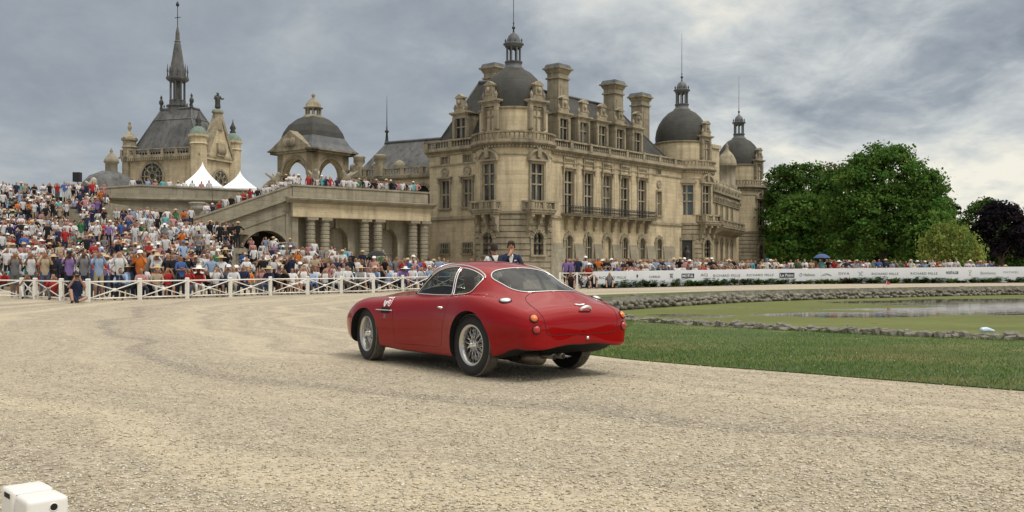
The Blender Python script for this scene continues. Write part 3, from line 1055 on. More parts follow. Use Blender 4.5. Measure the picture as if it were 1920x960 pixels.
    MB().add([(xc - r, 3, 0), (xc + r, 3, 0), (xc + r, 3, 4.4), (xc - r, 3, 4.4)], [(0, 1, 2, 3)]).build('vault_back', MAT['dark_void'], rp)
    v = MB()
    v.prism([(xc - (r + .3) * math.cos(a), zs + (r + .3) * math.sin(a)) for a in np.linspace(0, PI, N)] + [(xc - r * math.cos(a), zs + r * math.sin(a)) for a in np.linspace(PI, 0, N)], -.07, .02)
    v.build('archivolt', GS, rp)
    for nm, dz0, dz1, o in (('parapet', -1.0, -.16, .12), ('coping', -.16, 0, .2), ('string_course', -1.25, -1.0, .3), ('moulding', -2.35, -2.2, .08)):
        m = MB()
        s0 = -3.5
        s1 = L1 if nm != 'moulding' else L1 - .35
        m.prism([(s0, zt(s0) + dz0), (s1, zt(s1) + dz0), (s1, zt(s1) + dz1), (s0, zt(s0) + dz1)], -o, .35)
        m.build(nm, GS, rp)
    MB().box(L1 - .5, L1 - .3, -.08, .1, 2.0, zr - 2.3).build('moulding', GS, rp)
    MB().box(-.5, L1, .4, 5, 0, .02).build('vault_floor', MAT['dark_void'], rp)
    # ---- upper terrace wall on the left
    Wp = [at(150, 82), at(262, 84.5), at(398, 86.5), at(470, 88)]
    tw = thing('terrace_wall', 'long grey stone terrace wall below the chapel and white tents', 'wall', (Wp[1][0], Wp[1][1], 0))
    for i in range(3):
        T, l = seg_frame(Wp[i], Wp[i + 1])
        T = Matrix.Translation((-Wp[1][0], -Wp[1][1], 0)) @ T
        q = MB(T)
        q.box(0, l, 0, .6, 0, 7.1)
        q.build('wall_face', GS, tw)
        n = max(2, int(l / 2.2))
        z1 = [7.75, 8.30, 8.15, 8.1]
        for k in range(n):
            x0, x1 = l * k / n, l * (k + 1) / n
            za = z1[i] + (z1[i + 1] - z1[i]) * k / n
            zb = z1[i] + (z1[i + 1] - z1[i]) * (k + 1) / n
            MB(T).prism([(x0 + .006, 7.3), (x1 - .006, 7.3), (x1 - .006, zb), (x0 + .006, za)], -.12, .4).build('parapet_block', GS, tw)
        q = MB(T)
        q.prism([(-.3, 7.02), (-.42, 7.15), (-.4, 7.3), (.5, 7.3), (.5, 7.02)], 0, l, axis='x')
        q.build('cornice', GS, tw)
        q = MB(T)
        q.prism([(0, z1[i]), (l, z1[i + 1]), (l, z1[i + 1] + .14), (0, z1[i] + .14)], -.2, .5)
        q.build('coping', GS, tw)
    t = MB()
    t.add([(Wp[0][0] - Wp[1][0] - 18, Wp[0][1] - Wp[1][1] - 1, 7.35), (Wp[3][0] - Wp[1][0], Wp[3][1] - Wp[1][1] + .5, 7.35), (Wp[3][0] - Wp[1][0], 60, 7.35), (-40, 60, 7.35)], [(0, 1, 2, 3)])
    t.build('terrace_floor', GS, tw)
    # urn on a pedestal where the ramp meets the stair
    for px, D, zb, s in ((370, 80.5, 5.2, 1.15), (535, 77.5, 2.2, .8)):
        X, Y = at(px, D)
        u = thing('stone_urn', 'pale stone urn on a pedestal %s' % ('at the foot of the stair ramp' if px == 370 else 'beside the dark arch of the ramp'), 'urn', (X, Y, zb))
        m = MB()
        m.lathe(0, 0, [(.3 * s, 0), (.3 * s, .12 * s), (.12 * s, .25 * s), (.15 * s, .4 * s), (.45 * s, .7 * s), (.5 * s, .95 * s), (.42 * s, 1.0 * s), (.6 * s, 1.12 * s), (.6 * s, 1.2 * s), (.45 * s, 1.22 * s)], 14)
        m.build('bowl', PS, u)
        MB().box(-.5 * s, .5 * s, -.5 * s, .5 * s, -zb, 0).build('pedestal', PS, u)


build_pavilion()


# ---------------------------------------------------------------- great staircase under the crowd
def stair_z(X, D):
    """height of the ground, tiers and landings the crowd uses"""
    px = 960 + FPX * X / D
    if px > 430:
        return None
    if D < 48:
        return 0.0
    if D < 64:
        return 2.4 * min(12, math.floor((D - 48) / 1.1) + 1) / 12
    z = 2.4 + 1.8 * min(11, math.floor((D - 64) / 1.1) + 1) / 11
    if D >= 70 and px < 196:
        z += 2.3 * min(9, math.floor((D - 70) / 1.1) + 1) / 9
    return z


def build_stairs():
    st = thing('grand_staircase', 'broad stone staircase hidden under the seated crowd', 'staircase', (-24, 45, 0))
    n1, n2 = 12, 11
    xr = lambda D: (432 - 960) * D / FPX
    k = 0
    for i in range(n1 + n2):
        if i < n1:
            D0, z1 = 48 + 1.1 * i, 2.4 * (i + 1) / n1
        else:
            D0, z1 = 64 + 1.1 * (i - n1), 2.4 + 1.8 * (i - n1 + 1) / n2
        D1 = D0 + 1.1 + (2.8 if i == n1 - 1 else 0) + (10 if i == n1 + n2 - 1 else 0)
        b = MB()
        b.box(-50 + 24, xr(D0) + 24, D0 - 45, D1 - 45, max(0, z1 - .35), z1 - .001 * (i % 2))
        b.build('step', GS, st)
    for i in range(9):
        D0 = 70 + 1.1 * i
        z0 = 2.4 + 1.8 * min(11, math.floor((D0 + .01 - 64) / 1.1) + 1) / 11
        MB().box(-60 + 24, at(196, D0)[0] + 24, D0 - 45, D0 + (1.1 if i < 8 else 8) - 45, 2.5, z0 + 2.3 * (i + 1) / 9).build('step', GS, st)
    # low tiers in front of the colonnade
    tb = thing('tiered_stand', 'low stepped stand in front of the banded columns', 'stand', (-14, 60, 0))
    for i in range(4):
        D0 = 58 + 4.2 * i
        z = .42 * (i + 1)
        b = MB()
        b.box((450 - 960) * D0 / FPX + 14, (720 - 20 * i - 960) * D0 / FPX + 14, D0 - 60, D0 + 4.2 - 60, 0, z)
        b.build('tier', GS, tb)
    # red carpet runs down the middle of the stair
    c = MB()
    a, d = at(142, 72), at(240, 50)
    pts = []
    for i in range(60):
        t = i / 59
        D = a[1] + (d[1] - a[1]) * t
        X = a[0] + (d[0] - a[0]) * t
        z = 0
        pts.append((X, D, stair_z(X, min(D, 69.9)) + .012))
    vs = []
    for X, D, z in pts:
        vs += [(X - 1.15, D, z), (X + 1.15, D, z)]
    c.add(vs, [(2 * i, 2 * i + 1, 2 * i + 3, 2 * i + 2) for i in range(59)])
    o = c.build('red_carpet', MAT['red_carpet'])
    tag(o, 'red carpet running down the stone staircase through the crowd', 'carpet')
    # rope barriers
    for (X0, D0, X1, D1, nm) in ((-36.0, 70.6, -31.2, 70.6, 'landing'), (-25.5, 53.5, -17.5, 53.5, 'lower flight')):
        rb = thing('rope_barrier', 'black rope hung between low posts on the stair %s' % nm, 'rope barrier', (X0, D0, 0))
        m = 5
        for i in range(m + 1):
            X = (X1 - X0) * i / m
            z = stair_z(X0 + X, D0) or 0
            MB().lathe(X, 0, [(.12, z), (.12, z + .03), (.025, z + .05), (.025, z + .95), (.05, z + .98), (.02, z + 1.03)], 8).build('post', MAT['dark_bronze'], rb)
            if i < m:
                MB().tube([(X + (X1 - X0) / m * t, 0, z + .95 - .35 * math.sin(PI * t)) for t in np.linspace(0, 1, 9)], .035, 5).build('rope', MAT['black_cloth'], rb)


build_stairs()


# ---------------------------------------------------------------- chapel, gate pavilion, library roof, tents
def build_chapel():
    e1 = R(-20)
    D = 145.0
    cx, cy = at(373, D)
    ch = thing('chapel', 'stone chapel with steep lead roof, slender dark spire and gabled front', 'chapel', (cx, cy, 0), e1)
    OS = MAT['old_slate']
    LX, LY = 14.2, 9.0                                   # side runs to local -x, gable end to local +y
    b = MB()
    b.box(-LX, 0, 0, LY, 0, 17.6)
    b.build('wall', LS, ch)
    b = MB()
    for i in range(4):                                   # projecting strips at the corners
        pass
    b.box(-LX - .25, .25, -.25, LY + .25, 17.6, 18.3)
    b.box(-LX - .55, .55, -.55, LY + .55, 18.0, 18.3)
    for i in range(40):
        x = -LX + .2 + i * LX / 40
        b.box(x, x + .16, -.6, -.2, 17.55, 18.0)
    b.build('cornice', TS, ch)
    b = MB()
    b.box(-LX, -LX + 1.2, -.35, 0, 0, 17.6)
    b.build('pilaster', TS, ch)
    balustrade(ch, [(-LX, -.35), (-.4, -.35)], 18.3, 1.05, .5, 2.6)
    # round traceried windows
    for T, nm in ((Matrix.Translation((-8.6, 0, 15.1)) @ Matrix.Rotation(PI / 2, 4, 'X'), 's'), (Matrix.Translation((0, 5.0, 14.4)) @ Matrix.Rotation(PI / 2, 4, 'Y'), 'g')):
        w = MB(T)
        ro = 2.0 if nm == 's' else 1.7
        w.lathe(0, 0, [(ro + .35, .02), (ro + .35, .22), (ro, .22), (ro, .05)], 28, cap=False, smooth=False)
        for k in range(8):
            a = 2 * PI * k / 8
            w.tube([(.5 * math.cos(a), .5 * math.sin(a), .1), (ro * math.cos(a), ro * math.sin(a), .1)], .09, 4)
            w.lathe(1.15 * math.cos(a + .39), 1.15 * math.sin(a + .39), [(.45, .06), (.5, .15), (.38, .15), (.36, .06)], 10, cap=False)
        w.lathe(0, 0, [(.6, .05), (.6, .16), (.45, .16), (.45, .05)], 14, cap=False)
        wo = w.build('rose_window', TS, ch)
        MB(T).lathe(0, 0, [(ro, .03), (.001, .031)], 28).build('pane', PANE, wo)
    # roof
    b = MB()
    z0, z1, z2 = 18.9, 24.2, 26.0
    lo = [(-LX + 1.0, .6), (-.5, .6), (-.5, LY - .6), (-LX + 1.0, LY - .6)]
    mid = [(-LX + 3.6, 2.6), (-3.4, 2.6), (-3.4, LY - 2.6), (-LX + 3.6, LY - 2.6)]
    hi = [(-LX + 4.2, 3.6), (-4.2, 3.6), (-4.2, LY - 3.6), (-LX + 4.2, LY - 3.6)]
    vs = [(x, y, z0) for x, y in lo] + [(x, y, z1) for x, y in mid] + [(x, y, z2) for x, y in hi]
    fs = [(i, (i + 1) % 4, 4 + (i + 1) % 4, 4 + i) for i in range(4)] + [(4 + i, 4 + (i + 1) % 4, 8 + (i + 1) % 4, 8 + i) for i in range(4)] + [(8, 9, 10, 11)]
    b.add(vs, fs)
    rf = b.build('roof', OS, ch)
    b = MB()
    for i in range(4):
        b.tube([vs[i], vs[4 + i], vs[8 + i]], .14, 5)
        b.tube([vs[8 + i], vs[8 + (i + 1) % 4]], .2, 5)
        b.tube([vs[4 + i], vs[4 + (i + 1) % 4]], .1, 5)
    b.build('roof_lead', LD, rf)
    b = MB()
    for x in np.arange(-LX + 4.2, -4.1, .55):
        b.lathe(x, 3.6, [(.1, 26), (.05, 26.3), (.14, 26.5), (.02, 26.8)], 5)
    for x in (-LX + 4.2, -4.2):
        b.lathe(x, 3.6, [(.3, 26), (.15, 26.6), (.36, 27.0), (.3, 27.4), (.12, 27.6), (.2, 27.9), (.02, 28.3)], 8)
    b.build('ridge_cresting', MAT['dark_bronze'], rf)
    # fleche
    fx, fy = -LX + 6.6, LY / 2
    b = MB()
    b.lathe(fx, fy, [(1.5, 23.5), (1.45, 26.4), (1.6, 26.5), (1.6, 26.7), (1.25, 26.8), (1.25, 27.5)], 8, smooth=False)
    for i in range(8):
        a = 2 * PI * (i + .5) / 8
        b.lathe(fx + 1.12 * math.cos(a), fy + 1.12 * math.sin(a), [(.16, 27.4), (.13, 27.6), (.13, 30.2), (.18, 30.5)], 6)
    b.lathe(fx, fy, [(.55, 27.4), (.5, 30.5)], 8)
    b.lathe(fx, fy, [(1.3, 30.4), (1.6, 30.6), (1.75, 30.8), (1.75, 31.1), (1.3, 31.2), (1.2, 31.9), (1.0, 33.0), (.5, 36.4), (.42, 36.6), (.5, 36.8), (.35, 37.0), (.3, 38.2), (.14, 38.9), (.12, 39.1), (.05, 39.3)], 8, smooth=False)
    for i in range(8):
        a = 2 * PI * i / 8
        b.lathe(fx + 1.5 * math.cos(a), fy + 1.5 * math.sin(a), [(.14, 31.0), (.08, 31.8), (.16, 32.0), (.1, 32.4), (.02, 33.2)], 6)
    sp = b.build('spire', OS, ch)
    b = MB()
    b.tube([(fx, fy, 39.2), (fx, fy, 42.6)], .06, 6)
    b.tube([(fx - .55, fy, 40.6), (fx + .55, fy, 40.6)], .06, 6)
    b.lathe(fx, fy, [(.02, 42.3), (.3, 42.5), (.2, 42.9), (.02, 43.2)], 6)
    b.build('spire_cross', IRON, sp)
    # corner turrets
    for x, y, grn in ((-.4, .4, True), (-.2, LY - .4, True), (-LX + .9, .3, False)):
        b = MB()
        r = 1.25 if grn else 1.0
        b.lathe(x, y, [(r, 14 if grn else 18.2), (r, 19.6), (r + .2, 19.8), (r, 20.0), (r, 20.7), (r + .25, 20.9), (r + .25, 21.2)], 10, smooth=False)
        tr = b.build('turret', TS if not grn else LS, ch)
        if not grn:
            b = MB()
            b.lathe(x, y, [(1.45, 21.2), (1.2, 21.5), (.7, 21.8), (.3, 22.3)], 4, smooth=False)
            b.lathe(x, y, [(.25, 22.1), (.12, 22.4), (.32, 22.8), (.28, 23.1), (.1, 23.3), (.25, 23.5), (.02, 23.9)], 8)
            b.build('turret_cap', TS, tr)
        else:
            b = MB()
            b.lathe(x, y, [(1.4, 21.2), (1.25, 21.7), (.8, 22.2), (.4, 22.5)], 10)
            b.build('turret_cap', MAT['verdigris'], tr)
            b = MB()
            b.lathe(x, y, [(.4, 22.4), (.5, 22.7), (.3, 22.9), (.5, 23.3), (.25, 23.8), (.1, 24.2), (.02, 24.7)], 8)
            b.build('turret_finial', MAT['dark_bronze'], tr)
    # gable with a statue on its apex
    b = MB()
    b.prism([(1.2, 17.6), (LY - 1.2, 17.6), (LY / 2, 24.4)], -.5, .45, axis='x')
    b.build('gable', LS, ch)
    b = MB()
    b.prism([(.9, 18.2), (1.5, 18.2), (LY / 2 + .2, 24.8), (LY / 2 - .35, 24.8)], -.7, .65, axis='x')
    b.prism([(LY - .9, 18.2), (LY - 1.5, 18.2), (LY / 2 - .2, 24.8), (LY / 2 + .35, 24.8)], -.7, .65, axis='x')
    b.build('gable_coping', TS, ch)
    b = MB()
    b.box(.4, .8, LY / 2 - .9, LY / 2 + .9, 18.3, 20.3)
    for k in range(5):
        b.lathe(.8, LY / 2 - .7 + .35 * k, [(.05, 18.5), (.28, 18.9), (.3, 19.5), (.1, 20.1), (.02, 20.4)], 6)
    b.build('carved_arms', TS, ch)
    b = MB()
    b.lathe(0, LY / 2, [(.8, 22.4), (.7, 23.8), (.7, 24.9), (.9, 25.1), (.9, 25.3)], 8, smooth=False)
    pd = b.build('statue_plinth', TS, ch)
    MB().lathe(0, LY / 2, [(.9, 25.3), (.75, 25.6), (.4, 25.7)], 8).build('plinth_cap', MAT['verdigris'], pd)
    J = dict(p=(0, 0, 1.1, .42, .38), c=(0, 0, 1.75, .42, .36), n=(0, 0, 2.15, .16), h=(0, 0, 2.4, .24), t=(0, 0, 2.65, .16), sl=(-.4, 0, 2.0, .17), el=(-.62, -.2, 1.55, .14), wl=(-.5, -.55, 1.6, .1),
             sr=(.4, 0, 2.0, .17), er=(.6, -.1, 1.6, .14), wr=(.9, -.4, 1.75, .1), d=(0, 0, .5, .48, .42), f=(0, 0, 0.05, .55, .5))
    E = [('p', 'c'), ('c', 'n'), ('n', 'h'), ('h', 't'), ('c', 'sl'), ('sl', 'el'), ('el', 'wl'), ('c', 'sr'), ('sr', 'er'), ('er', 'wr'), ('p', 'd'), ('d', 'f')]
    so_ = skin_obj('apex_statue', J, E, MAT['dark_bronze'], ch, 2, (0, LY / 2, 25.65), R(60))
    # small domed apse to the left
    X, Y = at(205, 140)
    ap = thing('domed_apse', 'small dark domed rotunda with stone lantern left of the chapel', 'rotunda', (X, Y, 0))
    MB().lathe(0, 0, [(3.6, 0), (3.6, 12.2), (3.8, 12.4)], 24, cap=False).build('wall', LS, ap)
    b = MB()
    b.lathe(0, 0, [(3.9, 12.3), (3.6, 13.4), (2.7, 14.4), (1.3, 15.0), (1.1, 15.1)], 24)
    b.build('dome', OS, ap)
    b = MB()
    b.lathe(.3, 0, [(.85, 14.4), (.85, 16.2), (1.1, 16.4), (.95, 16.9), (.5, 17.5), (.15, 17.8), (.25, 18.0), (.04, 18.5)], 12)
    b.build('lantern', GS, ap)


build_chapel()


def sphinx(loc, rz, label, s=1.0):
    J = dict(h=(0, 1.0, .55, .34), p=(0, .4, .7, .36), c=(0, -.35, .95, .34), n=(0, -.6, 1.3, .22), hd=(0, -.7, 1.6, .24), tp=(0, -.68, 1.85, .15),
             fl=(-.25, -.75, .5, .15), fp=(-.25, -1.25, .15, .12), fr=(.25, -.75, .5, .15), fq=(.25, -1.25, .15, .12), w1=(-.4, .1, 1.35, .16), w2=(-.55, .7, 1.75, .1), w3=(.4, .1, 1.35, .16), w4=(.55, .7, 1.75, .1), t=(.3, 1.3, .3, .14))
    E = [('h', 'p'), ('p', 'c'), ('c', 'n'), ('n', 'hd'), ('hd', 'tp'), ('c', 'fl'), ('fl', 'fp'), ('c', 'fr'), ('fr', 'fq'), ('c', 'w1'), ('w1', 'w2'), ('c', 'w3'), ('w3', 'w4'), ('h', 't')]
    J = {k: tuple(v * s for v in q) for k, q in J.items()}
    t = thing('sphinx_statue', label, 'statue', loc, rz)
    skin_obj('figure', J, E, MAT['grey_limestone'], t, 2)
    MB().box(-.7 * s, .7 * s, -1.5 * s, 1.5 * s, -2.5, .04).build('pedestal', GS, t)


def build_gate():
    D = 101.0
    cx, cy = at(573, D)
    g = thing('gate_pavilion', 'open stone pavilion with arches, slate dome and small lantern behind the parapet', 'pavilion', (cx, cy + 3.9, 7.7), R(55))
    h = 2.7                                             # half side
    for i in range(4):
        T = Matrix.Rotation(i * PI / 2, 4, 'Z')
        b = MB(T)
        aw, ah = 1.82, 5.1
        for sg in (-1, 1):
            b.box(sg * 2.26 - .44, sg * 2.26 + .44, -h, -h + .88, -3, 5.6)
        out = []
        N = 16
        arc = [(aw * math.cos(a), ah - aw + aw * math.sin(a)) for a in np.linspace(0, PI, N)]
        b.prism([(aw, 5.6), ] + arc + [(-aw, 5.6)], -h + .02, -h + .88)
        b.build('arch_wall', LS, g)
        q = MB(T)
        q.prism([((aw + .3) * math.cos(a), ah - aw + (aw + .3) * math.sin(a)) for a in np.linspace(0, PI, N)] + [(aw * math.cos(a), ah - aw + aw * math.sin(a)) for a in np.linspace(PI, 0, N)], -h - .08, -h + .05)
        q.build('archivolt', TS, g)
        q = MB(T)
        q.box(-h - .55, h + .55, -h - .55, -h + .3, 5.6, 5.85)
        q.box(-h - .75, h + .75, -h - .75, -h + .3, 5.85, 6.02)
        q.build('eaves', TS, g)
        if i in (0, 3):
            q = MB(T)
            if i == 3:
                q.prism([(-h - .6, 5.95), (h + .6, 5.95), (0, 8.0)], -h - .72, -h + 1.5)
                for k in range(6):
                    q.lathe(-.7 + .28 * k, -h - .75, [(.02, 6.2), (.25, 6.4), (.25, 6.8 + .1 * (k % 3)), (.05, 7.2)], 6)
                q.build('gable', TS, g)
    b = MB()
    s2 = math.sqrt(2)
    b.lathe(0, 0, [((h + .7) * s2, 6.0), ((h + .1) * s2, 6.7), ((h - .35) * s2, 7.6)], 4, 0, a0=PI / 4, a1=2 * PI + PI / 4, smooth=False, cap=False)
    b.build('roof_skirt', LD, g)
    b = MB()
    b.lathe(0, 0, [((h - .3) * s2, 7.55), ((h - .45) * s2, 8.1), ((h - .85) * s2, 8.9), ((h - 1.5) * s2, 9.6), ((h - 2.1) * s2, 9.95)], 4, 0, a0=PI / 4, a1=2 * PI + PI / 4, smooth=False, cap=False)
    b.build('dome', SL, g)
    b = MB()
    b.lathe(0, 0, [(1.1, 9.7), (1.05, 9.95), (.9, 10.0), (.9, 10.05)], 8)
    for i in range(8):
        a = 2 * PI * i / 8
        b.box(.72 * math.cos(a) - .1, .72 * math.cos(a) + .1, .72 * math.sin(a) - .1, .72 * math.sin(a) + .1, 10.05, 10.75)
    b.lathe(0, 0, [(.9, 10.7), (1.1, 10.82), (.88, 10.9), (.82, 11.2), (.55, 11.6), (.22, 11.85), (.1, 12.0), (.22, 12.15), (.18, 12.3), (.02, 12.45)], 12)
    b.build('lantern', TS, g)
    sphinx((*at(513, 97), 9.0), R(60), 'stone sphinx left of the gate pavilion', .95)
    sphinx((*at(590, 94), 9.0), R(20), 'stone sphinx at the front corner of the gate pavilion', .95)
    sphinx((*at(655, 98), 9.2), R(-50), 'stone sphinx right of the gate pavilion', 1.0)
    # long hipped roof of the library wing
    A, B = at(668, 118), at(812, 112)
    T, L = seg_frame(A, B)
    lb = thing('library_wing', 'low wing with steep streaked lead roof between pavilion and chateau', 'building', (A[0], A[1], 0), math.atan2(B[1] - A[1], B[0] - A[0]))
    b = MB()
    b.box(0, L + 4, 0, 9, 0, 12.2)
    b.build('wall', LS, lb)
    b = MB()
    b.add([(-.3, -.2, 12.2), (L + 5, -.2, 12.2), (L + 5, 9, 12.2), (-.3, 9, 12.2), (1.9, 3.4, 16.6), (L + 5, 3.4, 16.6), (L + 5, 5.4, 16.6), (1.9, 5.4, 16.6)],
          [(0, 1, 5, 4), (1, 2, 6, 5), (2, 3, 7, 6), (3, 0, 4, 7), (4, 5, 6, 7)])
    rf = b.build('roof', MAT['old_slate'], lb)
    b = MB()
    b.tube([(1.9, 3.4, 16.65), (L + 5, 3.4, 16.65)], .18, 5)
    b.build('roof_ridge', LD, rf)
    b = MB()
    b.lathe(1.9, 3.6, [(.35, 16.5), (.2, 17.0), (.12, 17.9), (.3, 18.1), (.12, 18.3), (.06, 18.8), (.015, 22.6)], 8)
    b.build('finial_rod', IRON, rf)
    # screen wall with balustrade and arch in front of it
    A, B = at(652, 104), at(812, 99)
    T, L = seg_frame(A, B)
    sc = thing('screen_wall', 'stone screen wall with balustrade, urns and a dark archway beside the chateau', 'wall', (A[0], A[1], 0), math.atan2(B[1] - A[1], B[0] - A[0]))
    b = MB()
    xa = L * (794 - 652) / 160
    panel(b, lambda s, o, z: (s, -o, z), 0, L, 0, 10.6, [(xa - .85, xa + .85, 6.0, 9.6)], 1.2)
    b.build('wall', LS, sc)
    win(sc, Matrix.Translation((xa, 0, 6.0)), 1.7, 3.6, 1, 1, arched=True, sur=.25, sill=False, pane=MAT['dark_void'])
    MB().prism([(-.05, 10.3), (-.4, 10.5), (-.45, 10.75), (.3, 10.75), (.3, 10.3)], 0, L, axis='x').build('cornice', TS, sc)
    balustrade(sc, [(0, -.1), (L, -.1)], 10.75, .9, .35, 2.4)
    for k, x in enumerate((1.6, 4.3)):
        b = MB()
        b.box(x - .5, x + .5, -.6, .4, 10.75, 11.9)
        b.lathe(x, -.1, [(.5, 11.9), (.3, 12.0), (.62, 12.4), (.6, 12.8), (.7, 12.95), (.5, 13.1)], 10)
        b.build('urn', TS, sc)
    for x in (.4, 3.2, 6.2):
        MB().lathe(x, .8, [(.5, 11.5), (.6, 11.9), (.55, 12.2), (.2, 12.45), (.02, 12.5)], 10).build('urn', GS, sc)
    # white tents
    for px, D, wd, zt, zb, lab in ((380, 93, 3.9, 303, 352, 'taller white peaked tent on the terrace by the chapel front'), (450, 97, 3.4, 320, 355, 'smaller white peaked tent on the terrace right of the chapel')):
        X, Y = at(px, D)
        zt_, zb_ = EYE + (HOR - zt) * D / FPX, EYE + (HOR - zb) * D / FPX
        t = thing('peaked_tent', lab, 'tent', (X, Y, 7.0))
        b = MB()
        hgt = zt_ - zb_
        r = wd / 2 * math.sqrt(2)
        b.lathe(0, 0, [(r * (1 - t_) ** 1.55 + .02, zb_ - 7 + hgt * t_) for t_ in np.linspace(0, 1, 12)], 4, 0, a0=PI / 4 + .25, a1=2 * PI + PI / 4 + .25, smooth=False, cap=False)
        b.build('canopy', MAT['white_cloth'], t)
        b = MB()
        b.lathe(0, 0, [(r, zb_ - 7 - .4), (r, zb_ - 7)], 4, 0, a0=PI / 4 + .25, a1=2 * PI + PI / 4 + .25, smooth=False, cap=False)
        b.build('valance', MAT['white_cloth'], t)
        for k in range(4):
            a = PI / 4 + .25 + k * PI / 2
            MB().tube([(r * math.cos(a) * .98, r * math.sin(a) * .98, 0), (r * math.cos(a) * .98, r * math.sin(a) * .98, zb_ - 7)], .05, 6).build('tent_pole', MAT['white_paint'], t)
    # loudspeaker and carved group at the left end of the terrace wall
    X, Y = at(145, 82)
    sp = thing('loudspeaker', 'black box loudspeaker on a pole beside the carved stone group', 'loudspeaker', (X, Y, 6.5))
    MB().box(-.3, .3, -.25, .25, 1.95, 2.75).build('cabinet', MAT['black_cloth'], sp)
    MB().tube([(0, 0, 0), (0, 0, 1.95)], .03, 6).build('pole', IRON, sp)
    J = dict(a=(0, 0, .5, .5), b=(.3, 0, 1.1, .42), c=(.45, 0, 1.7, .3), d=(.5, -.1, 2.1, .22), e=(-.5, .1, .7, .4), f=(-.8, 0, 1.2, .3), g=(-.9, -.1, 1.55, .2), h=(.95, 0, .5, .4), i=(1.2, 0, 1.0, .28), j=(.1, -.2, 1.5, .14), k=(-.2, -.3, 1.75, .1))
    E = [('a', 'b'), ('b', 'c'), ('c', 'd'), ('a', 'e'), ('e', 'f'), ('f', 'g'), ('a', 'h'), ('h', 'i'), ('b', 'j'), ('j', 'k')]
    X, Y = at(166, 81.5)
    t = thing('carved_group', 'weathered stone figure group on the end of the terrace wall', 'statue', (X, Y, 6.7))
    skin_obj('figures', J, E, PS, t, 2)
    MB().box(-1.3, 1.5, -.6, .6, -1.6, .1).build('plinth', GS, t)


build_gate()

# ---------------------------------------------------------------- the red coupe
# car space: x forward (rear axle 0, front axle 2.36), y left, z up
CAR_LOC, CAR_YAW = (0.175, 10.9), R(127.6)
WB = 2.36


def nspline(t, P, tq):
    """natural cubic spline through P (n,...) at parameters t"""
    t = np.asarray(t, float)
    n = len(t)
    sh = P.shape[1:]
    Y = P.reshape(n, -1)
    h = np.diff(t)
    A = np.zeros((n, n))
    B = np.zeros((n, Y.shape[1]))
    A[0, 0] = A[-1, -1] = 1
    for i in range(1, n - 1):
        A[i, i - 1], A[i, i], A[i, i + 1] = h[i - 1], 2 * (h[i - 1] + h[i]), h[i]
        B[i] = 6 * ((Y[i + 1] - Y[i]) / h[i] - (Y[i] - Y[i - 1]) / h[i - 1])
    M = np.linalg.solve(A, B)
    k = np.clip(np.searchsorted(t, tq) - 1, 0, n - 2)
    a = (t[k + 1] - tq)[:, None]
    b = (tq - t[k])[:, None]
    hk = h[k][:, None]
    out = (M[k] * a ** 3 + M[k + 1] * b ** 3) / (6 * hk) + (Y[k] / hk - M[k] * hk / 6) * a + (Y[k + 1] / hk - M[k + 1] * hk / 6) * b
    return out.reshape((len(tq),) + sh)


# each section: bottom z, then ten (y, z) from the sill edge up to beside the centre line, then centre z
SEC = [
    (-0.70, .365, [(.50, .345), (.70, .34), (.752, .45), (.768, .575), (.745, .672), (.680, .752), (.555, .786), (.41, .806), (.27, .820), (.13, .829)], .832),
    (-0.45, .28, [(.58, .25), (.765, .265), (.812, .41), (.826, .575), (.804, .71), (.728, .815), (.60, .850), (.45, .886), (.30, .914), (.15, .932)], .938),
    (-0.15, .22, [(.64, .21), (.795, .24), (.835, .39), (.850, .56), (.830, .735), (.752, .868), (.645, .890), (.525, .945), (.37, 1.005), (.19, 1.045)], 1.056),
    (0.15, .20, [(.65, .19), (.79, .215), (.830, .37), (.846, .55), (.826, .740), (.752, .885), (.668, .890), (.60, .970), (.475, 1.095), (.25, 1.155)], 1.170),
    (0.42, .19, [(.65, .185), (.765, .205), (.800, .36), (.811, .53), (.797, .72), (.744, .858), (.690, .880), (.635, .995), (.53, 1.150), (.29, 1.220)], 1.236),
    (0.75, .19, [(.65, .185), (.742, .20), (.772, .345), (.783, .51), (.775, .69), (.737, .818), (.700, .862), (.65, 1.0), (.555, 1.178), (.31, 1.252)], 1.268),
    (1.10, .19, [(.65, .185), (.738, .20), (.768, .345), (.780, .51), (.772, .68), (.735, .806), (.698, .852), (.648, .990), (.545, 1.145), (.31, 1.228)], 1.250),
    (1.28, .19, [(.65, .185), (.742, .20), (.773, .345), (.784, .51), (.775, .678), (.737, .802), (.694, .844), (.640, .902), (.505, 1.040), (.29, 1.160)], 1.205),
    (1.50, .19, [(.65, .185), (.752, .20), (.784, .345), (.794, .51), (.782, .672), (.739, .797), (.685, .838), (.600, .856), (.460, .910), (.265, 1.035)], 1.100),
    (1.73, .20, [(.65, .19), (.763, .21), (.796, .355), (.804, .515), (.792, .67), (.743, .792), (.672, .832), (.570, .846), (.430, .862), (.235, .915)], .960),
    (1.98, .20, [(.65, .19), (.775, .22), (.808, .36), (.816, .52), (.802, .668), (.745, .786), (.65, .824), (.54, .836), (.40, .852), (.20, .886)], .902),
    (2.36, .20, [(.65, .19), (.78, .225), (.815, .37), (.822, .525), (.803, .665), (.735, .775), (.63, .808), (.51, .815), (.37, .832), (.19, .868)], .88),
    (2.70, .21, [(.62, .20), (.76, .245), (.795, .385), (.80, .525), (.772, .648), (.69, .742), (.585, .772), (.47, .776), (.34, .79), (.17, .82)], .83),
    (2.98, .25, [(.53, .24), (.66, .275), (.705, .395), (.712, .505), (.675, .60), (.59, .672), (.495, .697), (.395, .702), (.28, .712), (.14, .732)], .74),
]


def ring(sec):
    x, zb, pts, zt = sec
    return np.array([(x, 0, zb)] + [(x, y, z) for y, z in pts] + [(x, 0, zt)])


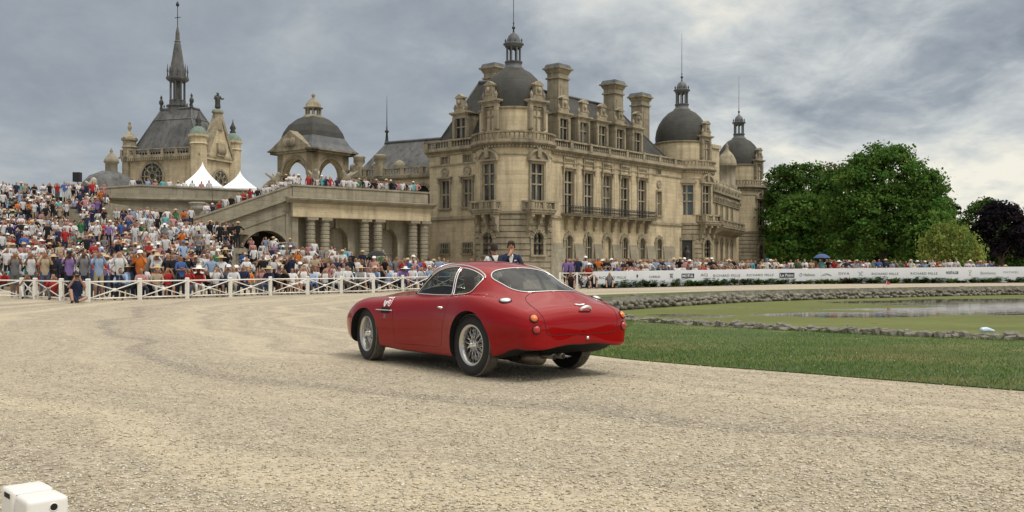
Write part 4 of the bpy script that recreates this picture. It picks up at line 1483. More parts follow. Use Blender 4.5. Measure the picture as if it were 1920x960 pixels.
def car_grid(NU=280, NV=120):
    rings = []
    tail, nose = np.array([-0.945, 0, .52]), np.array([3.28, 0, .47])
    r0 = ring(SEC[0])
    for dx, ky, ku, kd in ((-.944, .02, .02, .02), (-.941, .48, .22, .60), (-.927, .745, .48, .90), (-.888, .885, .70, .97), (-.81, .962, .87, 1.0)):
        q = r0 - tail
        q[:, 1] *= ky
        q[:, 2] *= np.where(q[:, 2] > 0, ku, kd)
        q = tail + q
        q[:, 0] = dx
        rings.append(q)
    rings += [ring(s) for s in SEC]
    r1 = ring(SEC[-1])
    for dx, k in ((3.10, .90), (3.19, .74), (3.25, .5), (3.278, .02)):
        q = nose + (r1 - nose) * k
        q[:, 0] = dx
        rings.append(q)
    G = np.array(rings)                      # (nu, 12, 3)
    # mirror across the centre plane so the surface crosses it smoothly
    fl = np.array([1, -1, 1])
    E = np.concatenate([G[:, 3:0:-1] * fl, G, G[:, -2:-5:-1] * fl], axis=1)
    dv = np.linalg.norm(np.diff(E[5:-4], axis=1), axis=2).mean(0)
    v = np.concatenate([[0], np.cumsum(dv)])
    vq = np.concatenate([np.linspace(v[3], v[4], 6)[:-1], np.linspace(v[4], v[14], NV - 5)])
    H = nspline(v, E.transpose(1, 0, 2), vq).transpose(1, 0, 2)
    du = np.linalg.norm(np.diff(G, axis=0), axis=2)[:, 3:].max(1) ** 0.85
    u = np.concatenate([[0], np.cumsum(du)])
    uq = np.linspace(0, u[-1], NU)
    P = nspline(u, H, uq)
    P[:, 0, 1] = 0
    P[:, -1, 1] = 0
    P[:, :, 1] = np.maximum(P[:, :, 1], 0)
    return P


def poly_inside(poly, q):
    """vectorised even-odd test, q (n,2)"""
    x, y = q[:, 0], q[:, 1]
    ins = np.zeros(len(q), bool)
    n = len(poly)
    for i in range(n):
        x1, y1 = poly[i]
        x2, y2 = poly[(i + 1) % n]
        c = (y1 > y) != (y2 > y)
        with np.errstate(divide='ignore', invalid='ignore'):
            xi = (x2 - x1) * (y - y1) / (y2 - y1 + 1e-12) + x1
        ins ^= c & (x < xi)
    return ins


def poly_near(poly, q):
    best = np.full(len(q), 1e9)
    out = q.copy()
    n = len(poly)
    for i in range(n):
        a = np.array(poly[i])
        b = np.array(poly[(i + 1) % n])
        d = b - a
        t = np.clip(((q - a) @ d) / (d @ d + 1e-12), 0, 1)
        p = a + t[:, None] * d
        e = ((q - p) ** 2).sum(1)
        k = e < best
        best[k] = e[k]
        out[k] = p[k]
    return out


def build_car():
    paint, nt, b = newmat('red_paint')
    b.inputs['Base Color'].default_value = (0.26, 0.0012, 0.004, 1)
    b.inputs['Roughness'].default_value = 0.4
    b.inputs['Specular IOR Level'].default_value = 0.0
    b.inputs['Coat Weight'].default_value = 1.0
    b.inputs['Coat IOR'].default_value = 1.38
    b.inputs['Coat Roughness'].default_value = 0.005
    plain('chrome', (0.82, 0.82, 0.82), 0.12, metal=1.0)
    plain('alloy', (0.62, 0.61, 0.58), 0.28, metal=1.0)
    plain('rubber', (0.016, 0.016, 0.016), 0.75, vary=0.2, scale=30)
    plain('tread', (0.16, 0.145, 0.12), 0.9, vary=0.35, scale=25)
    plain('car_black', (0.006, 0.006, 0.006), 0.8)
    plain('car_leather', (0.022, 0.02, 0.02), 0.5)
    plain('muffler_steel', (0.17, 0.15, 0.125), 0.4, metal=0.8, vary=0.35, scale=9)
    plain('sticker_white', (0.82, 0.80, 0.78), 0.5)
    plain('sticker_blue', (0.05, 0.06, 0.22), 0.5)
    plain('sticker_red', (0.5, 0.02, 0.03), 0.5)
    for nm, c in (('amber_lens', (0.75, 0.16, 0.01)), ('red_lens', (0.45, 0.008, 0.01))):
        plain(nm, c, 0.12, coat=1.0)
    m, nt, _ = newmat('car_glass')
    nt.nodes.remove(nt.nodes['Principled BSDF'])
    tr = nd(nt, 'ShaderNodeBsdfTransparent', {0: (0.40, 0.43, 0.42)})
    gl = nd(nt, 'ShaderNodeBsdfGlossy', {0: (0.9, 0.9, 0.9), 'Roughness': 0.02})
    fr = nd(nt, 'ShaderNodeLayerWeight', {0: 0.5})
    mx = nd(nt, 'ShaderNodeMixShader', {0: mth(nt, 'ADD', mth(nt, 'MULTIPLY', mth(nt, 'POWER', fr.outputs[1], 4.5), 0.65), 0.045), 1: tr.outputs[0], 2: gl.outputs[0]})
    nt.links.new(mx.outputs[0], nt.nodes['Material Output'].inputs[0])

    P = car_grid()
    NU, NV = P.shape[:2]
    base = P.copy()
    Pu = np.gradient(base, axis=0)
    Pv = np.gradient(base, axis=1)
    idx = np.arange(NU * NV).reshape(NU, NV)
    F = np.stack([idx[:-1, :-1], idx[1:, :-1], idx[1:, 1:], idx[:-1, 1:]], -1).reshape(-1, 4)
    V = P.reshape(-1, 3)
    F = F[:, ::-1] if np.cross(Pu[NU // 2, NV // 3], Pv[NU // 2, NV // 3])[1] < 0 else F
    Vu, Vv = Pu.reshape(-1, 3), Pv.reshape(-1, 3)
    vj = np.tile(np.arange(NV), NU)
    # valley between rear wing and cabin lies near the 7th control point
    reg = np.zeros(len(F), int)
    used = np.zeros(len(V), bool)
    ref = BVHTree.FromPolygons([tuple(p) for p in V], [tuple(int(i) for i in f) for f in F])

    ref2 = BVHTree.FromPolygons([tuple(p) for p in V * [1, -1, 1]] , [tuple(int(i) for i in f) for f in F])

    def cut(rid, poly, A, ok):
        """A (3x2) projects to the plane of the outline; faces wholly inside become region rid"""
        poly = np.asarray(poly, float)
        q = base.reshape(-1, 3) @ A
        ins = poly_inside(poly, q) & ok
        fin = ins[F].all(1) & (reg == 0)
        edge = ins[F].any(1) & ~ins[F].all(1) & (reg == 0)
        sn = np.zeros(len(V), bool)
        sn[np.unique(F[edge])] = True
        sn &= ins & ~used
        k = np.nonzero(sn)[0]
        tgt = poly_near(poly, q[k])
        d = tgt - q[k]
        a, c = Vu[k] @ A, Vv[k] @ A
        det = a[:, 0] * c[:, 1] - a[:, 1] * c[:, 0]
        det = np.where(np.abs(det) < 1e-9, 1e-9, det)
        s = (d[:, 0] * c[:, 1] - d[:, 1] * c[:, 0]) / det
        t = (a[:, 0] * d[:, 1] - a[:, 1] * d[:, 0]) / det
        s, t = np.clip(s, -1.6, 1.6), np.clip(t, -1.6, 1.6)
        V[k] += Vu[k] * s[:, None] + Vv[k] * t[:, None]
        reg[fin] = rid
        used[k] = True
        return k

    XZ = np.array([[1, 0], [0, 0], [0, 1.0]])
    XY = np.array([[1, 0], [0, 1], [0, 0.0]])
    YT = np.array([[0, 1], [1, 0], [0, 1.0]])
    yy, zz, xx = base.reshape(-1, 3)[:, 1], base.reshape(-1, 3)[:, 2], base.reshape(-1, 3)[:, 0]
    ang = np.linspace(0, 2 * PI, 73)[:-1]
    ARCH = ((-0.005, .325, .398), (2.345, .30, .378))
    rims = []
    for k, (cx, cz, r) in enumerate(ARCH):
        rims.append(cut(1, [(cx + r * math.cos(a), cz + r * math.sin(a)) for a in ang], XZ, (yy > .3) & (zz < .8)))
    dg = crom([(1.305, .880), (1.12, 1.014), (.95, 1.135), (.81, 1.181), (.66, 1.196), (.572, 1.188)], 6)
    DG = [tuple(p) for p in dg] + [(.505, .876), (.86, .874)]
    qg = crom([(.538, 1.183), (.42, 1.168), (.31, 1.142), (.20, 1.103), (.145, 1.068), (.142, 1.02), (.17, .955), (.205, .915), (.27, .895)], 4)
    QG = [tuple(p) for p in qg] + [(.472, .878)]
    cab = (vj > NV * 0.52) & (zz > .85)
    cut(2, DG, XZ, cab)
    cut(3, QG, XZ, cab)
    rw = crom([(.186, -.14), (.186, 0), (.184, .14), (.172, .30), (.145, .385), (.095, .437), (.03, .447), (-.10, .43), (-.235, .425), (-.335, .40), (-.41, .335), (-.455, .19), (-.468, 0), (-.455, -.19)], 5)
    rw = [tuple(p) for p in rw if p[1] >= -1e-9]
    RWf = [(x, -y) for x, y in rw[::-1]] + rw
    cut(4, RWf, XY, zz > .86)
    ws = crom([(1.10, -.2), (1.105, 0), (1.10, .25), (1.06, .45), (1.10, .515), (1.24, .555), (1.37, .575), (1.50, .52), (1.68, .30), (1.75, 0), (1.74, -.2)], 5)
    ws = [tuple(p) for p in ws if p[1] >= -1e-9]
    cut(5, [(x, -y) for x, y in ws[::-1]] + ws, XY, (zz > .84))
    bt = crom([(-.2, .475), (0, .476), (.265, .468), (.385, .41), (.462, .30), (.506, .13), (.527, -.07), (.517, -.22), (.503, -.36), (.478, -.43), (.41, -.452), (.12, -.458), (0, -.459), (-.2, -.459)], 5)
    bt = [tuple(p) for p in bt if p[0] >= -1e-9]
    cut(6, [(-y, t) for y, t in bt[::-1]] + bt, YT, (xx < -.3) & (zz > .455))
    DR = [(1.665, .838), (1.648, .66), (1.622, .485), (1.612, .31), (1.575, .268), (.64, .288), (.585, .31), (.566, .47), (.512, .61), (.474, .75), (.468, .868), (.86, .869), (1.31, .872)]
    cut(7, DR, XZ, (vj < NV * 0.64) & (zz > .2))
    jbot = int(np.argmin(np.abs(P[NU // 2, :NV // 2, 2] - .2) + (P[NU // 2, :NV // 2, 1] < .6)))
    fb = np.tile(np.arange(NV - 1), NU - 1)
    e1, e2 = V[F[:, 2]] - V[F[:, 0]], V[F[:, 3]] - V[F[:, 1]]
    fn_ = np.cross(e1, e2)
    fn_ /= np.linalg.norm(fn_, axis=1)[:, None] + 1e-12
    reg[(reg == 0) & (np.abs(fn_[:, 2]) > .8) & (fb < jbot + 2)] = 8

    car = thing('sports_car', 'red vintage coupe with wire wheels driving on the pale gravel', 'car', (*CAR_LOC, 0), CAR_YAW)
    nrm = np.cross(Vu, Vv)
    nrm /= np.linalg.norm(nrm, axis=1)[:, None] + 1e-12
    nrm[(nrm[:, 1] < 0) & (np.abs(nrm[:, 1]) > .3)] *= -1

    def piece(name, ids, mat, sides, parent=car, off=0.0, smooth=True):
        f = F[np.isin(reg, ids)]
        vv = V + nrm * off
        outs = []
        if sides == 'both':
            A = np.concatenate([vv, vv * [1, -1, 1]])
            B = np.concatenate([f, f[:, ::-1] + len(vv)])
            # weld the centre line
            remap = np.arange(len(A))
            cen = np.nonzero(np.abs(vv[:, 1]) < 1e-5)[0]
            remap[cen + len(vv)] = cen
            B = remap[B]
            outs.append((A, B))
        else:
            outs.append((vv, f))
            outs.append((vv * [1, -1, 1], f[:, ::-1]))
        res = []
        for A, B in outs:
            u, inv = np.unique(B, return_inverse=True)
            me = fast_mesh(name, A[u], inv.reshape(B.shape), mat, smooth=smooth)
            res.append(link(name, me, parent))
        return res

    body = piece('body', [0], paint, 'both')[0]
    piece('underbody', [8], MAT['car_black'], 'both')
    doors = piece('door', [7], paint, 'each')
    boot = piece('boot_lid', [6], paint, 'both')[0]
    dgl = piece('door_glass', [2], MAT['car_glass'], 'each')
    qgl = piece('quarter_window', [3], MAT['car_glass'], 'each')
    rwo = piece('rear_window', [4], MAT['car_glass'], 'both')[0]
    wso = piece('windscreen', [5], MAT['car_glass'], 'both')[0]
    inn = nrm.copy()
    # lining: pull inwards towards the centre of the cabin
    cen = np.array([0.9, 0, .62])
    Vk = V.copy()
    dirs = cen - V
    dirs[:, 0] *= .25
    dirs /= np.linalg.norm(dirs, axis=1)[:, None]
    V[:] = V + dirs * .022
    piece('cabin_lining', [0, 6, 7], MAT['car_black'], 'both')
    V[:] = Vk

    def onside(x, z, lift=0.0, s=1):
        h = ref.ray_cast(Vector((x, 2, z)), Vector((0, -1, 0)))
        p = h[0]
        n = h[1] if h[1].y > 0 else -h[1]
        p = p + n * lift
        return Vector((p.x, p.y * s, p.z)), Vector((n.x, n.y * s, n.z))

    def ontop(x, y, lift=0.0):
        s = -1 if y < 0 else 1
        h = ref.ray_cast(Vector((x, max(abs(y), 1e-4), 3)), Vector((0, 0, -1)))
        p = h[0]
        n = h[1] if h[1].z > 0 else -h[1]
        p = p + n * lift
        return Vector((p.x, p.y * s, p.z)), Vector((n.x, n.y * s, n.z))

    def onrear(y, t, lift=0.0):
        s = -1 if y < 0 else 1
        d = Vector((1, 0, -1)).normalized()
        o = Vector((t / 2, max(abs(y), 1e-4), t / 2)) - d * 3
        h = ref.ray_cast(o, d)
        p = h[0]
        n = h[1] if h[1].dot(d) < 0 else -h[1]
        p = p + n * lift
        return Vector((p.x, p.y * s, p.z)), Vector((n.x, n.y * s, n.z))

    def dense(poly, step=.02, closed=True):
        out = []
        n = len(poly)
        for i in range(n if closed else n - 1):
            a, b = np.array(poly[i]), np.array(poly[(i + 1) % n])
            k = max(1, int(np.linalg.norm(b - a) / step))
            out += [tuple(a + (b - a) * j / k) for j in range(k)]
        if not closed:
            out.append(tuple(poly[-1]))
        return out

    ch, blk = MAT['chrome'], MAT['car_black']
    for s, g, q, d in zip((1, -1), dgl, qgl, doors):
        MB().tube([onside(x, z, .004, s)[0] for x, z in dense(DG)], .0062, 6, closed=True).build('window_trim', ch, g)
        MB().tube([onside(x, z, .004, s)[0] for x, z in dense(QG)], .0072, 6, closed=True).build('window_trim', ch, q)
        rail = crom([(1.03, 1.100), (.94, 1.156), (.81, 1.198), (.66, 1.213), (.52, 1.203), (.40, 1.182), (.28, 1.150), (.17, 1.104), (.125, 1.068)], 6)
        MB().tube([onside(x, z, .004, s)[0] for x, z in rail], .011, 6).build('drip_rail', MAT['alloy'], car)
        ap = crom([(1.335, .872), (1.15, 1.016), (.98, 1.14)], 8)
        MB().tube([onside(x, z, .002, s)[0] for x, z in ap], .012, 6).build('pillar_seal', blk, car)
        seam = dense([(1.665, .838), (1.648, .66), (1.622, .485), (1.612, .31), (1.575, .268), (.64, .288), (.585, .31), (.566, .47), (.512, .61), (.474, .75), (.468, .862)], .03, False)
        MB().tube([onside(x, z, -.0015, s)[0] for x, z in seam], .0032, 5).build('shut_line', blk, d)
        # door handle: a lever on a round boss
        hp, hn = onside(.60, .735, .012, s)
        hb = MB()
        hb.tube([hp + Vector((.055, 0, .006)), hp + Vector((.02, s * .012, .004)), hp + Vector((-.02, s * .01, 0))], [.007, .010, .012], 8)
        hb.tube([hp + Vector((-.022, -s * .02, -.004)), hp + Vector((-.022, s * .008, -.004))], .017, 10)
        hb.build('door_handle', ch, d)
        # side vent: dark hexagon mouth with a long bright strip
        vb = MB()
        pts = [onside(x, z, .0025, s)[0] for x, z in ((1.93, .665), (1.90, .70), (1.73, .70), (1.70, .665), (1.73, .628), (1.90, .628))]
        vb.add(pts, [tuple(range(6))])
        vb.build('side_vent', blk, car)
        MB().tube([onside(x, .664 - (2.02 - x) * .0, .010, s)[0] for x in np.linspace(2.03, 1.655, 14)], .0075, 6).build('vent_strip', ch, car)
        zb = MB()
        zp = [(1.835, .605), (1.795, .605), (1.835, .572), (1.795, .572)]
        zb.tube([onside(x, z, .003, s)[0] for x, z in (zp if s > 0 else [(3.63 - x, z) for x, z in zp])], .0045, 5)
        zb.build('maker_emblem', MAT['alloy'], car)
        # fuel filler on the rear wing
        fp, fn = ontop(-.445, s * .652, .0)
        T = Matrix.Translation(fp) @ fn.to_track_quat('Z', 'Y').to_matrix().to_4x4()
        MB(T).lathe(0, 0, [(.072, -.004), (.072, .003), (.066, .005)], 28).build('filler_seat', blk, car)
        fc = MB(T @ Matrix.Scale(.8, 4, (0, 1, 0)))
        fc.lathe(0, 0, [(.060, 0), (.060, .010), (.052, .020), (.03, .026), (.001, .028)], 24)
        fc.build('filler_cap', ch, car)
        for nm, t, yv, r in (('indicator_lamp', -.218, .622, .039), ('tail_lamp', -.362, .612, .039)):
            lp, ln = onrear(s * yv, t, 0)
            T = Matrix.Translation(lp) @ ln.to_track_quat('Z', 'Y').to_matrix().to_4x4()
            l = MB(T).lathe(0, 0, [(r, .006), (r * .93, .014), (r * .7, .022), (r * .35, .027), (.001, .028)], 24).build(nm, MAT['amber_lens' if 'ind' in nm else 'red_lens'], car)
            MB(T).lathe(0, 0, [(r * 1.01, -.01), (r * 1.07, .003), (r * 1.02, .006), (r * .98, .004)], 24, cap=False).build('lamp_bezel', MAT['alloy'], l)
            MB(T).lathe(0, 0, [(r * 1.22, -.012), (r * 1.24, .003), (r * 1.05, .006)], 24).build('lamp_gasket', blk, l)
        # headlamp
        hp2 = Vector((3.02, s * .50, .60))
        T = Matrix.Translation(hp2) @ Vector((.86, s * .25, .25)).to_track_quat('Z', 'Y').to_matrix().to_4x4()
        MB(T).lathe(0, 0, [(.10, .0), (.10, .035), (.085, .06), (.05, .075), (.001, .08)], 24).build('headlamp', ch, car)
    MB().tube([ontop(x, y, .004)[0] for x, y in dense(RWf, .03)], .0072, 6, closed=True).build('window_trim', ch, rwo)
    full_ws = [(x, -y) for x, y in ws[::-1]] + ws
    MB().tube([ontop(x, y, .003)[0] for x, y in dense(full_ws, .04)], .008, 6, closed=True).build('window_trim', ch, wso)
    BT = [(-y, t) for y, t in bt[::-1]] + bt
    MB().tube([onrear(y, t, -.001)[0] for y, t in dense(BT, .03)], .0042, 5, closed=True).build('shut_line', blk, boot)
    # boot badge (spread wings), boot handle, lock
    bp_, bn = onrear(-.07, -.03, .004)
    T = Matrix.Translation(bp_) @ bn.to_track_quat('Z', 'X').to_matrix().to_4x4()
    right = Vector((0, -1, 0))
    upv = bn.cross(right).normalized()
    if upv.z < 0:
        upv = -upv
    wing = [(-.075, .016), (-.04, .017), (-.018, .008), (.018, .008), (.04, .017), (.075, .016), (.055, -.004), (.02, -.014), (-.02, -.014), (-.055, -.004)]
    wb = MB()
    n = len(wing)
    vs = [bp_ + right * a + upv * c for a, c in wing] + [bp_ + right * a + upv * c + bn * .006 for a, c in wing]
    wb.add(vs, [tuple(range(n)), tuple(range(2 * n - 1, n - 1, -1))] + [(i, (i + 1) % n, n + (i + 1) % n, n + i) for i in range(n)])
    wb.build('winged_badge', MAT['sticker_white'], boot)
    hp, hn = onrear(-.07, -.17, .0)
    hb = MB()
    loop = [hp + right * (.075 * math.cos(a)) + Vector((-.6, 0, .5)) * (.012 + .034 * abs(math.sin(a))) + Vector((0, 0, .022)) * math.sin(a) for a in np.linspace(0, PI, 13)]
    hb.tube(loop, [.010 + .010 * math.sin(a) for a in np.linspace(0, PI, 13)], 8)
    hb.build('boot_handle', ch, boot)
    MB().tube([hp + right * a - Vector((0, 0, .02)) + hn * .001 for a in (-.065, 0, .065)], .012, 6).build('handle_recess', blk, boot)
    lp, ln = onrear(-.06, -.495, 0)
    T = Matrix.Translation(lp) @ ln.to_track_quat('Z', 'Y').to_matrix().to_4x4()
    MB(T).lathe(0, 0, [(.019, 0), (.019, .012), (.012, .022), (.001, .026)], 14).build('boot_lock', ch, body)  # small chrome dome of the lock below the boot lid
    # race stickers on the front wing
    def decal(name, pts, mat, lift, parent=body):
        vs = [onside(x, z, lift + .003)[0] for x, z in pts]
        n = len(vs)
        vs.append(onside(sum(p[0] for p in pts) / n, sum(p[1] for p in pts) / n, lift + .003)[0])
        return MB().add(vs, [(i, (i + 1) % n, n) for i in range(n)]).build(name, mat, parent)
    sh = decal('shield_sticker', [(1.885, .815), (1.80, .820), (1.80, .765), (1.83, .715), (1.85, .70), (1.875, .735), (1.887, .77)], MAT['sticker_white'], .0022)
    decal('shield_mark', [(1.872, .805), (1.845, .807), (1.842, .735), (1.862, .765)], MAT['sticker_blue'], .0036, sh)
    decal('shield_mark', [(1.832, .807), (1.815, .808), (1.842, .728)], MAT['sticker_red'], .0036, sh)
    cs = decal('round_sticker', [(1.748 + .046 * math.cos(a), .768 + .056 * math.sin(a)) for a in np.linspace(0, 2 * PI, 25)[:-1]], MAT['sticker_white'], .0022)
    rg = MB()
    rg.tube([onside(1.748 + .028 * math.cos(a), .768 + .034 * math.sin(a), .006)[0] for a in np.linspace(R(40), R(320), 14)], .005, 5)
    rg.tube([onside(x, .768, .006)[0] for x in (1.765, 1.735)], .005, 5)
    rg.build('sticker_letter', MAT['sticker_red'], cs)
    # wheel wells
    for s in (1, -1):
        for (cx, cz, r), k in zip(ARCH, rims):
            kk = [V[i] for i in k if abs(math.hypot(V[i][0] - cx, V[i][2] - cz) - r) < .012]
            kk.sort(key=lambda p: math.atan2(p[0] - cx, p[2] - cz))
            wm = MB()
            vs = []
            for p in kk:
                vs += [(p[0], s * p[1], p[2]), (p[0], s * (p[1] - .012), p[2]), (p[0] * .985 + cx * .015, s * .44, p[2] * .985 + cz * .015)]
            fs = []
            for i in range(len(kk) - 1):
                fs += [(3 * i + j, 3 * i + 3 + j, 3 * i + 4 + j, 3 * i + 1 + j) for j in (0, 1)]
            wm.add(vs, fs, 0, True)
            arc = [a for a in np.linspace(-.35, PI + .35, 40)]
            wm.add([(cx + (r + .02) * math.cos(a), s * .445, cz + (r + .02) * math.sin(a)) for a in arc], [tuple(range(len(arc)))])
            wm.build('wheel_well', blk, car)
    # wheels
    for cx in (0.055, WB + .02):
        for s in (1, -1):
            st = R(-8) if cx > 1 else 0
            T = Matrix.Translation((cx, s * .672, .342)) @ Matrix.Rotation(st, 4, 'Z') @ Matrix.Rotation(-s * PI / 2, 4, 'X')
            hub = MB(T)                                   # local z points outwards
            hub.lathe(0, 0, [(.055, -.06), (.055, .03), (.042, .045), (.032, .075), (.022, .085), (.001, .087)], 20)
            for a in (0.5, 0.5 + PI):                     # two-eared knock-off nut
                hub.tube([(.02 * math.cos(a), .02 * math.sin(a), .068), (.075 * math.cos(a), .075 * math.sin(a), .072)], [.014, .010], 6)
            wh = hub.build('wheel', ch, car)
            ty = MB(T)
            prof = [(.222, -.07), (.235, -.078), (.275, -.086), (.315, -.082), (.332, -.070)]
            ty.lathe(0, 0, prof, 56, 0, cap=False)
            ty.lathe(0, 0, [(r_, -z_) for r_, z_ in prof[::-1]], 56, 0, cap=False)
            tp = [(.332, -.070)]
            for g in range(5):
                z0 = -.066 + g * .0275
                tp += [(.3425, z0), (.3425, z0 + .019), (.336, z0 + .0205), (.336, z0 + .0255)]
            tp = tp[:-2] + [(.332, .070)]
            ty.lathe(0, 0, tp, 56, 1, cap=False, smooth=False)
            for i in range(70):                           # tread blocks
                a = 2 * PI * i / 70
                for z0, z1, da in ((-.07, -.028, .02), (-.014, .02, -.02), (.03, .07, .02)):
                    ty.tube([(.342 * math.cos(a), .342 * math.sin(a), z0), (.342 * math.cos(a + da), .342 * math.sin(a + da), z1)], .0045, 3, 1, smooth=False)
            ty.build('tyre', [MAT['rubber'], MAT['tread']], wh)
            rm = MB(T)
            rm.lathe(0, 0, [(.198, .058), (.222, .078), (.230, .074), (.225, .060), (.205, .05), (.198, .0), (.198, -.05), (.222, -.07)], 56, cap=False)
            rm.build('rim', MAT['alloy'], wh)
            sp = MB(T)
            for i in range(72):
                a = 2 * PI * i / 72
                tw = (.30 if i % 2 else -.30) * (1.6 if i % 4 < 2 else 1)
                zi, zo = (.040, .045) if i % 3 == 0 else (-.045, .03) if i % 3 == 1 else (.03, -.01)
                sp.tube([(.045 * math.cos(a + tw), .045 * math.sin(a + tw), zi), (.2 * math.cos(a), .2 * math.sin(a), zo)], .0026, 4)
            sp.build('spokes', MAT['chrome'], wh)
            MB(T).lathe(0, 0, [(.001, -.055), (.155, -.055), (.155, -.045), (.07, -.03), (.07, -.02)], 24, cap=False).build('brake_disc', MAT['muffler_steel'], wh)
    # exhaust, rear axle
    ex = MB()
    ex.tube([(-.15, .34, .225), (-.42, .33, .225), (-.62, .31, .235), (-.66, .30, .24)], [.07, .085, .085, .05], 14)
    ex.build('muffler', MAT['muffler_steel'], car)
    for y in (.345, .225):
        tp = MB()
        tp.tube([(-.58, .31 + (y - .31) * .4, .245), (-.74, y, .262), (-.885, y, .265)], .030, 12)
        t = tp.build('tail_pipe', MAT['muffler_steel'], car)
        MB().tube([(-.872, y, .265), (-.8875, y, .265)], .0245, 12).build('pipe_mouth', blk, t)
    MB().tube([(0, -.62, .34), (0, -.1, .34), (0, 0, .34), (0, .1, .34), (0, .62, .34)], [.035, .04, .11, .04, .035], 10).build('rear_axle', blk, car)
    MB().box(-.42, 2.7, -.56, .56, .25, .32).build('floor_pan', blk, car)
    # cabin: seats, dashboard, steering wheel, parcel shelf
    lea = MAT['car_leather']
    for y in (.36, -.36):
        b = MB()
        b.frus(.62, 1.12, y - .23, y + .23, .30, .60, 1.10, y - .20, y + .20, .44)
        b.frus(.48, .66, y - .21, y + .21, .38, .34, .45, y - .17, y + .17, .93)
        st_ = b.build('seat', lea, car)
    MB().frus(1.36, 1.75, -.64, .64, .55, 1.42, 1.70, -.60, .60, .80).build('dashboard', lea, car)
    T = Matrix.Translation((1.17, -.36, .74)) @ Matrix.Rotation(R(68), 4, 'Y')
    sw = MB(T)
    sw.tube([(.19 * math.cos(a), .19 * math.sin(a), 0) for a in np.linspace(0, 2 * PI, 33)[:-1]], .012, 6, closed=True)
    for a in (0, 2.1, 4.2):
        sw.tube([(0, 0, .02), (.19 * math.cos(a), .19 * math.sin(a), 0)], .008, 5)
    sw.build('steering_wheel', lea, car)
    MB().frus(-.42, .32, -.56, .56, .66, -.40, .30, -.50, .50, .78).build('parcel_shelf', lea, car)
    # grille mouth on the nose
    gm = MB()
    gp = [(3.262, y, z) for y, z in ((-.34, .50), (-.22, .57), (.22, .57), (.34, .50), (.28, .40), (-.28, .40))]
    gm.add([(p[0] + .004 - abs(p[1]) * .12, p[1], p[2]) for p in gp], [tuple(range(6))])
    gm.build('grille', blk, car)
    return car


CAR = build_car()


# ---------------------------------------------------------------- ground, pond, lawn, gravel
def gravel_mat():
    m, nt, b = newmat('gravel')
    tc = nd(nt, 'ShaderNodeTexCoord')
    ov = tc.outputs['Object']
    v1 = nd(nt, 'ShaderNodeTexVoronoi', {'Vector': ov, 'Scale': 46.0, 'Randomness': 1.0})
    v2 = nd(nt, 'ShaderNodeTexVoronoi', {'Vector': ov, 'Scale': 17.0})
    n1 = nd(nt, 'ShaderNodeTexNoise', {'Vector': ov, 'Scale': 0.34, 'Detail': 6.0, 'Roughness': 0.62, 'Distortion': 0.6})
    n2 = nd(nt, 'ShaderNodeTexNoise', {'Vector': ov, 'Scale': 9.0, 'Detail': 5.0, 'Roughness': 0.7})
    n4 = nd(nt, 'ShaderNodeTexNoise', {'Vector': ov, 'Scale': 3.2, 'Detail': 4.0, 'Roughness': 0.65})
    # wheel tracks sweep round the basin in arcs
    sep = nd(nt, 'ShaderNodeSeparateXYZ', {0: ov})
    dx, dy = mth(nt, 'SUBTRACT', sep.outputs[0], 17.0), mth(nt, 'SUBTRACT', sep.outputs[1], 30.0)
    rad = mth(nt, 'SQRT', mth(nt, 'ADD', mth(nt, 'MULTIPLY', dx, dx), mth(nt, 'MULTIPLY', dy, dy)))
    n3 = nd(nt, 'ShaderNodeTexNoise', {'Vector': ov, 'Scale': 0.16, 'Detail': 2.0})
    rr = mth(nt, 'ADD', rad, mth(nt, 'MULTIPLY', n3.outputs[0], 5.0))
    tr = nd(nt, 'ShaderNodeTexNoise', {'W': mth(nt, 'MULTIPLY', rr, 0.75), 'Scale': 1.0, 'Detail': 4.0, 'Roughness': 0.6}, noise_dimensions='1D')
    sepc = nd(nt, 'ShaderNodeSeparateColor', {0: v1.outputs['Color']})
    g = ramp(nt, sepc.outputs[0], [(0.0, (0.15, 0.13, 0.10)), (0.14, (0.33, 0.29, 0.22)), (0.55, (0.47, 0.42, 0.325)), (0.85, (0.57, 0.52, 0.415)), (1.0, (0.70, 0.66, 0.57))])
    fine = (0.53, 0.465, 0.35)
    lo = ramp(nt, mth(nt, 'ADD', mth(nt, 'MULTIPLY', n1.outputs[0], 0.45), mth(nt, 'MULTIPLY', tr.outputs[0], 0.55)), [(0.38, 0.0), (0.58, 1.0)])
    col = mixc(nt, mth(nt, 'MULTIPLY', lo, 0.6), g, fine)
    dark = ramp(nt, n2.outputs[0], [(0.34, 0.5), (0.5, 0.0)])
    col = mixc(nt, mth(nt, 'MULTIPLY', dark, mth(nt, 'SUBTRACT', 1.0, mth(nt, 'MULTIPLY', lo, 0.6))), col, (0.15, 0.125, 0.09))
    col = mixc(nt, 1.0, col, ramp(nt, tr.outputs[0], [(0.3, (0.68, 0.67, 0.69)), (0.65, (0.95, 0.94, 0.91))]), 'MULTIPLY')
    col = mixc(nt, 1.0, col, ramp(nt, n4.outputs[0], [(0.3, (0.88, 0.88, 0.88)), (0.7, (1.06, 1.05, 1.04))]), 'MULTIPLY')
    nt.links.new(col, b.inputs['Base Color'])
    b.inputs['Roughness'].default_value = 0.95
    b.inputs['Specular IOR Level'].default_value = 0.15
    h = mth(nt, 'ADD', mth(nt, 'MULTIPLY', mth(nt, 'SUBTRACT', 1.0, v1.outputs[0]), 0.5), mth(nt, 'ADD', mth(nt, 'MULTIPLY', n2.outputs[0], 0.8), mth(nt, 'MULTIPLY', n1.outputs[0], 2.5)))
    bp = nd(nt, 'ShaderNodeBump', {'Height': h, 'Strength': 0.75, 'Distance': 0.02})
    nt.links.new(bp.outputs[0], b.inputs['Normal'])
    return m


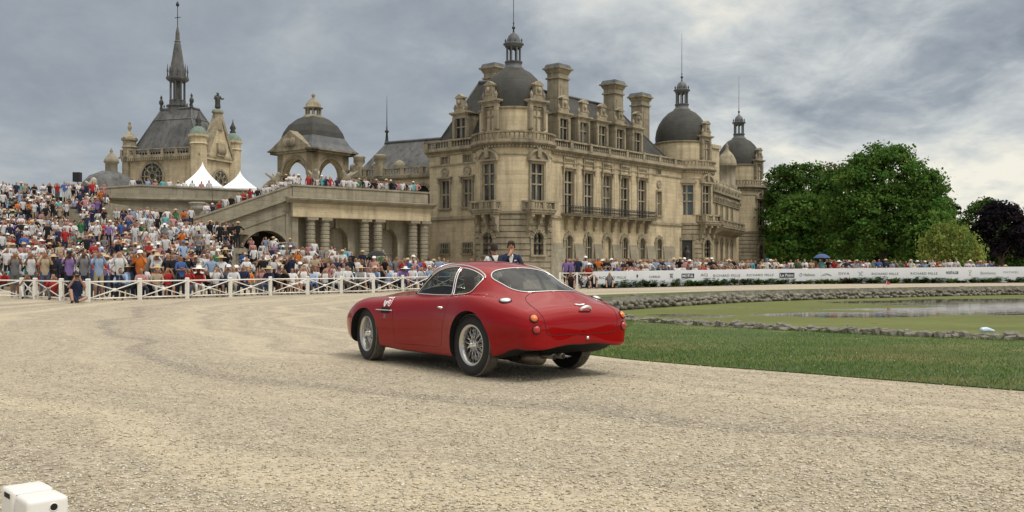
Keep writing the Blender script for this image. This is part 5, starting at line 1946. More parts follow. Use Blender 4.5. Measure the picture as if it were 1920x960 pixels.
def attr_mat(name, rough=0.85, sheen=0.0, trans=0.0, spec=0.3):
    m, nt, b = newmat(name)
    a = nd(nt, 'ShaderNodeVertexColor', layer_name='Col')
    nt.links.new(a.outputs[0], b.inputs['Base Color'])
    b.inputs['Roughness'].default_value = rough
    b.inputs['Specular IOR Level'].default_value = spec
    if trans:
        tl = nd(nt, 'ShaderNodeBsdfTranslucent', {0: a.outputs[0]})
        mx = nd(nt, 'ShaderNodeMixShader', {0: trans, 1: b.outputs[0], 2: tl.outputs[0]})
        nt.links.new(mx.outputs[0], nt.nodes['Material Output'].inputs[0])
    return m


def grass_mat():
    m, nt, b = newmat('lawn')
    tc = nd(nt, 'ShaderNodeTexCoord')
    ov = tc.outputs['Object']
    mp = nd(nt, 'ShaderNodeMapping', {0: ov, 2: (0, 0, R(40)), 3: (0.35, 1.0, 1.0)})
    n1 = nd(nt, 'ShaderNodeTexNoise', {'Vector': mp.outputs[0], 'Scale': 0.9, 'Detail': 5.0, 'Roughness': 0.6})
    n2 = nd(nt, 'ShaderNodeTexNoise', {'Vector': ov, 'Scale': 30.0, 'Detail': 4.0, 'Roughness': 0.7})
    col = ramp(nt, n1.outputs[0], [(0.3, (0.05, 0.095, 0.018)), (0.5, (0.09, 0.135, 0.03)), (0.68, (0.21, 0.185, 0.065))])
    col = mixc(nt, 1.0, col, ramp(nt, n2.outputs[0], [(0.3, 0.55), (0.7, 1.25)]), 'MULTIPLY')
    nt.links.new(col, b.inputs['Base Color'])
    b.inputs['Roughness'].default_value = 0.95
    bp = nd(nt, 'ShaderNodeBump', {'Height': n2.outputs[0], 'Strength': 0.8, 'Distance': 0.05})
    nt.links.new(bp.outputs[0], b.inputs['Normal'])
    return m


def water_mat():
    """open water with mats of duckweed floating on it"""
    m, nt, b = newmat('pond_water')
    tc = nd(nt, 'ShaderNodeTexCoord')
    ov = tc.outputs['Object']
    sep = nd(nt, 'ShaderNodeSeparateXYZ', {0: ov})
    x, y = sep.outputs[0], sep.outputs[1]
    mp = nd(nt, 'ShaderNodeMapping', {0: ov, 2: (0, 0, R(-32)), 3: (0.26, 1.0, 1.0)})
    n1 = nd(nt, 'ShaderNodeTexNoise', {'Vector': mp.outputs[0], 'Scale': 0.42, 'Detail': 7.0, 'Roughness': 0.66, 'Distortion': 0.4})
    n2 = nd(nt, 'ShaderNodeTexNoise', {'Vector': ov, 'Scale': 5.0, 'Detail': 5.0, 'Roughness': 0.7})

    def blob(cx, cy, rx, ry, ang):
        ca, sa = math.cos(ang), math.sin(ang)
        ex, ey = mth(nt, 'SUBTRACT', x, cx), mth(nt, 'SUBTRACT', y, cy)
        u = mth(nt, 'DIVIDE', mth(nt, 'ADD', mth(nt, 'MULTIPLY', ex, ca), mth(nt, 'MULTIPLY', ey, sa)), rx)
        v = mth(nt, 'DIVIDE', mth(nt, 'SUBTRACT', mth(nt, 'MULTIPLY', ey, ca), mth(nt, 'MULTIPLY', ex, sa)), ry)
        d = mth(nt, 'SQRT', mth(nt, 'ADD', mth(nt, 'MULTIPLY', u, u), mth(nt, 'MULTIPLY', v, v)))
        return mth(nt, 'SUBTRACT', 1.0, d)
    BL = [(24.0, 40.5, 12.0, 7.5, .25), (11.6, 34.0, 4.4, 2.3, .05), (16.5, 36.0, 4.6, 1.7, .1), (6.2, 33.2, 2.0, 1.3, .0), (22.0, 48.0, 9.0, 2.2, .45)]
    f = None
    for q in BL:
        k = blob(*q)
        f = k if f is None else mth(nt, 'MAXIMUM', f, k)
    f = mth(nt, 'MAXIMUM', f, -0.40)
    open_ = mth(nt, 'ADD', f, mth(nt, 'MULTIPLY', mth(nt, 'SUBTRACT', n1.outputs[0], 0.5), 3.4))
    msk = ramp(nt, open_, [(0.10, 0.0), (0.17, 1.0)])
    weed = mixc(nt, n2.outputs[0], (0.085, 0.105, 0.026), (0.20, 0.215, 0.085))
    weed = mixc(nt, ramp(nt, n1.outputs[0], [(0.35, 0.35), (0.6, 0.0)]), weed, (0.05, 0.06, 0.018))
    nt.links.new(weed, b.inputs['Base Color'])
    b.inputs['Roughness'].default_value = 0.85
    b.inputs['Specular IOR Level'].default_value = 0.1
    nb = nd(nt, 'ShaderNodeBump', {'Height': n2.outputs[0], 'Strength': 0.4, 'Distance': 0.03})
    nt.links.new(nb.outputs[0], b.inputs['Normal'])
    rp = nd(nt, 'ShaderNodeTexNoise', {'Vector': ov, 'Scale': 2.2, 'Detail': 3.0})
    rb = nd(nt, 'ShaderNodeBump', {'Height': rp.outputs[0], 'Strength': 0.06, 'Distance': 0.05})
    w = nd(nt, 'ShaderNodeBsdfPrincipled', {'Base Color': (0.018, 0.020, 0.014), 'Roughness': 0.04, 'IOR': 1.33, 'Normal': rb.outputs[0]})
    mx = nd(nt, 'ShaderNodeMixShader', {0: msk, 1: b.outputs[0], 2: w.outputs[0]})
    nt.links.new(mx.outputs[0], nt.nodes['Material Output'].inputs[0])
    return m


gravel_mat()
grass_mat()
water_mat()
attr_mat('pebbles', 0.9)
attr_mat('blades', 0.8, trans=0.25)
stone('rubble', (0.30, 0.28, 0.235), (0.17, 0.16, 0.135), dirt=(0.07, 0.07, 0.055), amt=0.6, scale=2.2, course=9.0)

POND = crom([(60, -5), (25, 6.6), (14, 11.9), (8.05, 15.4), (5.3, 17.7), (2.7, 20.9), (1.5, 25), (1.3, 30), (2.2, 34.6), (3.9, 37.3), (11.2, 46), (20.5, 52.7), (31, 58.4), (60, 70.5)], 8)
LAWN = crom([(60, -14), (13, 2.0), (7.5, 7.0), (4.86, 9.3), (3.24, 10.8), (2.2, 11.7), (1.15, 12.9), (.1, 15.2), (-.75, 21), (-.7, 30), (.9, 36.8), (3.4, 40.3), (11, 47.6), (20.5, 53.9), (31, 59.3), (60, 71.2)], 8)


def fill(name, outer, inner, z, mat, parent=None):
    """flat sheet between closed outlines"""
    bm = bmesh.new()
    edges = []
    for loop in ([outer] + ([inner] if inner is not None else [])):
        vs = [bm.verts.new((p[0], p[1], z)) for p in loop]
        edges += [bm.edges.new((vs[i], vs[(i + 1) % len(vs)])) for i in range(len(vs))]
    bmesh.ops.triangle_fill(bm, edges=edges, use_beauty=True)
    for f in bm.faces:
        if f.normal.z < 0:
            f.normal_flip()
    me = bpy.data.meshes.new(name)
    bm.to_mesh(me)
    bm.free()
    me.materials.append(mat)
    return link(name, me, parent)


def build_ground():
    far = [(-1500, -200), (1500, -200), (1500, 2500), (-1500, 2500)]
    pond = [tuple(p) for p in POND] + [(75, 74), (75, -12)]
    g = fill('ground', far, pond, 0.0, MAT['gravel'])
    tag(g, kind='structure')
    lawn_o = [tuple(p) for p in LAWN]
    lawn_i = [tuple(p) for p in POND]
    vs = []
    # lawn as a strip: match both outlines by nearest arc fraction
    n = 260
    def res(P, n):
        P = np.array(P)
        s = np.concatenate([[0], np.cumsum(np.linalg.norm(np.diff(P, axis=0), axis=1))])
        q = np.linspace(0, s[-1], n)
        return np.stack([np.interp(q, s, P[:, 0]), np.interp(q, s, P[:, 1])], 1)
    # pair along matching control spans so the strip does not twist
    def spans(P, keys, per):
        out = []
        for a, b in zip(keys[:-1], keys[1:]):
            seg = P[a:b + 1]
            out += [tuple(x) for x in res(seg, per)[:-1]]
        out.append(tuple(P[keys[-1]]))
        return out
    Lk = [0, 8, 24, 40, 48, 64, 72, 80, 88, 96, 104, 112, 120]
    Pk = [0, 8, 24, 32, 40, 48, 56, 64, 72, 80, 88, 96, 104]
    A, B = spans(LAWN, Lk, 14), spans(POND, Pk, 14)
    mb = MB()
    m = len(A)
    v = [(x, y, .012) for x, y in A] + [(x, y, .03) for x, y in B] + [(x, y, -.05) for x, y in A]
    mb.add(v, [(i, i + 1, m + i + 1, m + i) for i in range(m - 1)] + [(i, i + 1, 2 * m + i + 1, 2 * m + i) for i in range(m - 1)], 0, True)
    lw = mb.build('lawn', MAT['lawn'])
    tag(lw, kind='structure')
    w = fill('pond_water', [tuple(p) for p in POND] + [(80, 78), (80, -14)], None, -.5, MAT['pond_water'])
    tag(w, kind='structure')
    bed = fill('pond_bed', [(-2, 3), (90, -20), (90, 90), (0, 45)], None, -1.2, MAT['dark_void'])
    tag(bed, kind='structure')
    return A, B


LA, PB = build_ground()


def stone_mesh(k, sx, sy, sz):
    r = random.Random(k)
    bm = bmesh.new()
    bmesh.ops.create_icosphere(bm, subdivisions=1, radius=.5)
    for v in bm.verts:
        c = v.co
        q = Vector((max(-.36, min(.36, c.x)), max(-.36, min(.36, c.y)), max(-.34, min(.34, c.z)))) / .36 * .5
        q += Vector((r.uniform(-.09, .09), r.uniform(-.09, .09), r.uniform(-.09, .09)))
        v.co = Vector((q.x * sx, q.y * sy, q.z * sz))
    me = bpy.data.meshes.new('stone')
    bm.to_mesh(me)
    bm.free()
    me.materials.append(MAT['rubble'])
    return me


def build_pond_wall():
    P = np.array(POND)
    s = np.concatenate([[0], np.cumsum(np.linalg.norm(np.diff(P, axis=0), axis=1))])
    pos = lambda q: (np.interp(q, s, P[:, 0]), np.interp(q, s, P[:, 1]))
    # solid core below the stones
    nx = [tuple(p) for p in P]
    core = MB()
    T = np.gradient(P, axis=0)
    T /= np.linalg.norm(T, axis=1)[:, None]
    N = np.stack([T[:, 1], -T[:, 0]], 1)                     # towards the water
    cen = np.array([20, 32])
    N *= np.sign(((cen - P) * N).sum(1))[:, None]
    m = len(P)
    v = [(*(P[i] - N[i] * .25), .02) for i in range(m)] + [(*(P[i] + N[i] * .10), .02) for i in range(m)] + [(*(P[i] + N[i] * .14), -1.1) for i in range(m)]
    core.add(v, [(i, i + 1, m + i + 1, m + i) for i in range(m - 1)] + [(m + i, m + i + 1, 2 * m + i + 1, 2 * m + i) for i in range(m - 1)])
    wall = thing('pond_wall', 'low rubble stone edging round the green pond', 'wall', (2, 25, 0))
    o = core.build('wall_core', MAT['rubble'], wall)
    o.location = (-2, -25, 0)
    ms = [stone_mesh(i, 1, 1, 1) for i in range(10)]
    rs = random.Random(5)
    cnt = 0
    s_near0, s_near1 = 60.0, 0
    # arc positions of the visible near edge
    qs = [q for q in np.arange(0, s[-1], .05)]
    near = [q for q in qs if pos(q)[1] < 23 and pos(q)[1] > 11 and pos(q)[0] < 10]
    q = near[0]
    while q < near[-1] and cnt < 285:
        L = rs.uniform(.09, .21)
        X, Y = pos(q + L / 2)
        X2, Y2 = pos(q + L / 2 + .05)
        a = math.atan2(Y2 - Y, X2 - X)
        i = int(np.searchsorted(s, q)) % m
        n = N[i]
        for row in range(3):
            wd = rs.uniform(.11, .2)
            off = -.19 + .16 * row + rs.uniform(-.02, .02)
            h = rs.uniform(.10, .20)
            o = bpy.data.objects.new('stone', rs.choice(ms))
            COL.objects.link(o)
            o.parent = wall
            o.location = (X + n[0] * off - 2, Y + n[1] * off - 25, .03 + rs.uniform(-.05, .05))
            o.rotation_euler = (rs.uniform(-.3, .3), rs.uniform(-.3, .3), a + rs.uniform(-.35, .35))
            o.scale = (L * rs.uniform(.98, 1.15), wd * 1.1, h)
            cnt += 1
        q += L
    # stones farther off: one mass of real stones
    base = []
    for me in ms:
        V = np.array([v.co[:] for v in me.vertices])
        Fm = np.array([p.vertices[:] for p in me.polygons])
        base.append((V, Fm))
    VV, FF = [], []
    off_ = 0
    q = near[-1] + .1
    while q < s[-1] - 2:
        X, Y = pos(q)
        L = rs.uniform(.14, .36)
        X2, Y2 = pos(q + .05)
        a = math.atan2(Y2 - Y, X2 - X)
        i = min(m - 1, int(np.searchsorted(s, q)))
        n = N[i]
        for row in range(3):
            V, Fm = base[rs.randrange(10)]
            L_ = L * rs.uniform(.7, 1.25)
            sc = np.array([L_, rs.uniform(.18, .36), rs.uniform(.12, .26)])
            Q = V * sc
            c_, s_ = math.cos(a + rs.uniform(-.4, .4)), math.sin(a + rs.uniform(-.4, .4))
            Q = np.stack([Q[:, 0] * c_ - Q[:, 1] * s_, Q[:, 0] * s_ + Q[:, 1] * c_, Q[:, 2]], 1)
            zz = (-.09, -.22, -.40)[row] + rs.uniform(-.07, .07)
            oo = (-.06, .10, .14)[row]
            Q += [X + n[0] * oo - 2, Y + n[1] * oo - 25, zz]
            VV.append(Q)
            FF.append(Fm + off_)
            off_ += len(V)
        q += L * .85
    me = fast_mesh('far_stones', np.concatenate(VV), np.concatenate(FF), MAT['rubble'])
    tag(link('far_stones', me, wall), kind='stuff')


build_pond_wall()


def build_pebbles():
    """loose stones lying on the near gravel"""
    n = 76000
    rs = np.random.RandomState(3)
    D = 3.6 + 8.5 * rs.rand(n) ** 1.6
    px = rs.rand(n) * 2100 - 90
    X = (px - 960) * D / FPX
    lawn = poly_inside([tuple(p) for p in LAWN] + [(60, 80)], np.stack([X, D], 1)) & (X > 0)
    X, D = X[~lawn], D[~lawn]
    n = len(X)
    r = .0034 + .0085 * rs.rand(n) ** 2.4
    base = np.array([(1, 0, 0), (-.2, 1, 0), (-1, .1, 0), (.1, -1, 0), (.1, .1, .75), (0, 0, -.6)])
    fc = np.array([(0, 1, 4), (1, 2, 4), (2, 3, 4), (3, 0, 4), (1, 0, 5), (2, 1, 5), (3, 2, 5), (0, 3, 5)])
    a = rs.rand(n) * 2 * PI
    ca, sa = np.cos(a), np.sin(a)
    J = base[None] + rs.randn(n, 6, 3) * .18
    J *= (r[:, None, None] * np.stack([np.ones(n) * 1.25, .75 + .5 * rs.rand(n), .6 + .35 * rs.rand(n)], 1)[:, None, :])
    V = np.stack([J[:, :, 0] * ca[:, None] - J[:, :, 1] * sa[:, None] + X[:, None], J[:, :, 0] * sa[:, None] + J[:, :, 1] * ca[:, None] + D[:, None], J[:, :, 2] + (r * .25)[:, None]], 2)
    Fq = (np.arange(n)[:, None, None] * 6 + fc[None]).reshape(-1, 3)
    pal = np.array([(.52, .46, .34), (.62, .57, .46), (.44, .38, .27), (.36, .31, .23), (.27, .24, .19), (.56, .48, .33), (.62, .59, .51), (.46, .44, .39)])
    c = pal[rs.choice(8, n, p=[.27, .2, .17, .1, .05, .13, .04, .04])] * (.85 + .3 * rs.rand(n, 1))
    me = fast_mesh('gravel_stones', V.reshape(-1, 3), Fq, MAT['pebbles'], cols=np.repeat(c, 8, axis=0))
    o = link('gravel_stones', me)
    tag(o, 'loose pale pebbles scattered over the gravel drive', 'gravel', kind='stuff')


build_pebbles()


def build_grass():
    rs = np.random.RandomState(9)
    n = 150000
    # sample the near lawn strip between its outline and the pond edge
    A, B = np.array(LA), np.array(PB)
    ok = np.nonzero((A[:, 1] > 4) & (A[:, 1] < 24) & (A[:, 0] < 10))[0]
    lo, hi = ok.min(), ok.max()
    seg = np.linalg.norm(A[1:] - A[:-1], axis=1) * np.linalg.norm(A[1:] - B[1:], axis=1)
    w = seg[lo:hi]
    k = lo + rs.choice(hi - lo, n, p=w / w.sum())
    t = rs.rand(n)
    u = rs.rand(n) ** .9 * 1.03 - .03 * rs.rand(n) ** 2
    P0 = A[k] + (A[k + 1] - A[k]) * t[:, None]
    P1 = B[k] + (B[k + 1] - B[k]) * t[:, None]
    P = P0 + (P1 - P0) * np.clip(u, -.02, .97)[:, None]
    h = (.018 + .028 * rs.rand(n)) * (1 + .7 * (u > .93))
    wv = .0035 + .004 * rs.rand(n)
    a = rs.rand(n) * 2 * PI
    le = rs.randn(n, 2) * .018
    V = np.zeros((n, 3, 3))
    V[:, 0, :2] = P + np.stack([np.cos(a), np.sin(a)], 1) * wv[:, None]
    V[:, 1, :2] = P - np.stack([np.cos(a), np.sin(a)], 1) * wv[:, None]
    V[:, 2, :2] = P + le
    V[:, :2, 2] = .012
    V[:, 2, 2] = .012 + h
    pal = np.array([(.05, .105, .018), (.075, .13, .025), (.10, .15, .035), (.17, .17, .06), (.04, .08, .015)])
    c = pal[rs.choice(5, n, p=[.3, .3, .15, .1, .15])] * (1.4 + .6 * rs.rand(n, 1))
    # dry streaks run along the strip
    ang_ = k * .11 + t * .11
    dry = np.sin(ang_ * 2.3 + 1) * .5 + np.sin(u * 9.0 + ang_) * .6 + np.sin(u * 3.1 - ang_ * 4.1 + 2) * .5 + rs.randn(n) * .35
    f_ = np.clip(dry * .6 - .15, 0, .6)[:, None] * (1 - (u > .9)[:, None] * .8)
    c = c * (1 - f_) + np.array((.26, .22, .085)) * (.8 + .4 * rs.rand(n, 1)) * f_
    me = fast_mesh('grass_blades', V.reshape(-1, 3), np.arange(3 * n).reshape(-1, 3), MAT['blades'], cols=c)
    tag(link('grass_blades', me), 'short green grass with dry patches beside the pond', 'grass', kind='stuff')
    # white clover heads
    m = 520
    j = rs.choice(n, m)
    Q = P[j]
    base = np.array([(1, 0, 0), (0, 1, 0), (-1, 0, 0), (0, -1, 0), (0, 0, 1), (0, 0, -1.0)])
    fc = np.array([(0, 1, 4), (1, 2, 4), (2, 3, 4), (3, 0, 4), (1, 0, 5), (2, 1, 5), (3, 2, 5), (0, 3, 5)])
    r = .005 + .005 * rs.rand(m)
    V = base[None] * r[:, None, None] + np.concatenate([Q, .05 + .02 * rs.rand(m, 1)], 1)[:, None, :]
    me = fast_mesh('clover_heads', V.reshape(-1, 3), (np.arange(m)[:, None, None] * 6 + fc[None]).reshape(-1, 3), MAT['pebbles'], cols=np.tile((.5, .5, .40), (8 * m, 1)))
    tag(link('clover_heads', me), 'tiny white clover flowers dotted through the lawn', 'flowers', kind='stuff')


build_grass()


# ---------------------------------------------------------------- white rail fence (left) and the post close to us
FENCE_H = .76
FP = [(755, 546), (700, 549.4), (640, 550.6), (577, 552.5), (507, 554), (432, 557), (351, 559.7), (262, 562.4), (165, 566)]
FENCE = [((px - 960) * (2160 / (py - 500)) / FPX, 2160 / (py - 500)) for px, py in FP]
_d = [(FENCE[0][0] - FENCE[4][0]) / 4, (FENCE[0][1] - FENCE[4][1]) / 4]
FENCE = [(FENCE[0][0] + _d[0] * k, FENCE[0][1] + _d[1] * k) for k in (4, 3, 2, 1)] + FENCE
FENCE2 = [at(165, 32.7), at(115, 33.9), at(66, 35.4), at(41, 36.0), at(-60, 37.5)]


def build_fence():
    f = thing('rail_fence', 'white cross-braced rail fence along the front of the seated crowd', 'fence', (*FENCE[-1], 0))
    O = Vector((*FENCE[-1], 0))
    W_ = MAT['white_paint']
    pts = FENCE + FENCE2[1:]
    for i, (x, y) in enumerate(pts):
        b = MB()
        x -= O.x
        y -= O.y
        b.box(x - .062, x + .062, y - .062, y + .062, 0, FENCE_H)
        b.frus(x - .07, x + .07, y - .07, y + .07, FENCE_H, x - .045, x + .045, y - .045, y + .045, FENCE_H + .03)
        b.build('post', W_, f)
    for i in range(len(pts) - 1):
        a, c = Vector((*pts[i], 0)) - O, Vector((*pts[i + 1], 0)) - O
        d = (c - a).normalized()
        p, q = a + d * .06, c - d * .06
        up = Vector((0, 0, 1))
        for z in (.10, FENCE_H - .08):
            MB().tube([p + up * z, q + up * z], .026, 6).build('rail', W_, f)
        MB().tube([p + up * .12, q + up * (FENCE_H - .1)], .021, 6).build('brace', W_, f)
        sd = Vector((-d.y, d.x, 0)) * .03
        MB().tube([p + up * (FENCE_H - .1) + sd, q + up * .12 + sd], .021, 6).build('brace', W_, f)
        mid = (p + q) / 2 + up * (FENCE_H / 2 + .01)
        T = Matrix.Translation(mid) @ Matrix(((d.x, -d.y, 0, 0), (d.y, d.x, 0, 0), (0, 0, 1, 0), (0, 0, 0, 1))) @ Matrix.Rotation(PI / 2, 4, 'X')
        MB(T).lathe(0, 0, [(.06, -.035), (.06, .05), (.04, .07)], 12).build('boss', W_, f)
    # short piece seen over the car's tail
    pts = [at(1050, 51.0), at(1082, 51.8), at(1114, 52.4)]
    f2 = thing('rail_fence', 'short white rail fence piece beside the crouching photographers', 'fence', (*pts[0], 0))
    O = Vector((*pts[0], 0))
    for x, y in pts:
        MB().box(x - O.x - .05, x - O.x + .05, y - O.y - .05, y - O.y + .05, 0, .9).build('post', W_, f2)
    for i in range(2):
        a, c = Vector((*pts[i], 0)) - O, Vector((*pts[i + 1], 0)) - O
        for z in (.15, .85):
            MB().tube([a + Vector((0, 0, z)), c + Vector((0, 0, z))], .025, 6).build('rail', W_, f2)
        MB().tube([a + Vector((0, 0, .15)), c + Vector((0, 0, .85))], .02, 6).build('brace', W_, f2)
        MB().tube([a + Vector((0, .03, .85)), c + Vector((0, .03, .15))], .02, 6).build('brace', W_, f2)
    # the post just in front of us: two square plastic uprights side by side, one with a rail socket
    pm, nt, b = newmat('post_plastic')
    b.inputs['Base Color'].default_value = (.74, .73, .70, 1)
    b.inputs['Roughness'].default_value = 0.4
    b.inputs['Subsurface Weight'].default_value = 0.0

    def rounded(name, w, h, parent, loc, mat=pm):
        bm = bmesh.new()
        bmesh.ops.create_cube(bm, size=1)
        for v in bm.verts:
            v.co = Vector((v.co.x * w, v.co.y * w, (v.co.z + .5) * h))
        bmesh.ops.bevel(bm, geom=[e for e in bm.edges], offset=.009, segments=3, affect='EDGES', profile=.6)
        me = bpy.data.meshes.new(name)
        bm.to_mesh(me)
        bm.free()
        me.materials.append(mat)
        for p in me.polygons:
            p.use_smooth = True
        return link(name, me, parent, loc)
    X, Y = (78 - 960) * 1.80 / FPX, 1.80
    fp = thing('gate_post', 'white plastic double fence post with a round rail socket close to us', 'fence post', (X, Y, 0), R(43))
    hp = EYE - (928 - HOR) * 1.80 / FPX
    a = rounded('upright', .074, hp, fp, (0, 0, 0))
    b_ = rounded('upright', .074, hp + .004, fp, (-.002, .079, 0))
    T = Matrix.Translation((.010, -.0372, hp - .0175)) @ Matrix.Rotation(PI / 2, 4, 'X')
    MB(T).lathe(0, 0, [(.0085, -.001), (.0085, .0005), (.007, .0012), (.0065, .0006)], 24, cap=False).build('socket_rim', pm, a)
    MB(T).lathe(0, 0, [(.0072, .0006), (.0001, .0007)], 24).build('socket_hole', MAT['car_black'], a)
    for yy, xx in ((-.0445, -.03), (-.0445, .0)):
        pass
    MB().box(-.030, .018, -.0375, -.0355, hp - .012, hp - .003).build('slot', MAT['car_black'], b_)
    MB().box(-.0378, -.0365, -.022, .012, hp - .012, hp - .003).build('slot', MAT['car_black'], b_)


build_fence()


# ---------------------------------------------------------------- sponsor banner with its lettering
BAN = [(1112, 53.5), (1457, 66.0), (1915, 72.5), (2100, 75)]
BANP = [at(px, D) for px, D in BAN]


def ban_pos(px):
    """point along the banner under a photo column"""
    for (p0, D0), (p1, D1) in zip(BAN[:-1], BAN[1:]):
        if p0 <= px <= p1:
            a, c = at(p0, D0), at(p1, D1)
            t = (px - 960) / FPX
            dx, dy = c[0] - a[0], c[1] - a[1]
            k = (t * a[1] - a[0]) / (dx - t * dy)
            return a[0] + dx * k, a[1] + dy * k, math.atan2(dy, dx)


def ban_h(px):
    return .93 + .27 * (px - 1112) / 803


def build_banner():
    b = thing('sponsor_banner', 'long low white sponsor banner with dark lettering across the park', 'banner', (*BANP[0], 0))
    O = BANP[0]
    wm = plain('banner_vinyl', (.70, .71, .74), .6, vary=.04, scale=.5)
    tm = plain('banner_print', (.03, .035, .05), .7)
    gm = plain('banner_grey_print', (.22, .24, .28), .7)
    pxs = sorted(list(range(1112, 2100, 61)) + [1457])
    for p0, p1 in zip(pxs[:-1], pxs[1:]):
        a, c = ban_pos(p0), ban_pos(p1)
        T, L = seg_frame(a[:2], c[:2])
        T = Matrix.Translation((-O[0], -O[1], 0)) @ T
        q = MB(T)
        h0, h1 = ban_h(p0), ban_h(p1)
        q.prism([(.004, 0), (L - .004, 0), (L - .004, h1), (.004, h0)], -.03, .03)
        q.build('banner_panel', wm, b)

    def text(s, px, w_px, hf=.46, zf=.62, mat=tm, bold=False, box=False, spacing=1.0):
        X, Y, a = ban_pos(px)
        cu = bpy.data.curves.new('tmp', 'FONT')
        cu.body = s
        cu.align_x = 'CENTER'
        cu.align_y = 'CENTER'
        cu.size = 1
        cu.space_character = spacing
        if bold:
            cu.offset = .018
        o = bpy.data.objects.new('tmp', cu)
        COL.objects.link(o)
        dg = bpy.context.evaluated_depsgraph_get()
        me = bpy.data.meshes.new_from_object(o.evaluated_get(dg))
        bpy.data.objects.remove(o)
        V = np.array([v.co[:] for v in me.vertices])
        x0, x1 = V[:, 0].min(), V[:, 0].max()
        y0, y1 = V[:, 1].min(), V[:, 1].max()
        # width wanted in metres along the banner
        q0, q1 = ban_pos(px - w_px / 2), ban_pos(px + w_px / 2)
        wm_ = math.hypot(q1[0] - q0[0], q1[1] - q0[1])
        h = ban_h(px) * hf * .5
        for v in me.vertices:
            v.co = ((v.co.x - (x0 + x1) / 2) / (x1 - x0) * wm_, -.006, (v.co.y - (y0 + y1) / 2) / (y1 - y0) * h)
        me.materials.clear()
        me.materials.append(mat)
        r = link('lettering', me, b, (X - O[0] + .036 * math.sin(a), Y - O[1] - .036 * math.cos(a), ban_h(px) * zf), a)
        if box:
            p = MB()
            p.box(-wm_ * .56, wm_ * .56, -.004, 0, -h * .85, h * .85)
            p.build('print_block', tm, b, r.location, a)
        return r
    for px in (1148, 1362, 1425, 1659, 1732):
        text('RICHARD MILLE', px, 50, .30, .62, spacing=1.15)
    text('CURIEUX', 1227, 21, .26, .62)
    text('MOTUL', 1289, 21, .34, .64, mat=wm, bold=True, box=True)
    text('ACJ', 1319, 13, .42, .66)
    text('Le Point', 1475, 25, .38, .58, mat=wm, bold=True, box=True)
    text('Helinox', 1517, 21, .36, .60)
    text('DIVA', 1582, 20, .34, .66, spacing=1.2)
    text('NOSTALGIE', 1785, 23, .36, .66, bold=True)
    text('Bonhams', 1852, 28, .34, .62, mat=gm)
    text('MATHIEU', 1895, 28, .26, .66, mat=gm, spacing=1.2)

    def mark(px, zf, polys, mat=tm, s=1.0):
        X, Y, a = ban_pos(px)
        q = MB()
        for pl in polys:
            q.tube([(x * s, -.006, z * s) for x, z in pl], .014, 4)
        q.build('printed_mark', mat, b, (X - O[0] + .036 * math.sin(a), Y - O[1] - .036 * math.cos(a), ban_h(px) * zf), a)
    mark(1194, .68, [[(-.06, .08), (.06, .08), (.06, -.01), (0, -.1), (-.06, -.01), (-.06, .08)], [(0, .07), (0, -.06)], [(-.04, .03), (.04, .03)]])
    mark(1258, .66, [[(-.16, .14), (-.1, .02), (-.05, .14), (0, .02), (.05, .14), (.1, .02), (.16, .14)], [(-.13, -.02), (.13, -.02)], [(-.05, -.1), (0, -.02), (.05, -.1)], [(-.14, -.14), (-.08, -.08)], [(.14, -.14), (.08, -.08)]])
    mark(1501, .60, [[(0, .12), (.12, 0), (0, -.12), (-.12, 0), (0, .12)]])
    mark(1549, .58, [[(-.4, -.06), (-.2, .06), (0, .1), (.2, .05), (.42, -.06)], [(-.25, -.03), (.1, .03), (.3, -.02)]], gm)
    mark(1613, .64, [[(-.18, .14), (0, -.02), (.16, -.16)], [(-.14, -.16), (.0, .0), (.12, .16), (.2, .1)], [(.02, .12), (.16, .14)]], gm)
    mark(1818, .64, [[(-.14, .14), (.16, .18), (.0, -.02), (-.08, -.16), (.12, -.16)], [(-.06, .02), (.1, .02)]], gm)


build_banner()


# ---------------------------------------------------------------- trees and border plants
plain('bark', (.085, .068, .05), .95, vary=.4, scale=5, bump=.5)
attr_mat('leaves', 0.85, trans=0.35, spec=0.08)


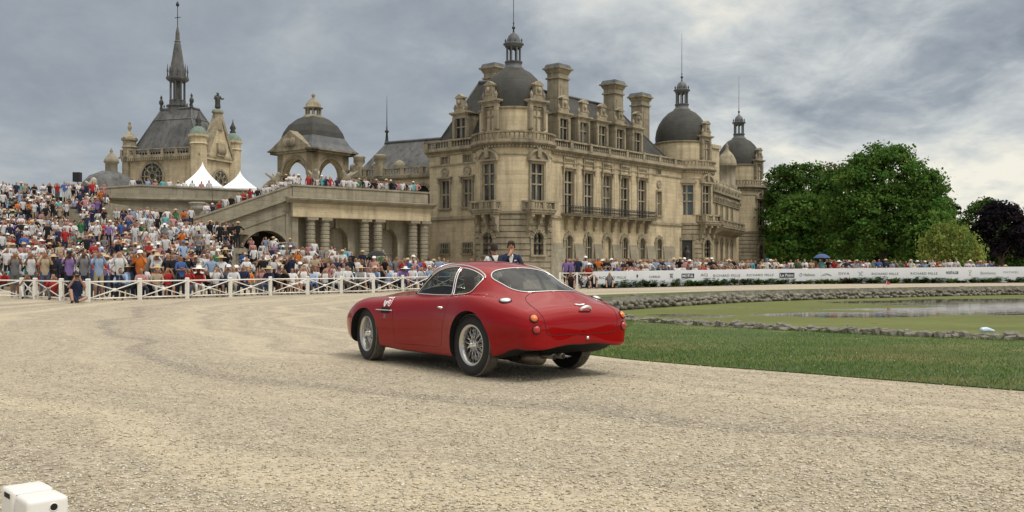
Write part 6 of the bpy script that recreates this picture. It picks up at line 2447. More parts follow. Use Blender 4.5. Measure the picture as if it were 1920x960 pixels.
def leaf_cloud(lobes, n, size, pal, seed, droop=0.0, clump=.8):
    """leaf-sized faces gathered in clumps through the lobes' outer volume"""
    rs = np.random.RandomState(seed)
    vol = np.array([l[3] * l[4] * l[5] for l in lobes]) ** .67
    V, C = [], []
    nc = max(30, n // 34)
    k = rs.choice(len(lobes), nc, p=vol / vol.sum())
    L = np.array(lobes)[k]
    d = rs.randn(nc, 3)
    d /= np.linalg.norm(d, axis=1)[:, None]
    d[:, 2] = np.where(d[:, 2] < -.55, -d[:, 2], d[:, 2])
    rad = .62 + .42 * rs.rand(nc) ** .6
    cen = L[:, :3] + d * L[:, 3:6] * rad[:, None]
    shade = .7 + .65 * rs.rand(nc)
    hue = rs.randn(nc) * .12
    m = n // nc
    P = cen[:, None, :] + rs.randn(nc, m, 3) * clump * np.array([1, 1, .62 + droop])[None, None] * .55
    if droop:
        P[:, :, 2] -= np.abs(rs.randn(nc, m)) * droop
    P = P.reshape(-1, 3)
    N = len(P)
    s = size * (.6 + .8 * rs.rand(N))
    nrm = np.repeat(d, m, axis=0) * .9 + rs.randn(N, 3) * .75 + [0, 0, .45]
    nrm /= np.linalg.norm(nrm, axis=1)[:, None]
    t = np.cross(nrm, rs.randn(N, 3))
    t /= np.linalg.norm(t, axis=1)[:, None] + 1e-9
    b = np.cross(nrm, t)
    if droop:
        b = b * .4 + np.array([0, 0, -1.0])
    q = np.stack([P - t * s[:, None] * .5, P + b * s[:, None] * .34 + nrm * s[:, None] * .08, P + t * s[:, None] * .5, P - b * s[:, None] * .34 + nrm * s[:, None] * .08], 1)
    base = np.array(pal)[rs.choice(len(pal), N)]
    c = base * (np.repeat(shade, m) * (.9 + .2 * rs.rand(N)))[:, None]
    c[:, 0] *= 1 + np.repeat(hue, m)
    F = np.arange(4 * N).reshape(-1, 4)
    return q.reshape(-1, 3), F, np.clip(c, 0, 1)


def tree(name, label, px, D, lobes, n, size, pal, seed, trunk=(.35, 4.0), cat='tree', group=None, droop=0.0, clump=.8):
    X, Y = at(px, D)
    t = thing(name, label, cat, (X, Y, 0), 0, group)
    V, F, C = leaf_cloud(lobes, n, size, pal, seed, droop, clump)
    o = link('crown', fast_mesh('crown', V, F, MAT['leaves'], cols=C), t)
    r, h = trunk
    rs = random.Random(seed)
    m = MB()
    zt = max(l[2] for l in lobes)
    m.tube([(0, 0, -.1), (.05, 0, h * .5), (-.05, .1, h), (.1, 0, zt * .8), (.05, 0, zt)], [r * 1.35, r, r * .9, r * .5, r * .15], 9)
    for l in lobes:
        a = Vector((0, 0, h * rs.uniform(.7, 1.0)))
        c = Vector(l[:3])
        m.tube([a, a.lerp(c, .5) + Vector((0, 0, .5)), c, c + (c - a).normalized() * min(l[3:6]) * .55], [r * .5, r * .32, r * .16, r * .04], 6)
    m.build('trunk', MAT['bark'], t)
    return t


G1 = [(.075, .15, .028), (.095, .175, .036), (.06, .12, .024)]
G2 = [(.052, .105, .022), (.07, .13, .027), (.04, .082, .018)]
G3 = [(.21, .27, .065), (.25, .30, .085), (.16, .21, .05)]
PU = [(.016, .012, .018), (.022, .016, .022), (.012, .010, .013)]
CO = [(.022, .05, .02), (.03, .06, .022)]
tree('plane_tree', 'broad tall green tree with a bare trunk, highest beside the chateau', 1655, 116,
     [(0, 0, 11.5, 4.6, 4.6, 4.4), (-3.6, -.5, 9.0, 3.9, 3.8, 4.6), (3.8, 0, 9.3, 3.8, 3.8, 4.4), (-1.5, -2.5, 7.0, 4.2, 3.0, 3.8), (2.6, -2.2, 6.6, 4.0, 3.0, 3.6), (6.2, .5, 7.6, 2.0, 2.6, 3.6), (-5.2, 0, 6.2, 2.4, 2.4, 3.4), (-3.6, -2, 3.9, 3.6, 2.4, 2.4), (3.6, -2, 4.0, 3.6, 2.4, 2.4), (0, 1, 4.6, 5.6, 2.4, 2.4), (1.0, 0, 14.0, 2.4, 2.4, 1.7), (-2.0, 0, 13.0, 2.6, 2.4, 1.8)],
     32000, .38, G1, 1, (.42, 3.4))
for i, (px, D, h, hw, lab, pal) in enumerate([
        (1464, 152, 17.2, 3.2, 'dark green tree touching the chateau end tower', G2), (1480, 138, 15.6, 3.6, 'rounded dark tree second from the chateau end tower', G2), (1515, 150, 17.6, 4.2, 'tall dark tree behind the gap left of the broadest tree', G1),
        (1500, 122, 10.4, 3.6, 'low leafy tree in front of the dark trees by the tower', G1), (1553, 130, 14.2, 3.4, 'mid green tree crowding the left flank of the broadest tree', G2),
        (1585, 150, 17.0, 4.6, 'dark tree half hidden behind the broadest tree', G2), (1728, 136, 14.0, 4.4, 'green tree leaning out right of the broadest tree', G1),
        (1845, 172, 13.2, 4.6, 'rounded grey-green tree behind the purple tree', G2), (1918, 150, 9.0, 3.4, 'dull green tree right of the purple tree', G2), (1745, 110, 7.2, 2.6, 'small green tree behind the willow', G1)]):
    s = hw / 4
    tree('park_tree', lab, px, D, [(0, 0, h * .68, hw * .85, hw * .85, h * .30), (-hw * .5, -.4, h * .48, hw * .62, hw * .62, h * .30), (hw * .5, .2, h * .46, hw * .6, hw * .6, h * .30), (0, -hw * .4, h * .26, hw * .95, hw * .7, h * .25), (hw * .15, 0, h * .86, hw * .42, hw * .42, h * .14)],
         8500, .47, pal, 20 + i, (.3, h * .25), group='park trees')
tree('bare_twig_tree', 'thin brownish tree top rising behind the dark trees', 1555, 158, [(0, 0, 16.6, 1.9, 1.9, 1.6), (.8, 0, 15.0, 1.6, 1.6, 1.6)], 300, .5, [(.12, .09, .05), (.09, .08, .04)], 44, (.22, 12))
tree('willow_tree', 'pale yellow-green drooping willow behind the banner crowd', 1782, 104, [(0, 0, 4.2, 2.3, 2.2, 1.6), (-1.7, 0, 3.1, 1.7, 1.7, 1.6), (1.8, 0, 3.0, 1.6, 1.6, 1.7), (.2, -.8, 2.4, 2.2, 1.4, 1.5), (-.6, 0, 5.0, 1.3, 1.3, .9)],
     6500, .30, G3, 45, (.2, 1.6), droop=.5, clump=.55)
tree('copper_beech', 'very dark purple-leaved tree near the right edge of the wood', 1878, 140, [(0, 0, 6.6, 3.4, 3.4, 3.6), (-2.0, 0, 4.8, 2.4, 2.4, 3.2), (2.2, 0, 4.6, 2.4, 2.4, 3.2), (0, -1.5, 3.4, 3.2, 2.2, 2.6), (-.6, 0, 8.8, 1.8, 1.8, 1.8)], 5200, .55, PU, 46, (.35, 2.0))
lob = [(0, 0, 2 + k * 1.35, 2.3 * (1 - k / 9.5), 2.3 * (1 - k / 9.5), .9) for k in range(9)]
tree('conifer', 'dark pointed conifer standing right of the broadest tree', 1790, 170, lob, 2600, .55, CO, 47, (.25, 2), clump=.5)
# far wood that closes the view behind the trees
V, F, C = leaf_cloud([(x, y, 2.6 + 1.2 * math.sin(x * .7), 5.4, 3.0, 4.2) for x, y in [(48 + 4 * k, 185 + 4 * (k % 3)) for k in range(18)]], 24000, 1.1, G2, 60, 0, 1.2)
fw = link('far_wood', fast_mesh('far_wood', V, F, MAT['leaves'], cols=C))
tag(fw, 'dark mass of distant wood closing the view under the trees', 'wood', kind='stuff')


def plant_mesh(kind, seed):
    rs = np.random.RandomState(seed)
    V, C = [], []
    if kind == 'leafy':
        n, pal = 90, [(.05, .12, .025), (.08, .16, .035), (.03, .08, .02)]
    elif kind == 'fern':
        n, pal = 110, [(.05, .10, .025), (.07, .13, .03)]
    elif kind == 'purple':
        n, pal = 80, [(.05, .03, .03), (.08, .045, .035), (.04, .05, .02)]
    else:
        n, pal = 100, [(.12, .17, .05), (.15, .2, .06), (.07, .12, .03)]
    for i in range(n):
        a = rs.rand() * 2 * PI
        if kind == 'leafy':
            r, z = .33 * math.sqrt(rs.rand()), .08 + .36 * rs.rand()
            s, w, up = .17, .13, .3
        else:
            r, z = .10 * rs.rand(), .02
            s, w, up = .36 + .3 * rs.rand(), .028 if kind != 'fern' else .05, 1.3 if kind != 'purple' else 2.0
        p = np.array([r * math.cos(a), r * math.sin(a), z])
        d = np.array([math.cos(a), math.sin(a), up * (.4 + .8 * rs.rand())])
        d /= np.linalg.norm(d)
        t = np.array([-math.sin(a), math.cos(a), 0])
        e = p + d * s + np.array([0, 0, -s * .25])
        mid = p + d * s * .55
        V += [p, mid - t * w, e, mid + t * w]
        C.append(np.array(pal[rs.randint(len(pal))]) * (.75 + .6 * rs.rand()))
    V = np.array(V)
    V[:, 2] = np.maximum(V[:, 2], 0)
    return fast_mesh('foliage', V, np.arange(len(V)).reshape(-1, 4), MAT['leaves'], cols=np.array(C))


PM = {k: [plant_mesh(k, 70 + i + 10 * j) for i in range(3)] for j, k in enumerate(('leafy', 'fern', 'purple', 'grass'))}
PL = dict(leafy='low leafy green plant in the border at the foot of the sponsor banner', fern='arching green fern in the border at the foot of the sponsor banner',
          purple='spiky dark purple plant in the border at the foot of the sponsor banner', grass='pale tufted grass plant in the border at the foot of the sponsor banner')
rp = random.Random(4)
px = 1116.0
while px < 1925:
    k = rp.choices(('leafy', 'fern', 'purple', 'grass'), (5, 3, 2, 2))[0]
    X, Y, a = ban_pos(px)
    o = link('border_plant', rp.choice(PM[k]))
    o.location = (X + .42 * math.sin(a) + rp.uniform(-.1, .1), Y - .42 * math.cos(a) + rp.uniform(-.15, .1), 0)
    s = rp.uniform(.75, 1.25)
    o.scale = (s, s, s * rp.uniform(.7, 1.05))
    o.rotation_euler = (0, 0, rp.uniform(0, 6.28))
    tag(o, PL[k], 'plant', '%s plants along the banner' % k)
    px += rp.uniform(7, 11)
# strip of dark soil under the plants
sb = MB()
q = [ban_pos(p) for p in range(1112, 2100, 40)]
vs = []
for X, Y, a in q:
    vs += [(X + .95 * math.sin(a), Y - .95 * math.cos(a), .008), (X, Y, .03)]
sb.add(vs, [(2 * i, 2 * i + 2, 2 * i + 3, 2 * i + 1) for i in range(len(q) - 1)])
tag(sb.build('planting_bed', plain('soil', (.05, .042, .028), .95, vary=.4, scale=4)), kind='structure')


# ---------------------------------------------------------------- people
attr_mat('person_surface', 0.8, spec=0.2)
PMAT = MAT['person_surface']


def skeleton(pose, v=0):
    """joints of an adult about 1.72 m tall facing -y, feet on z=0"""
    J = dict(pel=(0, 0, .93, .155, .115), sp=(0, -.005, 1.12, .135, .10), ch=(0, 0, 1.31, .165, .115), nk=(0, .01, 1.46, .058), hb=(0, -.012, 1.545, .072, .082), hm=(0, -.015, 1.625, .078, .095), ht=(0, 0, 1.70, .055, .062))
    a = {}
    for s, n in ((1, 'L'), (-1, 'R')):
        J['sh' + n] = (.175 * s, .0, 1.395, .062)
        J['hip' + n] = (.088 * s, 0, .87, .092, .098)
        J['kn' + n] = (.10 * s, -.02, .49, .06)
        J['an' + n] = (.105 * s, .02, .09, .042)
        J['to' + n] = (.115 * s, -.13, .035, .042, .035)
        J['el' + n] = (.245 * s, .02, 1.13, .044)
        J['wr' + n] = (.25 * s, -.06, .90, .032)
        J['ha' + n] = (.245 * s, -.09, .815, .036, .024)
    if pose.startswith('sit'):
        dz = .50                                          # lower the trunk onto a seat
        for k in list(J):
            if k[:2] in ('pe', 'sp', 'ch', 'nk', 'hb', 'hm', 'ht', 'sh', 'el', 'wr', 'ha'):
                x, y, z, *r = J[k]
                J[k] = (x, y + .05, z - dz, *r)
        for s, n in ((1, 'L'), (-1, 'R')):
            J['hip' + n] = (.10 * s, .0, .42, .092)
            J['kn' + n] = (.13 * s, -.44, .47, .062)
            J['an' + n] = (.13 * s, -.42, .08, .042)
            J['to' + n] = (.14 * s, -.56, .035, .042, .035)
            J['el' + n] = (.24 * s, -.06, .66, .044)
            J['wr' + n] = (.12 * s, -.28, .56, .032)
            J['ha' + n] = (.07 * s, -.34, .55, .034)
    top = J['ch'][2]
    y0 = J['ch'][1]
    if pose.endswith('photo'):
        for s, n in ((1, 'L'), (-1, 'R')):
            J['el' + n] = (.24 * s, y0 - .16, top - .06, .044)
            J['wr' + n] = (.09 * s, y0 - .27, top + .24, .032)
            J['ha' + n] = (.045 * s, y0 - .25, top + .31, .036)
    if pose == 'stand_arms':                              # folded arms
        for s, n in ((1, 'L'), (-1, 'R')):
            J['el' + n] = (.26 * s, -.05, 1.13, .046)
            J['wr' + n] = (-.02 * s, -.19, 1.17 + .03 * s, .034)
            J['ha' + n] = (-.12 * s, -.16, 1.19 + .03 * s, .034)
    if pose == 'stand_akimbo':
        for s, n in ((1, 'L'), (-1, 'R')):
            J['el' + n] = (.40 * s, .06, 1.14, .044)
            J['wr' + n] = (.22 * s, -.04, .98, .034)
            J['ha' + n] = (.17 * s, -.06, .97, .034)
    if pose == 'stand_step':
        J['knL'] = (.10, -.12, .49, .06)
        J['anL'] = (.11, -.10, .09, .042)
        J['toL'] = (.12, -.25, .035, .042, .035)
        J['elR'] = (-.24, -.08, 1.12, .044)
        J['wrR'] = (-.16, -.28, 1.10, .032)
        J['haR'] = (-.12, -.35, 1.12, .035)
    if pose == 'sit_lean':
        for k in ('sp', 'ch', 'nk', 'hb', 'hm', 'ht', 'shL', 'shR'):
            x, y, z, *r = J[k]
            J[k] = (x, y - (z - .43) * .42, z - (z - .43) * .08, *r)
        for s, n in ((1, 'L'), (-1, 'R')):
            J['el' + n] = (.22 * s, -.30, .60, .044)
            J['wr' + n] = (.08 * s, -.42, .62, .032)
            J['ha' + n] = (.03 * s, -.46, .66, .034)
    if pose == 'squat_photo':                             # sitting on the ground, knees up, camera at the face
        for k in list(J):
            x, y, z, *r = J[k]
            if k[:2] in ('pe', 'sp', 'ch', 'nk', 'hb', 'hm', 'ht', 'sh'):
                J[k] = (x, y + .05, z - .78, *r)
        for s, n in ((1, 'L'), (-1, 'R')):
            J['hip' + n] = (.10 * s, 0, .11, .09)
            J['kn' + n] = (.2 * s, -.36, .42, .06)
            J['an' + n] = (.16 * s, -.58, .06, .042)
            J['to' + n] = (.2 * s, -.70, .04, .04)
            J['el' + n] = (.24 * s, -.14, .46, .042)
            J['wr' + n] = (.09 * s, -.24, .72, .03)
            J['ha' + n] = (.045 * s, -.22, .80, .034)
    E = [('pel', 'sp'), ('sp', 'ch'), ('ch', 'nk'), ('nk', 'hb'), ('hb', 'hm'), ('hm', 'ht')]
    for n in 'LR':
        E += [('ch', 'sh' + n), ('sh' + n, 'el' + n), ('el' + n, 'wr' + n), ('wr' + n, 'ha' + n), ('pel', 'hip' + n), ('hip' + n, 'kn' + n), ('kn' + n, 'an' + n), ('an' + n, 'to' + n)]
    return J, E


ZONES = ('shirt', 'sleeve', 'forearm', 'skin', 'hair', 'longhair', 'thigh', 'shin', 'shoe', 'hip')


def zone_of(J, E, C):
    """zone index of each face centre from its nearest bone"""
    best = np.full(len(C), 1e9)
    zi = np.zeros(len(C), int)
    for a, b in E:
        p, q = np.array(J[a][:3]), np.array(J[b][:3])
        d = q - p
        t = np.clip(((C - p) @ d) / (d @ d), 0, 1)
        dist = np.linalg.norm(C - p - t[:, None] * d, axis=1) - .5 * (J[a][3] + (J[b][3] - J[a][3]) * t)
        z = 0
        if a == 'nk' or a in ('hb', 'hm'):
            z = 3
        elif a == 'ch' and b == 'nk':
            z = 0
        elif a[:2] == 'sh':
            z = 1
        elif a[:2] == 'el':
            z = 2
        elif a[:2] == 'wr':
            z = 3
        elif a[:3] == 'hip':
            z = 6
        elif a[:2] == 'kn':
            z = 7
        elif a[:2] == 'an':
            z = 8
        elif b[:3] == 'hip':
            z = 9
        k = dist < best
        best[k] = dist[k]
        zi[k] = z
    hm = np.array(J['hm'][:3])
    head = (zi == 3) & (np.linalg.norm(C - hm, axis=1) < .17)
    rel = C - hm
    hair = head & ((rel[:, 2] > .028) | ((rel[:, 1] > .012) & (rel[:, 2] > -.06)))
    zi[hair] = 4
    lh = ((zi == 3) | (zi == 0)) & (rel[:, 1] > .035) & (rel[:, 2] > -.27) & (np.abs(rel[:, 0]) < .13)
    zi[lh & ~hair & (zi == 3)] = 10
    zi[lh & (zi == 0)] = 5
    return zi


TPL = {}
POSES = ('stand', 'stand_photo', 'stand_arms', 'stand_akimbo', 'stand_step', 'sit', 'sit_photo', 'sit_lean', 'squat_photo')
for ps in POSES:
    J, E = skeleton(ps)
    V, Fq = skin_arrays(J, E, 1)
    TPL[ps] = (V, Fq, zone_of(J, E, V[Fq].mean(1)), np.array(J['hm'][:3]))


def hat_arrays(kind):
    m = MB()
    if kind == 'brim':
        m.lathe(0, 0, [(.19, .028), (.185, .038), (.10, .045), (.098, .10), (.085, .125), (.001, .128)], 12, cap=False)
    elif kind == 'wide':
        m.lathe(0, 0, [(.245, .015), (.235, .03), (.105, .05), (.10, .11), (.08, .135), (.001, .138)], 12, cap=False)
    else:
        m.lathe(0, 0, [(.106, .02), (.106, .06), (.09, .10), (.05, .125), (.001, .13)], 12, cap=False)
        m.add([(-.075, -.085, .035), (.075, -.085, .035), (.055, -.19, .02), (-.055, -.19, .02)], [(0, 1, 2, 3)])
    return np.array(m.v), np.array([f if len(f) == 4 else f + f[-1:] for f in m.f])


HATS = {k: hat_arrays(k) for k in ('brim', 'wide', 'cap')}
SHIRTS = dict(white=((.68, .68, .69), 42), pale_blue=((.29, .39, .56), 8), blue=((.06, .12, .33), 4), navy=((.022, .03, .07), 9), black=((.016, .016, .018), 17), red=((.40, .03, .03), 6), pink=((.50, .25, .25), 6),
              beige=((.42, .34, .24), 7), grey=((.20, .20, .21), 7), orange=((.60, .17, .03), 2), green=((.05, .17, .08), 2), purple=((.24, .16, .38), 2), turquoise=((.12, .38, .42), 2))
PANTS = dict(dark=((.02, .022, .03), 9), navy=((.03, .04, .08), 5), beige=((.36, .30, .21), 2), white=((.6, .6, .58), 1), denim=((.07, .10, .17), 3), grey=((.14, .14, .14), 2))
SKIN = [(.37, .20, .13), (.42, .24, .16), (.30, .155, .10), (.45, .27, .19), (.14, .07, .045)]
HAIR = [(.02, .014, .01), (.045, .028, .016), (.10, .06, .03), (.28, .20, .10), (.30, .29, .28)]
HATC = dict(straw=(.52, .41, .25), white=(.78, .77, .74), black=(.03, .03, .03), blue=(.08, .18, .34))
rc = random.Random(21)


def pick(d):
    return rc.choices(list(d), [v[1] for v in d.values()])[0]


def outfit(**kw):
    o = dict(shirt=pick(SHIRTS), pants=pick(PANTS), skin=rc.choices(SKIN, (5, 5, 3, 4, 1))[0], hair=rc.choices(HAIR, (5, 4, 3, 2, 2))[0], hat=None, hatc='straw', sleeve=rc.random() < .4, dress=False, shorts=False, long=False)
    r = rc.random()
    if r < .11:
        o['hat'], o['hatc'] = rc.choice(('brim', 'brim', 'wide')), rc.choices(('straw', 'white'), (4, 1))[0]
    elif r < .16:
        o['hat'], o['hatc'] = 'cap', rc.choices(('white', 'black', 'blue'), (4, 1, 1))[0]
    if rc.random() < .38:
        o['long'] = True
        o['dress'] = rc.random() < .4
    elif rc.random() < .25:
        o['shorts'] = True
    o.update(kw)
    return o


def paint(zi, o):
    sh = np.array(SHIRTS[o['shirt']][0])
    pa = np.array(PANTS[o['pants']][0])
    sk = np.array(o['skin'])
    hr = np.array(o['hair'])
    bare = o['shorts'] or o['dress']
    tab = [sh, sh, sh if o['sleeve'] else sk, sk, hr, hr if o['long'] else None, sh if o['dress'] else pa, sk if bare else pa, np.array((.03, .025, .02)), sh if o['dress'] else pa]
    tab.append(hr if o['long'] else sk)
    C = np.zeros((len(zi), 3))
    for i, c in enumerate(tab):
        k = zi == i
        if i == 5 and c is None:
            c = sh
        C[k] = c
    return C * (.72 + .28 * rc.random())


def person_data(pose, o, scale):
    V, Fq, zi, hm = TPL[pose]
    C = paint(zi, o)
    return V * scale, Fq, C, hm * scale


CAND = []                                                # (D, X, z, pose, outfit, scale, rz, place)


def add(X, D, z, pose, place, rz=None, scale=None, **kw):
    if rz is None:
        dx, dy = .2 - X, 11 - D
        rz = math.atan2(dx, -dy) + rc.uniform(-.45, .45)
    s = scale or rc.uniform(.93, 1.06)
    CAND.append((D, X, z, pose, outfit(**kw), s, rz, place))


STANDP = ('stand', 'stand_photo', 'stand_arms', 'stand_akimbo', 'stand_step', 'stand', 'stand_photo')
SITP = ('sit', 'sit', 'sit_lean', 'sit_photo')


def along(P, off, step, jit=.12):
    """points on a line set back from a polyline (away from the viewer)"""
    out = []
    for a, c in zip(P[:-1], P[1:]):
        a, c = Vector((*a, 0)), Vector((*c, 0))
        d = (c - a)
        L = d.length
        d.normalize()
        n = Vector((-d.y, d.x, 0))
        if n.y < 0:
            n = -n
        for i in range(max(1, int(L / step))):
            p = a + d * (step * (i + .5) + rc.uniform(-jit, jit)) + n * (off + rc.uniform(-jit, jit))
            out.append((p.x, p.y))
    return out


# front rows behind the white fence
for row, (off, step) in enumerate(((.75, .56), (1.55, .56), (2.4, .6), (3.3, .62))):
    for X, D in along(FENCE, off, step):
        px = 960 + FPX * X / D
        if px < 215 and row < 3:
            continue
        if row < 2:
            add(X, D, 0, rc.choice(SITP), 'sitting behind the white rail fence')
        elif row == 2:
            if rc.random() < .55:
                add(X, D, .12, rc.choice(SITP), 'sitting behind the white rail fence')
            else:
                add(X, D, 0, rc.choice(STANDP), 'standing behind the white rail fence')
        elif rc.random() < .7:
            add(X, D, 0, rc.choice(STANDP), 'standing behind the white rail fence')
for X, D in along(FENCE2, 1.6, .7) + along(FENCE2, 2.8, .6) + along(FENCE2, 4.2, .6):
    add(X, D, 0, rc.choice(STANDP), 'standing behind the turned end of the white fence')
# photographers at the bend of the fence
for px, D, pose, kw in ((28, 37.2, 'stand_photo', dict(shirt='grey', shorts=True, pants='grey', hat=None)), (58, 36.6, 'stand_photo', dict(shirt='white', pants='grey', hat=None)), (84, 36.2, 'stand_photo', dict(shirt='beige', pants='denim', hat=None, sleeve=True)),
                        (100, 35.0, 'squat_photo', dict(shirt='red', pants='grey', hat=None)), (130, 34.6, 'stand_photo', dict(shirt='purple', pants='dark', hat='cap', hatc='black')), (157, 34.4, 'stand_photo', dict(shirt='grey', pants='navy', hat=None)), (185, 34.0, 'stand_photo', dict(shirt='pale_blue', pants='beige', hat=None)), (50, 36.2, 'squat_photo', dict(shirt='black', hat=None))):
    X, Y = at(px, D)
    add(X, Y, 0, pose, 'at the bend of the white fence', rz=math.atan2(2 - X, Y - 11) * .8, scale=1.02, **kw)
# the seated crowd on the staircase
D = 48.5
while D < 79.5:
    if not 61.3 < D < 63.9:
        xl, xr = at(-28, D)[0], at(428 if D < 66 else 400 - (D - 66) * 22 if D < 74 else 192, D)[0]
        X = xl
        while X < xr:
            X += rc.uniform(.38, .6)
            Dj = D + rc.uniform(-.28, .28)
            z = stair_z(X, D)
            px = 960 + FPX * X / D
            cp = 142 + (240 - 142) * (72 - D) / 22
            if z is None or (abs(px - cp) < 17 and rc.random() < .9):
                continue
            if rc.random() < .13:
                add(X, Dj, z, rc.choice(STANDP), 'standing on the crowded stone staircase')
            else:
                add(X, Dj, z - rc.uniform(.22, .34), rc.choice(SITP), 'sitting on the crowded stone staircase')
    D += .72
for Dr, p0, p1 in ((62.2, -20, 430), (63.2, 20, 428), (77.0, 205, 345), (78.2, 205, 345)):
    X, xr = at(p0, Dr)[0], at(p1, Dr)[0]
    while X < xr:
        X += rc.uniform(.5, .85)
        if abs(960 + FPX * X / Dr - 175) > 22:
            add(X, Dr + rc.uniform(-.3, .3), 4.2 if Dr > 70 else 2.4, rc.choice(STANDP), 'standing on the landing of the crowded staircase')
for Dr in (79.8, 80.8):
    X, xr = at(-20, Dr)[0], at(165, Dr)[0]
    while X < xr:
        X += rc.uniform(.5, .8)
        add(X, Dr, 6.5, rc.choice(STANDP), 'standing on the upper landing against the sky')
# tiers before the colonnade and the flat ground to their right
for i in range(4):
    for k in range(3):
        Dr = 58.6 + 4.2 * i + 1.35 * k
        X, xr = at(440, Dr)[0], at(700 - 55 * i, Dr)[0]
        while X < xr:
            X += rc.uniform(.52, .75)
            if rc.random() < (.78 if i < 2 else .45):
                if rc.random() < .5:
                    add(X, Dr, .42 * (i + 1), rc.choice(STANDP), 'standing below the banded columns')
                else:
                    add(X, Dr, .42 * (i + 1), rc.choice(SITP), 'sitting below the banded columns')
for Dr in (49, 52, 55):
    X, xr = at(440, Dr)[0], at(1120, Dr)[0]
    while X < xr:
        X += rc.uniform(.5, .85)
        px = 960 + FPX * X / Dr
        fd = 47 + (px - 755) * .022
        if Dr > fd + 3.5 and rc.random() < .85:
            add(X, Dr + rc.uniform(-.4, .4), 0, rc.choice(STANDP), 'standing at the back of the fence crowd', scale=rc.uniform(.92, 1.0))
# parapet of the pavilion, the ramp and the terrace wall
PA, PBt, PC = at(547, 81.7), at(801, 90.5), at(384, 79.0)
for X, D in along([PA, PBt], .72, .42) + along([PA, PBt], 1.5, .6):
    if rc.random() < .85:
        add(X, D, 7.45, rc.choice(('stand', 'stand', 'stand_photo', 'stand_arms', 'stand_akimbo')), 'standing behind the parapet above the columns')
for X, D in along([PC, PA], .8, .5) + along([PC, PA], 1.7, .6):
    t = (X - PC[0]) / (PA[0] - PC[0])
    add(X, D, 4.75 + 2.67 * min(1, max(0, t)), rc.choice(('stand', 'stand', 'stand_photo', 'stand_arms')), 'standing behind the sloping wall of the stair ramp')
for X, D in along([at(240, 84.6), at(400, 87.2)], .9, .65):
    add(X, D, 7.36, 'stand', 'leaning over the terrace wall below the tents')
# behind the sponsor banner
BL_ = [at(px, D) for px, D in BAN[:3]]
for row, (off, step) in enumerate(((.75, .52), (1.5, .50), (2.3, .50), (3.2, .6))):
    for X, D in along(BL_, off, step):
        if row == 0 or (row == 1 and rc.random() < .4):
            add(X, D, .12, rc.choice(SITP), 'sitting behind the white sponsor banner')
        elif rc.random() < .8:
            add(X, D, .05, rc.choice(STANDP), 'standing behind the white sponsor banner', scale=rc.uniform(.9, 1.02))
for px, D, sh in ((1070, 51.3, 'black'), (1096, 52.2, 'white'), (1113, 52.4, 'black'), (1143, 53.2, 'grey')):
    X, Y = at(px, D)
    add(X, Y, 0, 'squat_photo', 'crouching on the gravel before the sponsor banner', shirt=sh, pants='dark', hat=None, rz=math.atan2(.2 - X, Y - 11) * .8)



def in_front(c):
    px = 960 + FPX * c[1] / c[0]
    if c[7].startswith('crouch') or not 165 < px < 900:
        return False
    fx = [960 + FPX * x / y for x, y in FENCE][::-1]
    return c[0] < np.interp(px, fx, [y for x, y in FENCE][::-1]) + .5


CAND = [c for c in CAND if not in_front(c)]
CAND.sort(key=lambda c: c[0])
NAMES = {'pale_blue': 'pale blue'}


def label_of(o, pose, place):
    sh = NAMES.get(o['shirt'], o['shirt'])
    art = 'dress' if o['dress'] else 'shirt'
    s = 'person in %s %s' % (sh, art)
    if o['hat']:
        s += ' and %s %s' % (o['hatc'], {'brim': 'hat', 'wide': 'wide-brimmed hat', 'cap': 'cap'}[o['hat']])
    elif not o['dress']:
        s += ' and %s %s' % (o['pants'], 'shorts' if o['shorts'] else 'trousers')
    if pose.endswith('photo'):
        s += ' taking pictures'
    if len((s + ' ' + place).split()) > 16:
        s = s.replace(' taking pictures', '').replace(' %s trousers' % o['pants'], ' trousers')
    t = s + ' ' + place
    if len(t.split()) > 16:
        t = t.replace('crowded ', '').replace(' and trousers', '').replace('white rail', 'white').replace('wide-brimmed ', '').replace('turned end', 'end')
    if len(t.split()) > 16:
        t = t.replace(' and %s shorts' % o['pants'], '').replace(' taking pictures', '')
    return t


def place_pts(V, s, rz, X, Y, z):
    c, n = math.cos(rz), math.sin(rz)
    return np.stack([V[:, 0] * c - V[:, 1] * n + X, V[:, 0] * n + V[:, 1] * c + Y, V[:, 2] + z], 1)


BV, BF, BC, bo = [], [], [], 0
NIND = 286
for i, (D, X, z, pose, o, s, rz, place) in enumerate(CAND):
    V, Fq, C, hm = person_data(pose, o, s)
    hv = None
    if o['hat']:
        HV, HF = HATS[o['hat']]
        hv = HV * s + hm + np.array([0, .005, 0])
        hc = np.tile(HATC[o['hatc']], (len(HF), 1))
    if i < NIND:
        me = fast_mesh('person', V, Fq, PMAT, cols=C, smooth=True)
        p = link('person', me, None, (X, D, z), rz)
        tag(p, label_of(o, pose, place), 'person', 'spectators ' + place)
        if hv is not None:
            link('hat', fast_mesh('hat', hv, HF, PMAT, cols=hc, smooth=True), p)
    else:
        for VV, FF, CC in ((V, Fq, C),) + (((hv, HF, hc),) if hv is not None else ()):
            BV.append(place_pts(VV, s, rz, X, D, z))
            BF.append(FF + bo)
            BC.append(CC)
            bo += len(VV)
me = fast_mesh('spectator_crowd', np.concatenate(BV), np.concatenate(BF), PMAT, cols=np.concatenate(BC), smooth=True)
tag(link('spectator_crowd', me), 'dense crowd of seated and standing spectators on the stairs and terraces', 'crowd', kind='stuff')


